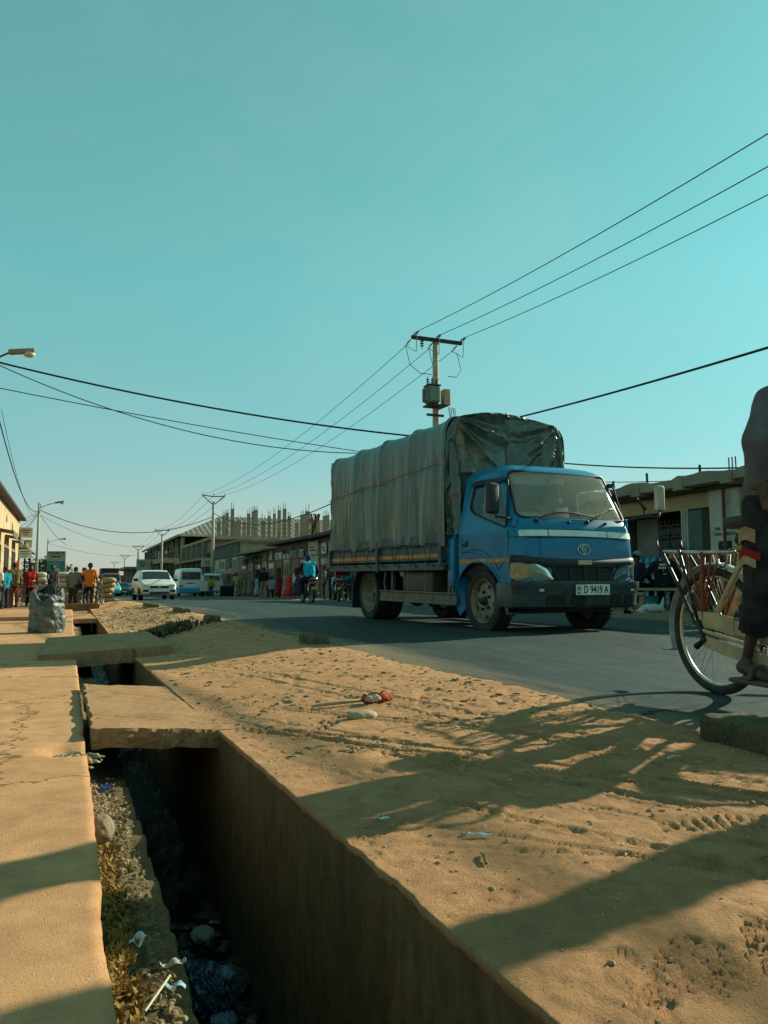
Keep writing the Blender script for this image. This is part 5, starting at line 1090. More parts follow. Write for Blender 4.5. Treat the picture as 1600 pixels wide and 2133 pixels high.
scrap('wrapper', 'pale blue sweet wrapper near the ledge rim', 'wrapper', (DL - .04, 1.74, lz(.2, 1.74) + .012), .05, .016, m_bwrap, 7, -.3, .008)
scrap('plastic_scrap', 'grey plastic scrap at the inner rim of the ledge', 'plastic scrap', (DL - .03, 1.83, lz(.2, 1.83) + .015), .055, .02, M('grey scrap', (.27, .24, .17), .7), 9, .2, .012)
scrap('wrapper', 'small dark blue wrapper among rubble below the near slab', 'wrapper', (PE + .075, 3.45, lz(.1, 3.4) + .035), .06, .035, M('blue wrapper', (.02, .06, .25), .5), 11, 1.1, .02)
scrap('paper_strip', 'tiny white paper on the sand beside the drain corner', 'paper', (.84, 2.07, vz(.84, 2.07) + .004), .03, .014, m_ppr, 15, .1, .003)
scrap('leaf', 'dry brown leaf lying on the ledge near the camera', 'leaf', (PE + .06, 1.70, lz(.2, 1.7) + .012), .075, .026, m_leaf, 13, .9, .012)
for k, (x, y, L, a, lb) in enumerate([(PE + .08, 2.44, .05, .1, 'short pale straw on the drain ledge beside the moss'), (PE + .11, 1.71, .06, 1.05, 'thin straw lying beside the dry leaf on the ledge')]):
    z = lz(x, y) + .02; tag(MB().tube([(x - L * math.cos(a), y - L * math.sin(a), z), (x + L * math.cos(a), y + L * math.sin(a), z + .01)], .0028, 5).build('straw', M('straw', (.50, .42, .28), .8)), lb, 'straw')
for k, (px, y0, L, a) in enumerate([(2.02, 2.22, .035, 0.15), (.93, 1.66, .035, 1.2), (1.52, 1.36, .03, 2.6), (1.9, 1.9, .03, .3)]):
    z = vz(px, y0) + .006; tag(MB().tube([(px - L * math.cos(a), y0 - L * math.sin(a), z), (px, y0, z + .006), (px + L * math.cos(a), y0 + L * math.sin(a), z)], .004, 5).build('twig', M('straw', (.5, .42, .28)) if k == 0 else m_leaf), ['pale twig on the shaded sand below the kerb block', 'dark twig at the sand rim of the drain', 'dark twig in the sand beside deep footprints', 'dark curved twig on the shaded sand'][k], 'twig', 'twigs on the sand')
m_plast = M('dark blue plastic bag', (.010, .035, .065), .28, 0, .5, 8, col2=(.03, .10, .16), spec=.6)
pb = thing('plastic_bag', 'shiny dark blue plastic bag lying in the drain', 'plastic bag', (.515, 2.93, -.83))
def bag_part(nm, c, rad, sc, seed, mat, am=.55, fr=4):
    def f(X, Y, Z): d = np.sqrt((X / sc[0]) ** 2 + (Y / sc[1]) ** 2 + (Z / sc[2]) ** 2) - rad; q = fr / rad; return d * min(sc) + am * rad * min(sc) * (fbm(X * q + Z * q, Y * q - Z * q, seed) + np.abs(fbm(X * q * 1.7, Y * q * 1.7 + Z * q, seed + 3)))
    e = [rad * k * 1.4 for k in sc]; V, F = surfnet(f, [-a for a in e], e, .006); return link(nm, np_mesh(nm, V, F, mat), pb, c)
bag_part('bag_body', (0, 0, 0), .10, (.9, 1.3, .7), 3, m_plast); bag_part('bag_neck', (-.06, .17, .02), .05, (.8, 2.0, .7), 6, m_plast); bag_part('knot', (.05, -.02, .05), .035, (1, 1.3, .8), 9, M('pale blue film', (.12, .22, .28), .3))
blob('wad', 'small crumpled pale blue film below the plastic bag', 'plastic film', (.53, 2.76, -.86), .04, M('pale blue film', (.12, .22, .28), .3), 33, .7, (1.3, 1, .5), 0, 5)
blob('wad', 'greenish scrap in the sludge at the drain bottom', 'scrap', (.58, 2.66, -.86), .045, M('greenish scrap', (.10, .105, .06), .8), 35, .7, (1.2, 1, .4), 0, 5)
# black refuse sack by the tilted slab
m_sack = M('black woven sack', (.050, .058, .050), .45, 0, .4, 9, bump=.5, bscale=18, col2=(.13, .14, .12), spec=.6)
def refuse_sack():
    p = spot(103, 14.6, 0, True); T = thing('refuse_sack', 'full black refuse sack standing beside the drain slab', 'sack', (p[0], p[1], p[2] - .01), R(-20))
    def f(X, Y, Z):
        t = np.clip(Z / .82, 0, 1); r = .29 + .04 * np.sin(t * 3.0) - .03 * t; a = np.arctan2(Y, X); rr = np.hypot(X * .95, Y * 1.1)
        fold = .020 * np.sin(a * 7 + Z * 9) * t + .05 * fbm(a * 1.5 + 9, Z * 4 + np.sin(a) * .5, 7) + .03 * np.abs(fbm(a * 3 + 3, Z * 9, 12)) + .02 * np.exp(-((Z - .57) / .03) ** 2)
        d = rr - r + fold; d = np.maximum(d, Z - (.72 + .08 * np.sin(a * 2 + 1) + .04 * np.sin(a * 5))); d = np.maximum(d, -Z); inner = np.maximum(rr - r + .05 + fold, .62 + .05 * fbm(X * 9, Y * 9, 4) - Z); return np.maximum(d, -inner) * .7
    V, F = surfnet(f, (-.45, -.45, -.03), (.45, .45, .95), .016); link('sack_body', np_mesh('sack_body', V, F, m_sack), T)
    r = random.Random(4); mb = MB()
    for i in range(60):
        a = r.random() * 6.28; q = r.random() ** .5 * .2; mb.ball((q * math.cos(a), q * math.sin(a), .63 + r.uniform(0, .08)), r.uniform(.03, .06), 6, 4, (1.3, .9, .5), .6)
    struct(mb.build('contents', m_sack, T), None, 'stuff')
    G = [[(.27 * math.cos(a) * (1 - .1 * i), .25 * math.sin(a) * (1 - .1 * i), .72 + .05 * i + .05 * math.sin(a * 3 + i)) for a in np.linspace(1.2, 3.6, 16)] for i in range(4)]; MB().sheet(G, .004).build('sack_flap', m_sack, T, True)
refuse_sack()
# ------------------------------------------------------------------ left side of the street
m_plas = M('yellow plaster', (.46, .31, .165), .9, 0, .22, 1.2, bump=.15, col2=(.53, .38, .21)); m_tin = M('rusty tin', (.16, .12, .085), .7, .2, .4, 4); m_conc2 = M('weathered concrete', (.24, .205, .15), .9, 0, .25, 1.5, bump=.2, bscale=12)
m_pole = M('pole concrete', (.36, .31, .235), .85, 0, .15, 4); m_iron = M('dark iron', (.04, .036, .03), .7, .3, .3, 12)
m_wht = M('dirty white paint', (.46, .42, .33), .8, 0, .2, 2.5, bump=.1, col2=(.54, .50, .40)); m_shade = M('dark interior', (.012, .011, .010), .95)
def left_shop():
    T = thing('shop_building', 'yellow plastered shop building at the left edge with striped awning', 'building', (-2.45, 0, 0)); zb = -.45
    w = MB().box((-3, 33, (3.72 + zb) / 2), (6, 18, 3.72 - zb)).build('wall', m_plas, T)
    MB().box((-2.9, 33, 3.78), (6.4, 18.3, .10)).build('roof_edge', m_iron, T)
    for y in (38.5, 34.5, 30.5):
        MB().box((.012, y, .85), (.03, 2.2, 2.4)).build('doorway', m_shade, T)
        aw = MB(); aw.sheet([[(x, y + dy, 2.55 - x * .18) for x in (.02, .55)] for dy in (-1.2, 1.2)], .02); a = aw.build('awning', m_tin, T)
        for k in range(9): MB().box((.56, y - 1.2 + .3 * k, 2.36), (.02, .15, .22)).build('stripe', m_wht if k % 2 else m_iron, a)
    for y, z, r in ((37, 3.1, .16), (40.5, 2.7, .18), (33.8, 3.2, .15)): MB().lathe([(0, .05), (r, .04), (r, 0)], (.0, y, z), 'X', 14).build('round_ornament', m_plas, T)
    for z, h_, mt in ((3.15, .5, m_wht), (2.6, .4, m_wht), (2.1, .45, M('pale blue board', (.45, .55, .52), .7))):
        b = MB().box((.30, 41.95, z), (.62, .06, h_)).build('sign_board', mt, T)
        for k in range(3): MB().box((.30, 41.91, z + .12 - .12 * k), (.4 - .1 * k, .012, .035)).build('sign_lettering', m_iron, b)
    MB().box((.06, 41.5, 1.3), (.12, .9, .9)).build('orange_panel', M('faded orange', (.45, .17, .04), .8), T)
left_shop()
def canopy():
    p = spot(40, 50, 0, True); T = thing('market_canopy', 'corrugated market canopy on open trusses beyond the yellow shop', 'canopy', (-4.3, 48, p[2]))
    MB().sheet([[(x, y, 3.65 - .55 * max(0, x) * .55) for x in (-3, 0, 1.0, 2.1)] for y in (-5, 0, 7)], .05).build('roof_sheet', m_tin, T)
    for y in (-4.9, -2, 1, 4, 7):
        tr = MB().tube([(-3, y, 3.3), (2.0, y, 2.75)], .03, 5).tube([(-3, y, 3.55), (0, y, 3.55), (2.1, y, 2.95)], .03, 5)
        for k in range(8): x = -2.6 + .6 * k; tr.tube([(x, y, 3.3 - (x + 3) * .11), (x + .3, y, 3.52 - max(0, x + .3) * .28)], .018, 4)
        tr.build('truss', m_iron, T)
    for y in (-4.8, 1, 6.8): MB().box((1.8, y, 1.35), (.1, .1, 2.9)).build('post', m_iron, T)
    b = MB().box((.7, -5.05, 2.35), (2.0, .05, .8)).build('banner', m_wht, T)
    for k in range(3): MB().box((.7, -5.09, 2.6 - .2 * k), (1.4 - .3 * k, .02, .06)).build('banner_lettering', m_iron, b)
    MB().box((-.5, 3, .9), (3, 6, 1.8)).build('stall_counter', M('market stuff', (.14, .11, .085), .9, 0, .5, 3), T)
canopy()
# tall street lamp poles
def lamp_pole(label, loc, hgt, arm, rz=0., base=True):
    T = thing('street_lamp', label, 'street lamp', loc, R(rz), 'street lamps on the left side')
    MB().tube([(0, 0, 0), (0, 0, hgt)], [.13, .085], 10).build('pole', m_pole, T, True); MB().tube([(.05, 0, hgt - .6), (.08, 0, hgt - .1)], .05, 6).build('bracket', m_iron, T)
    MB().tube([(.05, 0, hgt - .45), (arm * .55, 0, hgt - .15), (arm, 0, hgt + .02)], .028, 6).build('arm', m_iron, T)
    h_ = MB().rbox((arm + .30, 0, hgt + .08), (.72, .2, .15), .05, ry=R(-10)).build('lamp_head', m_conc2, T, 40); MB().ball((arm + .50, 0, hgt + .02), .13, 10, 7, (1.3, .9, .8)).build('lamp_bowl', M('lamp bowl', (.50, .40, .26), .4), h_, True)
def zl(y): return float(g_left(y))
lamp_pole('near street lamp whose head enters at the left edge against the sky', (-2.48, 24.3, zl(24)), 7.6, .62)
lamp_pole('concrete street lamp pole with wires fanning out, behind the sacks', (-2.55, 67, zl(67)), 7.65, 1.2)
lamp_pole('small distant street lamp behind the green signboard', (-2.9, 108, zl(108)), 7.3, 1.5)
def pharmacy():
    p = spot(119, 76, 0, True); T = thing('signboard', 'tall green and tan pharmacy signboard on posts', 'signboard', p, R(-18))
    MB().box((0, 0, 3.35), (1.75, .08, 2.35)).build('panel', M('sign tan', (.30, .26, .17), .7), T); MB().box((0, -.05, 2.85), (1.68, .012, 1.35)).build('green_field', M('sign green', (.035, .15, .145), .6, 0, .25, 2), T)
    text('sign_text', 'PHARMACIE', .28, m_iron, T, (0, -.05, 4.32), (R(90), 0, 0), bold=.004); 
    for k, (x, w_) in enumerate(((-.42, .25), (-.1, .3), (.25, .3))): MB().box((x, -.05, 4.0), (w_, .01, .13)).build('sign_word', m_iron, T)
    for k in range(3): MB().box((-.1, -.062, 3.3 - .16 * k), (1.1 - .25 * k, .012, .05)).build('sign_line', M('pale green', (.25, .40, .36), .7), T)
    MB().lathe([(0, -.07), (.24, -.07), (.24, -.05)], (.15, 0, 2.65), 'Y', 16).build('sign_disc', M('sign sand', (.42, .33, .18), .7), T)
    for x in (-.8, .8): MB().tube([(x, .05, 0), (x, .05, 4.5)], .05, 6).build('post', m_iron, T)
pharmacy()
# stacked sacks
m_sackw = M('white woven sack', (.44, .38, .28), .85, 0, .25, 6, bump=.3, bscale=14, col2=(.56, .50, .38)); m_sackt = M('tan jute sack', (.36, .24, .11), .9, 0, .3, 6, bump=.3, bscale=14)
def pillow(mat):
    def f(X, Y, Z): return (np.abs(X / .37) ** 3.2 + np.abs(Y / .24) ** 2.6 + np.abs(Z / .125) ** 2.4) ** (1 / 2.6) * .12 - .12 + .012 * fbm(X * 6, Y * 6 + Z * 9, 3)
    V, F = surfnet(f, (-.42, -.3, -.17), (.42, .3, .17), .035); return np_mesh('sack', V, F, mat)
pw, pt_ = pillow(m_sackw), pillow(m_sackt); r_ = random.Random(3)
for st, (px0, d, cols, rows, mesh, lb) in enumerate([(88, 35, 1, 6, pw, 'white sack in the tall pile left of the lamp pole'), (64, 36, 2, 5, pw, 'white sack in the pile behind the red-shirted person'), (132, 34.5, 2, 6, pw, 'white sack in the pile behind the black-vested person'), (158, 35.5, 2, 6, pt_, 'tan sack in the pile left of the grey jacket'), (196, 36.5, 2, 5, pt_, 'tan sack in the pile behind the orange shirt')]):
    for c in range(cols):
        for k in range(rows - (c == 1 and st % 2)):
            p = spot(px0 + 30 * c, d, 0, True); o = link('sack', mesh, None, (p[0] + r_.uniform(-.06, .06), p[1] + r_.uniform(-.08, .08), p[2] + .14 + .235 * k), (r_.uniform(-.08, .08), r_.uniform(-.06, .06), R(-12) + r_.uniform(-.2, .2))); tag(o, ('%s %s%s' % (('lowest', 'second-lowest', 'third', 'fourth', 'fifth', 'topmost')[k] if k < rows - 1 else 'topmost', lb, (', left column', ', right column')[c] if cols > 1 else '')), 'sack', 'sacks piled on the left pavement')
# people on the left
T_ = cloth
gp = 'people standing on the left pavement'
def P(px, d, dz=.0): return spot(px, d, dz - .02, True)
walk = dict(kL=(.12, .1, .50), aL=(.10, .1, .09), tL=(.26, .11, .05), kR=(-.02, -.1, .49), aR=(-.24, -.1, .14), tR=(-.12, -.11, .05))
person('person in bright orange shirt and dark trousers walking away, arm round a friend', P(190, 30.5), 84, T_('orange', (.62, .17, .02)), T_('navy trousers', (.02, .022, .026)), dict(walk, eL=(.05, .33, 1.22), wL=(.12, .50, 1.34), eR=(-.05, -.25, 1.13), wR=(.03, -.27, .90)), 1.76, .75, long=.1)
person('person in grey jacket bending over beside the bicycle, seen from behind', P(155, 30.3), 60, T_('grey jacket', (.15, .15, .125)), T_('brown trousers', (.045, .034, .028)), dict(chest=(.05, 0, 1.25), neck=(.13, 0, 1.41), head=(.20, 0, 1.54), sL=(.08, .18, 1.36), sR=(.08, -.18, 1.36), eR=(.10, -.25, 1.12), wR=(.3, -.22, .98)), 1.66, 2, long=.12, bulk=1.15)
person('person in black top leaning between the grey jacket and the orange shirt', P(174, 30.9), 75, T_('black top', (.020, .021, .022)), T_('black trousers', (.016, .016, .016)), dict(chest=(.12, 0, 1.20), neck=(.24, 0, 1.36), head=(.30, .0, 1.49), sL=(.18, .17, 1.32), sR=(.18, -.17, 1.32), eL=(.25, .2, 1.1), eR=(.25, -.2, 1.1), wL=(.42, .2, .98), wR=(.42, -.2, .98)), 1.70, 2, bulk=1.2)
person('person in red football shirt and black tracksuit trousers facing the street', P(67, 31.5), -75, T_('red shirt', (.42, .018, .014), .25), T_('black tracksuit', (.014, .015, .018)), None, 1.68, .85, long=.1, skin=0)
person('person in olive sleeveless top and maroon trousers, seen from behind', P(33, 30.2), 100, T_('olive', (.15, .125, .05)), T_('maroon', (.16, .022, .018)), dict(eL=(-.10, .24, 1.14), wL=(-.13, .12, .98)), 1.76, 0., long=.08, skin=1)
person('shirtless-armed person in black vest standing behind the refuse sack', P(112, 32), -60, T_('black vest', (.018, .020, .022)), T_('dark jeans', (.03, .04, .05)), dict(eR=(.10, -.26, 1.15), wR=(.25, -.12, 1.02)), 1.72, 0.)
person('person in turquoise shirt with back turned at the left edge', P(14, 29.4), 120, T_('turquoise', (.02, .22, .30)), T_('dark blue trousers', (.02, .025, .04)), None, 1.58, .8, long=.08)
person('person in pale shirt cut off by the left edge of the picture', P(-2, 28.8), 60, T_('white shirt', (.55, .53, .48)), T_('grey trousers', (.07, .065, .06)), None, 1.6, .8)
person('tall person in dark clothes behind the turquoise shirt at far left', P(5, 33), -80, T_('charcoal', (.05, .045, .042)), T_('black trousers', (.016, .016, .016)), None, 1.74, 1.8)
person('person in orange top half hidden beside the yellow building', P(21, 36), 30, T_('vivid orange', (.60, .14, .01)), T_('black trousers', (.016, .016, .016)), None, 1.7, 1.5)
# bicycles on the left
gb = 'bicycles parked on the left pavement'
bicycle('bicycle behind the maroon trousers at far left', P(24, 29.8), 12, group=gb, frame=M('red enamel', (.25, .03, .02), .5))
bicycle('bicycle standing between the red shirt and the black vest', P(88, 32.6), 62, group=gb); bicycle('bicycle leaning on the sacks left of the grey jacket', P(136, 33.2), 35, group=gb)
bicycle('bicycle under the hands of the grey-jacketed person', P(170, 29.6), 72, group=gb); bicycle('bicycle wheeled beside the orange shirt, near the road', P(207, 31.2), 78, group=gb)
# tree behind the lamp pole
def tree(label, loc, hgt, rad, seed, mat):
    T = thing('tree', label, 'tree', loc); r = random.Random(seed)
    tk = MB().tube([(0, 0, 0), (.1, 0, hgt * .3), (.05, .1, hgt * .6)], [.2, .15, .08], 8)
    for k in range(6): a = k * 1.05; tk.tube([(.08, .05, hgt * (.35 + .04 * k)), (rad * .6 * math.cos(a), rad * .6 * math.sin(a), hgt * (.6 + .04 * k))], [.07, .03], 6)
    tk.build('trunk', m_tin, T, True); mb = MB()
    cl = [(r.gauss(0, rad * .45), r.gauss(0, rad * .45), hgt * r.uniform(.5, .95)) for _ in range(34)]
    for c in cl:
        for k in range(60):
            q = Vector((r.gauss(0, 1), r.gauss(0, 1), r.gauss(0, .8))); q = q.normalized() * rad * .28 * r.random() ** .4 + Vector(c); n = Vector((r.gauss(0, 1), r.gauss(0, 1), r.gauss(.5, 1))).normalized(); u = n.orthogonal().normalized() * .16; v = n.cross(u)
            mb.add([q - u, q - v * .6, q + u, q + v * .6], [(0, 1, 2, 3)])
    mb.build('crown', mat, T)
m_fol = M('foliage', (.035, .05, .018), .9, 0, .5, .7, col2=(.07, .085, .03))
tree('dark green tree behind the lamp pole on the left', spot(86, 95, 0, True), 4.6, 2.6, 5, m_fol); tree('second dark tree between the lamp pole and the signboard', spot(108, 120, 0, True), 4.4, 2.2, 6, m_fol)
p = spot(80, 75, 0, True); o = thing('low_wall', 'low pale wall and hut beyond the sacks', 'wall', p, R(-10)); MB().box((0, 0, 1.0), (4.5, .3, 2.0)).build('wall', m_plas, o); MB().box((-2.6, -1, .9), (3, .3, 1.7)).build('side_wall', m_tin, o)
# ------------------------------------------------------------------ traffic
m_carw = M('white car paint', (.58, .56, .50), .35, 0, .08, 3, coat=.3); m_teal = M('taxi blue paint', (.02, .26, .42), .4, 0, .12, 4); m_lblue = M('light blue car paint', (.13, .40, .46), .35, 0, .1, 3, coat=.3); m_silverp = M('silver car paint', (.36, .38, .37), .35, .3, .1, 3, coat=.3)
m_plate = M('plate white', (.70, .70, .62), .5); m_lampw = M('lamp glass', (.50, .50, .44), .2, .3); m_dred = M('brown red lorry paint', (.17, .055, .03), .55, 0, .2, 3)
def S_(*a): return a
wagon = [(-2.1, .40, .95, 1.28, .68, .76, .58), (-2.0, .3, .97, 1.44, .78, .83, .64), (-1.2, .25, .97, 1.50, .80, .845, .67), (.1, .25, .96, 1.49, .80, .845, .67), (.52, .25, .95, 1.43, .80, .845, .64), (1.15, .25, .93, 1.02, .80, .845, .72), (1.3, .25, .90, .98, .80, .84, .70), (1.92, .26, .78, .86, .77, .81, .70), (2.06, .30, .68, .78, .73, .77, .66), (2.12, .36, .58, .68, .68, .72, .6)]
p = spot(322, 38.6)
car('estate_car', 'white estate car with blue sills driving towards the camera', 'car', p, -88, m_carw, wagon, (-1.25, 1.32), .78, [('windscreen', 1.13, .56, .93), ('side', (.72, .40), -.25), ('side', -.32, -1.15), ('side', -1.22, -1.9)], .29, m_teal, .36,
    extra=[('grille', (2.105, 0, .66), (.05, .86, .12), m_blk), ('headlamp', (2.02, -.60, .70), (.16, .26, .17), m_lampw), ('headlamp', (2.02, .60, .70), (.16, .26, .17), m_lampw), ('bumper', (2.10, 0, .44), (.12, 1.50, .22), m_carw), ('air_intake', (2.155, 0, .38), (.03, .9, .09), m_blk), ('fog_recess', (2.12, -.62, .48), (.10, .26, .12), m_blk), ('fog_recess', (2.12, .62, .48), (.10, .26, .12), m_blk), ('number_plate', (2.17, 0, .50), (.02, .52, .11), m_plate), ('mirror', (.85, .95, 1.0), (.1, .2, .14), m_blk), ('mirror', (.85, -.95, 1.0), (.1, .2, .14), m_blk), ('badge', (2.14, 0, .67), (.02, .12, .06), m_chr), ('driver_shape', (.3, .35, 1.05), (.25, .4, .4), m_shade)])
bus = [(-3.0, .45, 1.15, 2.10, .88, .94, .76), (-2.93, .35, 1.2, 2.26, .95, .98, .82), (-2.5, .3, 1.2, 2.34, .98, 1.0, .84), (2.2, .3, 1.2, 2.34, .98, 1.0, .84), (2.7, .32, 1.15, 2.2, .96, .98, .8), (3.0, .4, 1.1, 1.5, .9, .94, .78)]
p = spot(392, 66)
car('minibus', 'white minibus with blue lower band driving away', 'minibus', p, 88, m_carw, bus, (-1.9, 1.9), .9, [('side', -2.6, -1.5), ('side', -1.42, -.3), ('side', -.22, .9), ('side', .98, 2.1)], .38, m_teal, .72,
    extra=[('rear_window', (-2.99, 0, 1.72), (.05, 1.50, .62), m_cglass), ('bumper', (-3.02, 0, .52), (.12, 1.94, .36), m_teal), ('tail_lamp', (-3.0, .80, .88), (.05, .26, .14), m_red), ('tail_lamp', (-3.0, -.80, .88), (.05, .26, .14), m_red), ('number_plate', (-3.02, 0, .86), (.04, .5, .13), m_plate), ('lettering', (-3.0, 0, 1.12), (.03, .66, .07), m_ink), ('badge', (-3.0, .6, 1.1), (.03, .2, .1), m_silv), ('mirror', (2.7, 1.12, 1.7), (.08, .2, .35), m_blk)])
suv = [(-2.3, .5, 1.08, 1.50, .78, .86, .66), (-2.2, .4, 1.1, 1.72, .86, .90, .70), (-1.6, .38, 1.1, 1.80, .88, .925, .72), (.3, .38, 1.08, 1.80, .88, .925, .72), (.75, .38, 1.06, 1.72, .88, .92, .68), (1.3, .38, 1.04, 1.16, .88, .92, .76), (2.1, .4, .92, 1.02, .84, .88, .74), (2.3, .48, .75, .85, .74, .8, .66)]
p = spot(452, 61)
car('off_road_car', 'silver-white off-road car parked on the right by the shops', 'car', p, 72, m_silverp, suv, (-1.35, 1.4), .86, [('side', (-2.0, -1.9), -1.2), ('side', -1.1, -.1), ('side', 0., (1.0, .7))], .38,
    extra=[('rear_window', (-2.27, 0, 1.42), (.06, 1.26, .44), m_cglass), ('bumper', (-2.32, 0, .58), (.14, 1.7, .26), m_silverp), ('tail_lamp', (-2.26, .80, 1.0), (.06, .14, .34), m_red), ('tail_lamp', (-2.26, -.80, 1.0), (.06, .14, .34), m_red), ('number_plate', (-2.33, 0, .92), (.04, .5, .13), M('yellow plate', (.72, .42, .05), .5)), ('roof_rail', (-.6, .7, 1.84), (2.2, .04, .05), m_chr), ('roof_rail', (-.6, -.7, 1.84), (2.2, .04, .05), m_chr)])
sedan = [(-2.1, .4, .85, .95, .68, .74, .6), (-1.95, .3, .88, 1.02, .76, .80, .66), (-1.35, .25, .90, 1.06, .8, .84, .70), (-.75, .25, .9, 1.38, .8, .84, .62), (-.1, .25, .9, 1.42, .8, .84, .62), (.35, .25, .9, 1.37, .8, .84, .62), (1.0, .25, .88, .96, .8, .84, .7), (1.9, .27, .72, .8, .76, .8, .68), (2.12, .36, .56, .64, .66, .7, .58)]
front = [('grille', (2.10, 0, .60), (.05, .7, .09), m_blk), ('headlamp', (2.0, -.58, .64), (.14, .26, .13), m_lampw), ('headlamp', (2.0, .58, .64), (.14, .26, .13), m_lampw), ('bumper', (2.10, 0, .42), (.12, 1.46, .2), None), ('number_plate', (2.17, 0, .44), (.02, .5, .11), m_plate)]
def sed(label, p, rz, paint): return car('saloon_car', label, 'car', p, rz, paint, sedan, (-1.3, 1.3), .78, [('windscreen', .98, .40, .92), ('side', -.7, -.1), ('side', .0, (.72, .36))], .29, extra=[(a, b, c, m or paint) for a, b, c, m in front], group='cars queuing down the street')
sed('light blue saloon car facing the camera in front of the lorry', spot(231, 67), -88, m_lblue); sed('dark saloon car just right of the light blue one', spot(257, 86), -86, M('grey car', (.09, .095, .095), .4, coat=.3)); sed('pale saloon car far down the street left of the white estate', spot(276, 98), -84, m_silverp)
lorry = [(-6, .6, 1.4, 2.5, 1.0, 1.15, 1.1), (-.2, .6, 1.4, 2.5, 1.0, 1.15, 1.1), (-.1, .5, 1.55, 2.72, 1.0, 1.12, .98), (1.0, .5, 1.55, 2.72, 1.0, 1.12, .98), (1.35, .5, 1.5, 2.55, 1.0, 1.1, .94), (1.6, .5, 1.45, 1.72, .98, 1.08, .96), (1.75, .6, 1.0, 1.2, .9, 1.0, .9)]
car('lorry', 'brown-red lorry behind the light blue saloon car', 'lorry', spot(233, 96), -88, m_dred, lorry, (-4.2, .7), 1.02, [('windscreen', 1.58, 1.36, .94), ('side', 1.2, .2)], .5, extra=[('bumper', (1.8, 0, .75), (.16, 2.1, .35), m_dred), ('headlamp', (1.8, -.75, 1.05), (.06, .3, .2), m_lampw), ('headlamp', (1.8, .75, 1.05), (.06, .3, .2), m_lampw), ('mirror', (1.4, 1.35, 2.0), (.08, .2, .5), m_blk), ('mirror', (1.4, -1.35, 2.0), (.08, .2, .5), m_blk), ('cargo', (-3, 0, 2.9), (4.5, 2.0, .9), m_dark)])
sed('small car parked in line at the right behind the white estate', spot(268, 120), -86, M('maroon car', (.12, .02, .02), .4))
# moving motorcycle with rider, parked motorcycle, bicycle behind the truck
mp = spot(651, 26.6)
motorcycle('motorcycle ridden away from the camera by the turquoise vest', mp, 88)
sit = dict(pel=(0, 0, .93), chest=(.10, 0, 1.24), neck=(.16, 0, 1.42), head=(.22, 0, 1.57), sL=(.12, .2, 1.38), sR=(.12, -.2, 1.38), eL=(.26, .34, 1.14), eR=(.26, -.34, 1.14), wL=(.52, .36, 1.02), wR=(.52, -.36, 1.02), hL=(.03, .1, .92), hR=(.03, -.1, .92), kL=(.42, .2, .78), kR=(.42, -.2, .78), aL=(.26, .2, .40), aR=(.26, -.2, .40), tL=(.40, .2, .34), tR=(.40, -.2, .34))
rd_ = person('person in turquoise vest, maroon sleeves and blue cap riding a motorcycle', (mp[0], mp[1] + .28, mp[2] - .02), 88, cloth('turquoise vest', (.015, .34, .44)), cloth('black trousers', (.016, .016, .016)), sit, 1.72, 2, cap_=cloth('blue cap', (.012, .035, .20)), hood=True, bulk=1.2)
for ch in rd_.children:
    if ch.name.startswith('sleeve'): ch.data.materials[0] = cloth('maroon sleeve', (.05, .015, .018))
motorcycle('motorcycle parked at the kerb just left of the truck', spot(706, 29.5), 80, group=None, paint=m_blk)
bicycle('bicycle standing behind the truck rear wheel', spot(729, 27), -50)
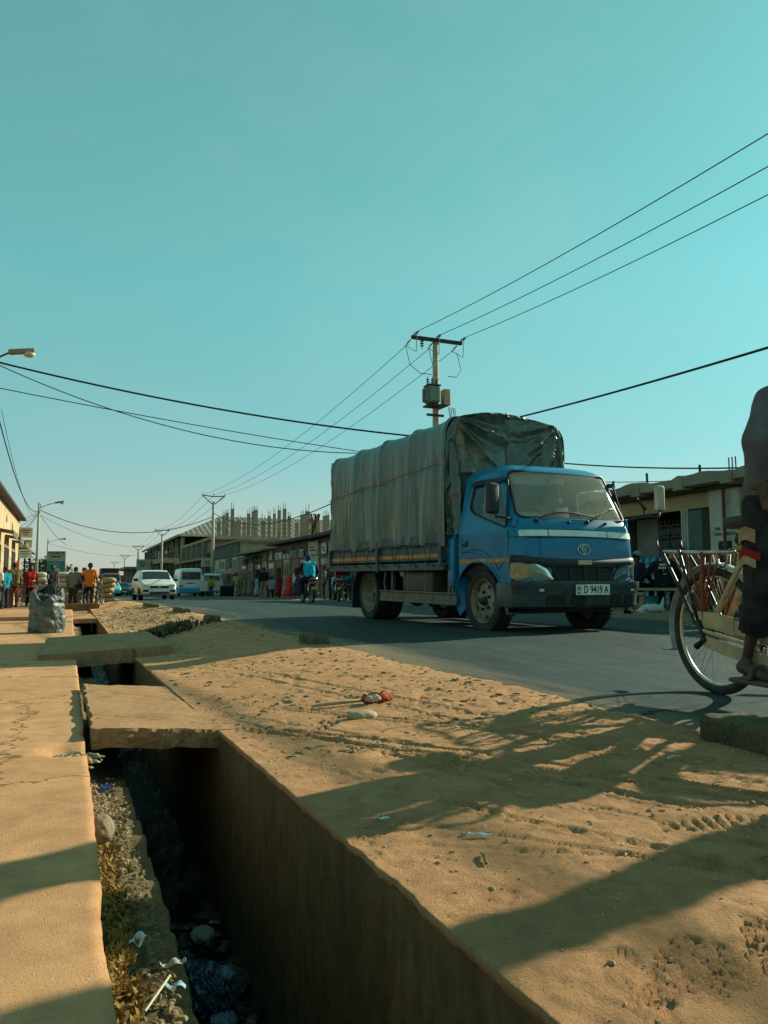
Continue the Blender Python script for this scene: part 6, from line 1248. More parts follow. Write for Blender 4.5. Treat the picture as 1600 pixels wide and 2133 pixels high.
# ------------------------------------------------------------------ right side: shops, unfinished block, market hall
m_dwall = M('dark painted wall', (.11, .088, .068), .9, 0, .3, 1.2, bump=.15); m_brick = M('rough brick', (.34, .165, .085), .95, 0, .4, 5, bump=.6, bscale=9, col2=(.33, .19, .11)); m_stucco = M('stained stucco', (.33, .255, .15), .95, 0, .35, .9, bump=.3, bscale=8, col2=(.42, .33, .2))
m_wood = M('brown shutter wood', (.20, .115, .055), .8, 0, .3, 5); m_lwall = M('pale shop wall', (.40, .36, .28), .9, 0, .2, 1.4); m_greent = M('green tin', (.06, .11, .085), .6, .1, .3, 3); m_grey = M('grey shop wall', (.20, .19, .165), .9, 0, .2, 1.4)
def shop_row():
    T = thing('shop_row', 'long low row of small shops with signs and shutters on the right', 'building', (13, 0, 0)); zb = -.45
    MB().box((3.5, 49.5, 1.35), (7, 25.5, 3.6)).build('wall', m_dwall, T)
    MB().box((3.3, 44.3, 3.28), (8.0, 15.6, .16)).build('roof', m_iron, T); rf = MB().box((3.2, 57.2, 2.95), (8.2, 10.2, .12)).build('green_roof', m_greent, T)
    r = random.Random(5); y = 37.2; k = 0
    mats = [m_grey, m_dwall, m_lwall, m_wood, m_wood, m_lwall, m_wood, m_brick, m_lwall, m_wood, m_lwall]
    while y < 61.5:
        w = r.uniform(1.7, 2.6); m_ = mats[k % len(mats)]
        bay = MB().box((-.04, y + w / 2, 1.0), (.09, w - .06, 2.5)).build('shop_front', m_, T)
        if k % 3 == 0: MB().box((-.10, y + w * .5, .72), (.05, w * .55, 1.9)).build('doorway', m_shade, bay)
        else:
            for q in (0, 1, 2): MB().box((-.10, y + w * (.25 + .25 * q), .72), (.04, w * .2, 1.8)).build('shutter_leaf', m_wood if k % 2 else m_grey, bay)
        sh = r.choice((.3, .45, .6, .75)); s = MB().box((-.16, y + w * r.uniform(.42, .58), 2.2 + sh * .6), (.06, w * r.uniform(.4, .8), sh)).build('shop_sign', (m_wht, m_lwall, m_grey, m_wood)[r.randrange(4)], bay)
        for q in range(2): MB().box((-.20, y + w / 2 + r.uniform(-.2, .2), 2.25 + sh * .6 - .16 * q), (.02, w * r.uniform(.15, .4), .07)).build('sign_lettering', m_iron, s)
        if k % 2: MB().box((-.11, y + w * .5, 1.85), (.03, w * .7, .35)).build('fanlight', m_cglass, bay)
        MB().box((-.12, y, 1.3), (.14, .16, 3.2)).build('pier', m_grey if k % 3 else m_wood, T); y += w; k += 1
    for y_ in (57, 60.2): MB().sheet([[(x, y_ + d_, 2.75 + x * .25) for x in (-1.5, 0)] for d_ in (-1.5, 1.5)], .03).build('tin_awning', m_greent, T)
    MB().box((3.4, 24.5, 1.5), (7, 15, 3.2)).build('hidden_wall', m_grey, T)
shop_row()
def stucco_block():
    T = thing('stucco_building', 'two-tone stucco building with dark parapet beyond the shop row', 'building', (13, 0, 0))
    MB().box((5, 70.5, 1.8), (10, 13, 4.7)).build('wall', m_stucco, T); MB().box((4.9, 70.4, 4.18), (10.4, 13.4, .14)).build('roof_slab', m_conc2, T); MB().box((-.06, 70.5, 3.55), (.16, 13.1, 1.1)).build('parapet', M('dark grey parapet', (.085, .082, .07), .9, 0, .25, 1.5), T)
    for k, y in enumerate((65.5, 68.2, 70.9, 73.6)):
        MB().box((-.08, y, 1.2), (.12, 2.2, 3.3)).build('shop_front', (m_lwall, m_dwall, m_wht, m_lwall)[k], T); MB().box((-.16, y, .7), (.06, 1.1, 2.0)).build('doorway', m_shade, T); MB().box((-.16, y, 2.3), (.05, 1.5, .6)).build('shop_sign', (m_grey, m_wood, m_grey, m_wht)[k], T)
stucco_block()
def unfinished():
    T = thing('unfinished_block', 'unfinished brick building with bare concrete columns and rebar on its roof', 'building', (13, 0, 0))
    MB().box((8, 88, 2.2), (16, 22, 5.6)).build('wall', m_brick, T); MB().box((8, 87.8, 5.15), (16.6, 22.8, .28)).build('roof_slab', m_stucco, T)
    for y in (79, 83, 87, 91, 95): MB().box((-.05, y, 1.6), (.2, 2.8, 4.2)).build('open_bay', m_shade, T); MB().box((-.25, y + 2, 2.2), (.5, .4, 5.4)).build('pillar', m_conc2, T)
    MB().box((-.5, 87, 3.1), (1.4, 22, .25)).build('balcony_slab', m_conc2, T)
    r = random.Random(8); pxs = [455, 465, 472, 483, 490, 497, 508, 517, 526, 532, 548, 560, 571, 581, 592, 602, 618, 628, 634, 640, 650, 662, 676, 682]; tops = [1087, 1073, 1068, 1060, 1090, 1083, 1088, 1070, 1065, 1062, 1085, 1075, 1070, 1063, 1060, 1075, 1090, 1073, 1072, 1065, 1088, 1090, 1075, 1073]
    for px, ty in zip(pxs, tops):
        d = r.uniform(79, 97); p = spot(px, d); z1 = .62 + (1216 - ty) / 1600 * d; w = r.choice((.3, .34, .4))
        if p[0] < 13.2: continue
        c = MB().box((p[0] - 13, p[1], (5.25 + z1) / 2), (w, w, z1 - 5.25)).build('column', m_conc2, T)
        for q in ((-1, -1), (1, -1), (1, 1), (-1, 1)): MB().tube([(p[0] - 13 + q[0] * w * .32, p[1] + q[1] * w * .32, z1 - .1), (p[0] - 13 + q[0] * w * .36, p[1] + q[1] * w * .34, z1 + r.uniform(.35, .85))], .018, 4).build('rebar', m_iron, c)
    for k in range(26): q = k / 26; MB().tube([(r.uniform(9.8, 12.8), 80, 5.3), (r.uniform(10.4, 12), 80, 8.2)], .05, 5).build('scaffold_pole', m_wood, T)
unfinished()
def hall():
    T = thing('market_hall', 'large open market hall with ribbed hipped roof behind the unfinished building', 'building', (14, 111.5, 0)); m_roof = M('ribbed brown roofing', (.20, .165, .12), .75, .1, .2, .4, col2=(.27, .225, .165))
    e, rz, L, Wd = 7.6, 11.5, 60, 48
    c = [(0, 0, e), (Wd, 0, e), (Wd, L, e), (0, L, e)]; r0, r1 = (8, 14, rz), (Wd - 8, 14, rz)
    rf = MB().add(c + [r0, r1], [(0, 1, 5, 4), (1, 2, 5), (2, 3, 4, 5), (3, 0, 4)]).build('roof', m_roof, T)
    for k in range(60):
        t = (k + .5) / 60; x = t * Wd; top = (lerp(8, Wd - 8, min(1, max(0, (x - 8) / (Wd - 16)))) if 8 < x < Wd - 8 else x); f = 1 if 8 < x < Wd - 8 else (x / 8 if x <= 8 else (Wd - x) / 8)
        MB().tube([(x, -.1, e + .05), (x, 14 * f, lerp(e, rz, f) + .05)], .035, 4).build('roof_rib', m_roof, rf)
    MB().box((Wd / 2, -.05, e - .12), (Wd, .2, .28)).build('fascia', m_wht, T); MB().box((-.05, L / 2, e - .15), (.2, L, .35)).build('side_fascia', m_conc2, T)
    for y in np.linspace(1, L - 1, 11): MB().box((.6, y, 3.1), (.5, .5, 8.4)).build('column', m_conc2, T)
    for x in np.linspace(5, Wd - 3, 9): MB().box((x, .6, 3.1), (.5, .5, 8.4)).build('column', m_conc2, T)
    MB().box((-1.2, 19, 3.9), (2.6, 38, .7)).build('canopy', m_stucco, T)
    MB().box((Wd / 2 + 2, L / 2, 3), (Wd - 4, L - 5, 8)).build('inner_wall', m_dwall, T)
    for k in range(9): MB().tube([(.3, 3 + 4 * k, 4.5), (.4, 7 + 4 * k, 7.2)], .09, 5).build('brace', m_conc2, T)
    MB().tube([(.3, 2, 5.6), (.3, 40, 5.6)], .08, 5).build('rail', m_conc2, T)
hall()
p = spot(285, 178); T = thing('roadside_building', 'low flat-roofed building far down the right side', 'building', (11.5, 172, float(g_road(172)))); MB().box((6, 14, 2.6), (11, 30, 5.2)).build('wall', m_dwall, T); MB().box((5.6, 14, 5.4), (13.4, 31, .5)).build('roof_slab', m_conc2, T); MB().box((-.3, -1, 3.2), (2.5, 3, .3)).build('canopy', m_conc2, T)
T = thing('far_building', 'dim far building closing the street beyond the lorry', 'building', spot(262, 330)); MB().box((0, 0, 3), (26, 12, 8)).build('wall', m_dwall, T); MB().box((0, 0, 7.1), (27, 13, .4)).build('roof', m_iron, T)
T = thing('far_building', 'dim far houses at the end of the street behind the orange shirt', 'building', spot(205, 300, 0, True)); MB().box((0, 0, 1.6), (30, 10, 5)).build('wall', m_tin, T); MB().box((0, 0, 4.2), (31, 11, .3)).build('roof', m_iron, T)
def billboard():
    T = thing('billboard', 'roadside billboard with a smiling portrait above the white estate car', 'billboard', spot(308, 118), R(-4)); MB().box((0, 0, 4.45), (3.2, .1, 1.75)).build('panel', M('billboard cream', (.36, .33, .24), .8, 0, .2, 1.5), T); sk = M('print brown', (.10, .055, .035), .7)
    def disc(nm, x, z, a, b, mat, o): return MB().add([(x, -.06 - o, z)] + [(x + a * math.cos(t), -.06 - o, z + b * math.sin(t)) for t in np.linspace(0, 2 * math.pi, 18, endpoint=False)], [(0, 1 + k, 1 + (k + 1) % 18) for k in range(18)]).build(nm, mat, T)
    disc('portrait_shoulders', .85, 3.62, .62, .36, M('print navy', (.03, .035, .05), .7), .0); disc('portrait_head', .85, 4.45, .36, .50, sk, .006); disc('portrait_hair', .85, 4.80, .33, .20, m_ink, .012); disc('portrait_smile', .85, 4.22, .15, .045, m_white, .012)
    for x in (.73, .97): disc('portrait_eye', x, 4.52, .05, .03, m_ink, .012)
    for k in range(3): MB().box((-.75, -.06, 4.9 - .3 * k), (1.1 - .2 * k, .012, .14)).build('lettering', m_iron, T)
    for x in (-1.2, 1.2): MB().tube([(x, .1, 0), (x, .1, 4.4)], .09, 6).build('post', m_iron, T)
billboard()
T = thing('shop_sign', 'white shop signboard on a post beside the second power pole', 'sign', spot(431, 72)); MB().box((0, 0, 3.1), (1.0, .08, .75)).build('panel', m_wht, T); MB().tube([(0, .06, 0), (0, .06, 3)], .05, 6).build('post', m_iron, T)
for k in range(2): MB().box((.05, -.05, 3.2 - .22 * k), (.55, .012, .07)).build('lettering', m_iron, T)
# ------------------------------------------------------------------ corner shop behind the bicycle
def corner_shop():
    T = thing('corner_shop', 'concrete corner shop with open dark front and white pillar on the right', 'building', (13, 0, 0))
    MB().box((2.4, 15.95, 1.1), (.5, .9, 2.3)).box((3.2, 8.3, 1.5), (6.4, 8.0, 3.0)).build('white_wall', m_wht, T)
    MB().box((4.6, 14.4, 1.4), (.2, 5.0, 2.8)).build('back_wall', m_dwall, T); MB().box((2.3, 17.1, 1.4), (4.6, .25, 2.8)).build('party_wall', m_grey, T); MB().box((2.6, 14.4, .04), (5.0, 5.0, .08)).build('floor', m_conc2, T)
    MB().box((.1, 14.7, 2.48), (.22, 4.8, .34)).build('lintel', M('ochre band', (.40, .30, .15), .9, 0, .2, 2), T); MB().box((.0, 14.6, 2.70), (.5, 5.2, .10)).build('gutter', m_iron, T)
    r = random.Random(9); G = []
    for i in range(60):
        y = lerp(4.5, 17.4, i / 59); G.append([(-.55, y, 2.76), (-.55 + r.uniform(-.02, .02), y, 2.98 + .03 * math.sin(i * .7) + r.uniform(-.02, .03)), (.3, y, 3.0 + r.uniform(-.01, .02)), (6, y, 3.0)])
    MB().sheet(G, .03).box((2.8, 11, 2.80), (6.5, 12.9, .12)).build('roof_slab', m_conc2, T, 30)
    for y in (16.9, 14.65, 13.25, 11.9): MB().box((-.30, y, 2.82), (.55, .3, .26)).build('beam_end', m_conc2, T)
    for y, z, n in ((16.4, .34, 3), (14.75, .3, 1), (13.05, .26, 1), (12.05, .3, 3), (16.0, .26, 1)):
        for q in range(n): MB().tube([(-.1, y + q * .09, 2.95), (-.1, y + q * .09 + .01, 3.0 + z)], .014 if n > 1 else .03, 5).build('rebar', m_iron, T)
    for y, w, mt in ((13.36, .55, m_greent), (12.98, .22, m_iron)): MB().box((-.03, y, 1.12), (.08, w, 2.3)).build('metal_door_leaf', mt, T)
    for y in (13.68, 13.60, 13.52): MB().tube([(-.06, y, 0), (-.06, y, 2.33)], .03, 6).build('door_rail', m_wht, T)
    MB().box((-.02, 12.42, 1.36), (.16, .82, 2.75)).build('pillar', m_wht, T)
    MB().tube([(-.20, 12.33, 0), (-.20, 12.33, 2.76)], .035, 8).build('red_post', M('rusty red post', (.14, .035, .025), .7), T)
    tr = (R(90), 0, R(-90))
    text('wall_lettering', 'HA  O-', .11, m_ink, T, (-.105, 12.52, 1.80), tr, bold=.002); text('wall_lettering', 'TURA  ANGUZA', .095, m_ink, T, (-.105, 12.42, 1.68), tr, bold=.002, sx=.85)
    ps = MB().box((-.105, 12.42, 1.22), (.012, .36, .62)).build('poster', M('poster black', (.025, .024, .022), .8), T)
    for k in range(9): MB().box((-.114, 12.36 + r.uniform(-.10, .12), 1.45 - .055 * k), (.006, r.uniform(.06, .2), .02), rx=r.uniform(-.5, .5)).build('poster_print', m_white, ps)
    MB().box((1.0, 16.0, 1.3), (.1, .8, 2.0)).build('inner_panel', m_grey, T)
corner_shop()
# crates and blue bottles inside the shop mouth
crate_m = M('dark bottle crate', (.05, .055, .06), .6, 0, .5, 6); blue_b = M('blue plastic', (.03, .20, .38), .3, 0, .4, 5, col2=(.10, .36, .52), spec=.6)
cb = MB().rbox((0, 0, .14), (.30, .40, .28), .015); cm = cb.mesh('crate_body', crate_m); gm = MB().box((0, 0, 0), (.012, .30, .05)).mesh('grip', m_shade); nb = MB().lathe([(.0, .10), (.012, .10), (.014, .04), (.03, .0)], (0, 0, 0), 'Z', 7).mesh('bottle_neck', M('bottle glass', (.06, .07, .07), .2, spec=.7))
ORD = ['lowest', 'second-lowest', 'third', 'middle', 'fifth', 'second-highest', 'topmost']; COL = ['leftmost', 'second', 'middle', 'fourth', 'rightmost', 'sixth', 'seventh']; n = 0
for c in range(5):
    for k in range(7):
        y = 15.2 - .42 * c; T = thing('crate', '%s dark bottle crate in the %s stack inside the corner shop' % (ORD[k], COL[c]), 'crate', (13.9 + .03 * random.random(), y + random.uniform(-.015, .015), .08 + .29 * k), random.uniform(-.04, .04), 'crates stacked in the corner shop')
        link('crate_body', cm, T); link('grip', gm, T, (-.153, 0, .20))
        for q in (-.13, 0, .13): link('bottle_neck', nb, T, (-.10, q, .28))
bt = MB().lathe([(0, 0), (.10, 0), (.115, .03), (.115, .13), (.105, .15), (.115, .17), (.115, .27), (.09, .33), (.03, .37), (.03, .41), (0, .41)], (0, 0, 0), 'Z', 12); btm = bt.mesh('bottle', blue_b, True)
for c in range(7):
    for k in range(3):
        tag(link('water_bottle', btm, None, (13.35 + .02 * (c % 2), 15.55 - .245 * c, .08 + .42 * k)), '%s blue plastic bottle in the %s column before the crates' % (('lowest', 'middle', 'topmost')[k], ('first', 'second', 'third', 'fourth', 'fifth', 'sixth', 'seventh')[c]), 'bottle', 'blue bottles stacked before the crates')
gb_ = MB().lathe([(0, 0), (.045, 0), (.05, .02), (.05, .16), (.02, .22), (.02, .26), (0, .26)], (0, 0, 0), 'Z', 9).mesh('bottle', M('yellowish bottle', (.30, .29, .16), .4, 0, .3, 9))
for c in range(4):
    for k in range(5): tag(link('small_bottle', gb_, None, (12.78, 14.0 - .12 * c, .12 + .27 * k)), 'small yellowish bottle, %s from the left on the %s shelf of the rack' % (('first', 'second', 'third', 'fourth')[c], ('lowest', 'second', 'middle', 'fourth', 'top')[k]), 'bottle', 'small bottles on the door rack')
T = thing('bottle_rack', 'narrow wire rack of small bottles beside the shop door', 'rack', (12.78, 13.82, .06))
for k in range(6): MB().box((0, 0, .04 + .27 * k), (.16, .56, .02)).build('shelf', m_iron, T)
for x in (-.07, .07):
    for y in (-.27, .27): MB().tube([(x, y, 0), (x, y, 1.5)], .012, 5).build('rail', m_iron, T)
# bench, seated people, bag, stools
def bench(label, loc, L, h_, rz): 
    T = thing('bench', label, 'bench', loc, R(rz)); MB().rbox((0, 0, h_), (L, .30, .06), .01).build('seat', m_stucco, T)
    for x in (-L * .42, L * .42):
        MB().rbox((x, 0, h_ / 2), (.09, .24, h_), .01, ry=R(4 if x > 0 else -4)).build('leg', m_stucco, T)
    return T
b1 = spot(1372, 16.6, .05); bench('pale wooden bench under the person in black sweatshirt', b1, 1.5, .45, -58)
sitp = dict(pel=(0, 0, .56), chest=(.05, 0, .88), neck=(.08, 0, 1.06), head=(.14, 0, 1.20), sL=(.07, .18, 1.01), sR=(.07, -.18, 1.01), eL=(.12, .28, .78), eR=(.12, -.28, .78), wL=(.3, .26, .66), wR=(.3, -.26, .66), hL=(.03, .1, .53), hR=(.03, -.1, .53), kL=(.42, .14, .54), kR=(.42, -.14, .54), aL=(.42, .14, .10), aR=(.42, -.14, .10), tL=(.56, .15, .05), tR=(.56, -.15, .05))
s1 = spot(1381, 16.6, .03); q = person('person in black sweatshirt with white back print sitting on the bench', s1, 40, cloth('black sweatshirt', (.012, .012, .014)), cloth('black trousers', (.016, .016, .016)), dict(sitp, eL=(.0, .36, .80), wL=(.02, .52, .64)), 1.72, 2, bulk=1.15)
for k, (w, z, y) in enumerate(((.14, 1.0, .0), (.17, .93, .01), (.06, .87, .0), (.16, .80, 0))):
    for j in range(4 if k < 2 else 2): MB().box((-.128 + .0 * k, y + (j - 1.5) * w / 4, z), (.008, w / 6, .045 if k < 2 else .018), rx=.3 * ((j + k) % 3 - 1)).build('back_print', m_white, q)
s2 = spot(1318, 17.2, .03); person('person in dark blue with pale cap sitting beside the truck bumper', s2, 10, cloth('navy jumper', (.018, .024, .04)), cloth('black trousers', (.016, .016, .016)), sitp, 1.7, 2, cap_=cloth('pale cap', (.25, .25, .22)))
bench('low stool bench half hidden by the truck bumper', spot(1300, 16.2, .05), .8, .36, -50)
bk = MB().lathe([(.11, 0), (.14, .3), (.135, .3), (.105, .01), (0, .01)], (0, 0, 0), 'Z', 14); tag(bk.build('bucket', M('turquoise plastic', (.015, .20, .24), .4), None, True, spot(1356, 16.9, .05)), 'turquoise bucket under the bench', 'bucket')
person('person in mustard yellow shirt standing behind the bicycle rack', spot(1543, 13.4, .04), 150, cloth('mustard', (.40, .26, .04)), cloth('brown shorts', (.10, .07, .045)), None, 1.47, .85, long=.05, skin=0)
b_ = blob('bag', 'crumpled white plastic bag at the road edge right of the truck', 'bag', spot(1352, 14.7, .12), .21, M('white plastic bag', (.42, .44, .38), .5, 0, .15, 10), 41, .32, (1.25, .8, .6), R(-20), 2.4, .014)
MB().tube([(.19, .05, .0), (.25, .05, .13), (.27, .05, .25)], [.07, .035, .008], 7).build('bag_corner', M('white plastic bag', (.42, .44, .38)), b_, True)
# people and goods along the shops
def dress(px, d, col, lb, h_=1.15, w=.24):
    p = spot(px, d, .03); T = thing('dress_stand', lb, 'dress', p, random.uniform(0, 3), 'dresses on stands before the shops')
    m_ = cloth('dress ' + lb[:14], col, .3, 9); mb = MB().lathe([(.0, h_), (.05, h_ - .01), (.13, h_ - .06), (.12, h_ - .28), (.10, h_ - .42), (.16, h_ - .62), (w, h_ - .98), (w * .96, h_ - .98), (.02, h_ - .6)], (0, 0, 0), 'Z', 14); mb.build('dress', m_, T, True)
    MB().tube([(0, 0, 0), (0, 0, h_ + .08)], .018, 6).build('stand_pole', m_iron, T); MB().lathe([(0, 0), (.16, 0), (.14, .03), (0, .04)], (0, 0, 0), 'Z', 10).build('stand_base', m_iron, T)
for px, d, col, lb in ((583, 38.5, (.16, .012, .014), 'dark red dress on a stand, left of the pink one'), (596, 37.8, (.34, .17, .18), 'pale pink dress on a stand beside the bright red one'), (604, 37.5, (.55, .04, .015), 'bright red dress on a stand in the middle of the row'), (611, 38.6, (.28, .20, .22), 'mauve grey dress on a stand by the white shawl'), (623, 36.8, (.07, .025, .06), 'dark purple dress on a stand next to the motorcycle'), (629, 37.6, (.30, .24, .28), 'pale lilac dress on a stand close to the motorcycle wheel'), (537, 47, (.18, .30, .36), 'pale blue dress on a stand left of the dark walking person'), (530, 48, (.15, .05, .06), 'wine red dress on a stand left of the pale blue one'), (522, 50, (.16, .15, .12), 'grey dress hanging furthest left of the row'), (512, 51, (.17, .15, .08), 'khaki coat on a stand behind the parasol'), (505, 52, (.10, .09, .07), 'brown coat on a stand under the parasol')): dress(px, d, col, lb)
person('person in black jacket and khaki trousers walking before the shops', spot(551, 42.5), 95, cloth('black jacket', (.014, .015, .017)), cloth('khaki', (.24, .16, .07)), walk, 1.74, 2, bulk=1.15)
person('person in yellow vest and cream trousers under the parasol', spot(494, 53), -60, cloth('pale yellow', (.45, .36, .12)), cloth('cream', (.38, .31, .19)), None, 1.7, .8)
person('person in yellow shirt and jeans standing behind the off-road car', spot(441, 57), 100, cloth('mustard', (.40, .26, .04)), cloth('jeans', (.03, .06, .11)), None, 1.5, .9)
person('person in grey shirt crouching before the wooden shutters', spot(568, 41.5), 90, cloth('grey shirt', (.20, .22, .21)), cloth('dark trousers', (.03, .03, .03)), sitp, 1.6, .8)
person('person in white and blue wrap standing among the dresses', spot(616, 37.2), 170, cloth('white shawl', (.45, .45, .46)), None, None, 1.5, .8, skirt=(cloth('blue wrap', (.04, .07, .20)), .6))
person('person in grey shirt and dark trousers right of the motorcycle', spot(678, 34), 150, cloth('slate', (.13, .16, .17)), cloth('dark trousers', (.03, .03, .03)), None, 1.55, .8)
person('person in dark clothes beside the parked motorcycle', spot(694, 31.5), -120, cloth('dark grey', (.06, .06, .055)), cloth('black trousers', (.016, .016, .016)), None, 1.66, 2)
person('person in turquoise trousers seen under the truck bed', spot(726, 30.5), 100, cloth('teal shirt', (.02, .18, .20)), cloth('black trousers', (.016, .016, .016)), None, 1.6, .8)
def parasol():
    T = thing('parasol', 'faded pink market parasol before the shops', 'parasol', spot(491, 54.5)); mb = MB().lathe([(0, 2.15), (.3, 2.08), (.9, 1.82), (1.15, 1.62)], (0, 0, 0), 'Z', 8); mb.build('canopy', cloth('faded pink canvas', (.33, .16, .10), .2, 3), T)
    MB().tube([(0, 0, 0), (0, 0, 2.2)], .025, 6).build('pole', m_iron, T)
    for k in range(8): a = k * math.pi / 4; MB().tube([(0, 0, 1.85), (1.1 * math.cos(a), 1.1 * math.sin(a), 1.62)], .012, 4).build('rib', m_iron, T)
parasol()
p = spot(481, 55); T = thing('market_table', 'dark covered market table under the parasol', 'table', p, R(-10)); MB().rbox((0, 0, .8), (1.5, .8, .06), .02).build('top', m_wood, T); MB().box((0, -.36, .42), (1.4, .04, .76)).build('cloth', m_shade, T)
for x in (-.65, .65): MB().tube([(x, .3, 0), (x, .3, .8)], .03, 5).build('leg', m_wood, T)
# ------------------------------------------------------------------ power poles and wires
m_cab = M('black cable', (.012, .012, .012), .7); m_ins = M('porcelain insulator', (.30, .33, .27), .3); m_trf = M('grey green transformer', (.16, .19, .16), .6, .1, .2, 5)
PX = 11.; YS = [22.5, 65.5, 105, 144, 181, 225]
def insul(c, T, a=(1, 0, 0), n=3, r=.055, m=None):
    A = Vector(a).normalized(); c = Vector(c); mb = MB()
    for k in range(n): q = c + A * (.075 * k); mb.tube([q, q + A * .015, q + A * .045], [r * .5, r, r * .4], 8)
    mb.tube([c - A * .05, c + A * (.075 * n + .04)], .014, 5); return mb.build('insulator', m or m_ins, T, True)
def main_pole():
    y = YS[0]; T = thing('transformer_pole', 'concrete power pole with crossarm and transformer rising behind the truck', 'power pole', (PX, y, 0)); hz = 8.72
    MB().tube([(0, 0, 0), (0, 0, hz)], [.17, .105], 4 if False else 8).build('pole', m_pole, T, True)
    MB().box((0, -.10, hz - .04), (1.85, .10, .11)).build('crossarm', m_iron, T)
    for x in (-.86, -.04, .86):
        insul((x, -.2, hz + .03), T, (.25, -1, .15)); insul((x * 1.0, .12, hz - .08), T, (-.2, 1, -.35))
    for x in (-.55,): insul((x, -.1, hz - .12), T, (0, 0, -1), 3, .07, m_iron)
    MB().box((-.16, -.26, 6.40), (.66, .5, .05)).build('platform', m_iron, T); MB().box((-.2, -.35, 6.08), (.6, .07, .07)).build('bracket', m_iron, T)
    t = MB().rbox((-.30, -.34, 6.74), (.38, .38, .56), .03).build('transformer_tank', m_trf, T)
    for k in range(4): MB().rbox((-.53, -.48 + .095 * k, 6.73), (.12, .025, .46), .01).build('cooling_fin', m_trf, t)
    MB().rbox((-.30, -.56, 6.73), (.34, .06, .46), .02).build('cooling_panel', m_trf, t); MB().rbox((-.30, -.34, 7.04), (.44, .44, .05), .01).build('lid', m_iron, t); MB().rbox((.20, -.30, 6.70), (.24, .30, .54), .03).build('switch_box', m_plas, T)
    for x in (-.46, -.30, -.14): insul((x, -.34, 7.07), T, (0, 0, 1), 3, .06, m_iron)
    W_ = lambda pts, r=.012: MB().tube(pts, r, 5).build('jumper_wire', m_cab, T, True)
    for x, xt in ((-.95, -.35), (-.1, -.15), (.95, .25)): W_([(x, .3, hz - .25), (x + .05, .1, hz - .9), (x * .7, -.2, hz - 1.25), (xt, -.42, 7.4)])
    for x in (-.86, -.04, .86): W_([(x, -.4, hz + .08), (x + .05, -.2, hz - .55), (x - .12, .3, hz - .2)])
    r = random.Random(5)
    for k in range(6): W_([(.3 + .05 * k, -.3, 6.4), (.42 + .04 * k, -.3 + r.uniform(-.1, .1), 5.8), (.2 + r.uniform(-.1, .3), -.1, 5.3 - .08 * k)], .010)
    for k in range(7): x = r.uniform(-.5, .4); W_([(0, -.15, 5.45), (x * .6, -.2, 5.35 + r.uniform(-.1, .1)), (x, r.uniform(-.4, .1), 5.2 + r.uniform(-.15, .2)), (x * .4, -.1, 5.05)], .009)
main_pole()
for k, y in enumerate(YS[1:]):
    z = float(g_road(y)); T = thing('power_pole', ['second power pole with V-shaped crossarm, beside the stucco building', 'third power pole, before the market hall', 'fourth power pole, above the billboard', 'fifth power pole, right of the lorry', 'farthest faint power pole above the lorry'][k], 'power pole', (PX, y, z), 0, 'power poles down the right side'); hz = 8.55
    MB().tube([(0, 0, 0), (0, 0, hz - .55)], [.17, .11], 8).build('pole', m_pole, T, True); MB().tube([(-.95, 0, hz - .05), (0, 0, hz - .12), (.95, 0, hz - .05)], .045, 5).build('crossarm', m_iron, T)
    for sg in (-1, 1): MB().tube([(0, 0, hz - .85), (sg * .9, 0, hz - .1)], .04, 5).build('brace', m_iron, T)
    for x in (-.95, 0, .95): insul((x, 0, hz), T, (0, 0, 1), 2, .07)
def wire(label, a, b, sag, r=.011, n=28, name='overhead_wire'):
    a, b = Vector(a), Vector(b); pts = []
    for i in range(n + 1): t = i / n; p = a.lerp(b, t); p.z -= sag * 4 * t * (1 - t); pts.append(p)
    return tag(MB().tube(pts, r, 5).build(name, m_cab, None, True), label, 'cable', 'overhead wires')
nm = ['left', 'middle', 'right']
for k, x in enumerate((-.86, 0., .86)):
    wire('%s of three bare wires rising from the pole to the upper right corner' % nm[k], (PX + x, YS[0] - .4, 8.78), (PX + x, YS[0] - 42, 9.1), 1.2, .011)
    for j in range(len(YS) - 1):
        z0 = (8.55 if j else 8.60) + float(g_road(YS[j])); z1 = 8.58 + float(g_road(YS[j + 1]))
        wire('%s bare power wire on the %s span going down the street' % (nm[k], ['first', 'second', 'third', 'fourth', 'fifth'][j]), (PX + x, YS[j] + (.4 if j == 0 else 0), z0), (PX + x, YS[j + 1], z1), .75, .010 if j == 0 else .014)
L0 = (-2.48, 24.3, 7.05)
A = (PX - .1, YS[0] - .2, 5.35)
wire('thick sagging cable crossing the street from the left lamp to the pole', L0, A, .28, .030, 40)
wire('thick cable rising from the transformer pole to the right edge', (PX - .1, YS[0] - .2, 5.45), (9.6, 2.0, 4.05), .22, .024, 40)
wire('thin cable sagging deepest from the left lamp towards the truck', L0, (PX, YS[0] - .1, 5.0), 1.0, .015, 40)
wire('lower thin cable crossing from the left edge towards the tarpaulin', (-2.3, 21.5, 5.65), (PX, YS[0], 4.6), .12, .013, 40)
wire('low cable from the pole past the tarpaulin to the second pole', (PX, YS[0] + .1, 5.3), (PX, YS[1], 6.6), 1.75, .026, 40)
wire('cable from the pole down to the corner shop roof at right', (PX, YS[0], 5.2), (13.0, 12.0, 3.05), .25, .018, 30)
wire('thin lower cable behind the truck reaching the corner shop roof', (PX, YS[0], 4.4), (13.2, 13.6, 3.0), .2, .010, 30)
L1 = (-2.5, 67, 6.5)
wire('cable dropping from the near lamp to the far lamp pole', (-2.48, 24.3, 6.9), L1, 1.5, .022, 36); wire('second faint cable beside the dropping lamp cable', (-2.5, 30, 6.8), (-2.6, 67, 6.0), 1.2, .010, 30)
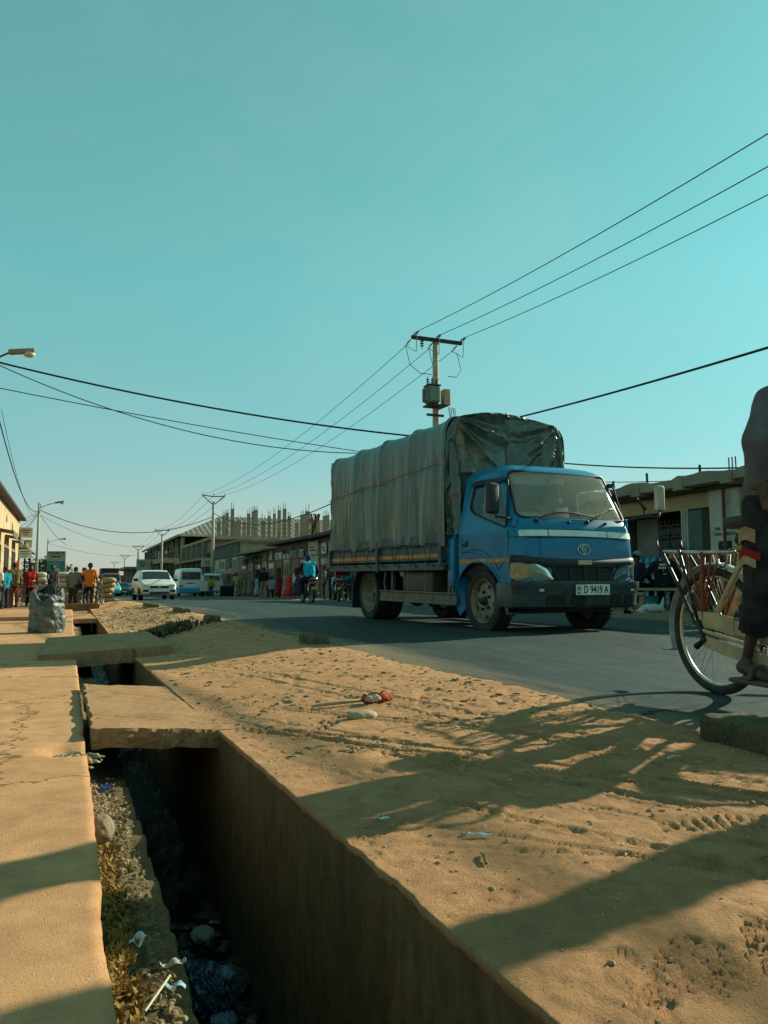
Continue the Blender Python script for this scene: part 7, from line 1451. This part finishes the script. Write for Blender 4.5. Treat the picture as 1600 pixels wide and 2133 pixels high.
wire('cable sagging from the far lamp pole across to the second power pole', L1, (PX, YS[1], 6.3), 1.6, .028, 36); wire('thin cable below it from the far lamp pole across the street', (-2.5, 67, 6.1), (PX, YS[2], 5.8), 1.2, .016, 36)
for k, (b, lb) in enumerate((((-3.6, 46, 3.9), 'service wire from the far lamp pole to the yellow shop roof'), ((-2.8, 42, 2.9), 'wavy service wire from the far lamp pole to the shop sign'), ((-5, 56, 3.3), 'service wire from the far lamp pole to the market canopy'), ((-4.2, 60, 3.2), 'inner service wire from the far lamp pole to the canopy'), ((-.5, 77, 4.2), 'service wire from the far lamp pole down to the green signboard'))): wire(lb, (-2.52, 67, 6.45 - .06 * k), b, .25, .018, 16)
wire('thin cable low over the street far behind the people', (-2.9, 108, 5.8), (PX, YS[3], 5.6), .6, .02, 24)
# ------------------------------------------------------------------ unseen, added past the right edge to shade the sand: a porter and a loaded handcart
def shadow_cart():
    T = thing('shadow_cart', 'loaded wooden handcart added unseen past the right edge to cast shadow', 'shadow_cart', (5.75, 2.45, .03), R(100))
    MB().rbox((0, 0, .62), (1.1, .8, .06), .01).build('deck', m_wood, T)
    for y in (-.42, .42):
        w = ring(.30, .03, 0, 0, 28, 8).build('wheel', m_tyre, T, True, loc=(0, y, .31)); 
        for k in range(8): a = k * math.pi / 4; MB().tube([(0, 0, 0), (.29 * math.cos(a), 0, .29 * math.sin(a))], .012, 5).build('spoke', m_wood, w)
        MB().tube([(.5, y * .8, .62), (1.2, y * .8, .85)], .025, 6).build('handle', m_wood, T)
shadow_cart()
for k in range(8): tag(link('sack', pt_, None, (5.7 + .12 * (-1) ** k, 2.45 + (.22 if k % 2 else -.22), .80 + .225 * (k // 2)), (0, 0, R(80 + 9 * k))), 'tan sack on the handcart added unseen to cast shadow, %s in the stack' % ('lowest right', 'lowest left', 'second right', 'second left', 'third right', 'third left', 'top right', 'top left')[k], 'sack', 'sacks on the handcart')
person('porter in grey added unseen past the right edge to cast shadow', (4.3, 1.98, .02), -80, cloth('grey jacket', (.15, .15, .125)), cloth('brown trousers', (.045, .034, .028)), dict(eL=(.05, .30, 1.6), wL=(.02, .16, 1.78), eR=(.05, -.30, 1.6), wR=(.02, -.16, 1.78)), 1.74, 1.6, bulk=1.2)
tag(link('sack', pw, None, (4.3, 1.98, 1.92), (0, 0, R(10))), 'white sack carried on the porter head added unseen to lengthen the shadow', 'sack')
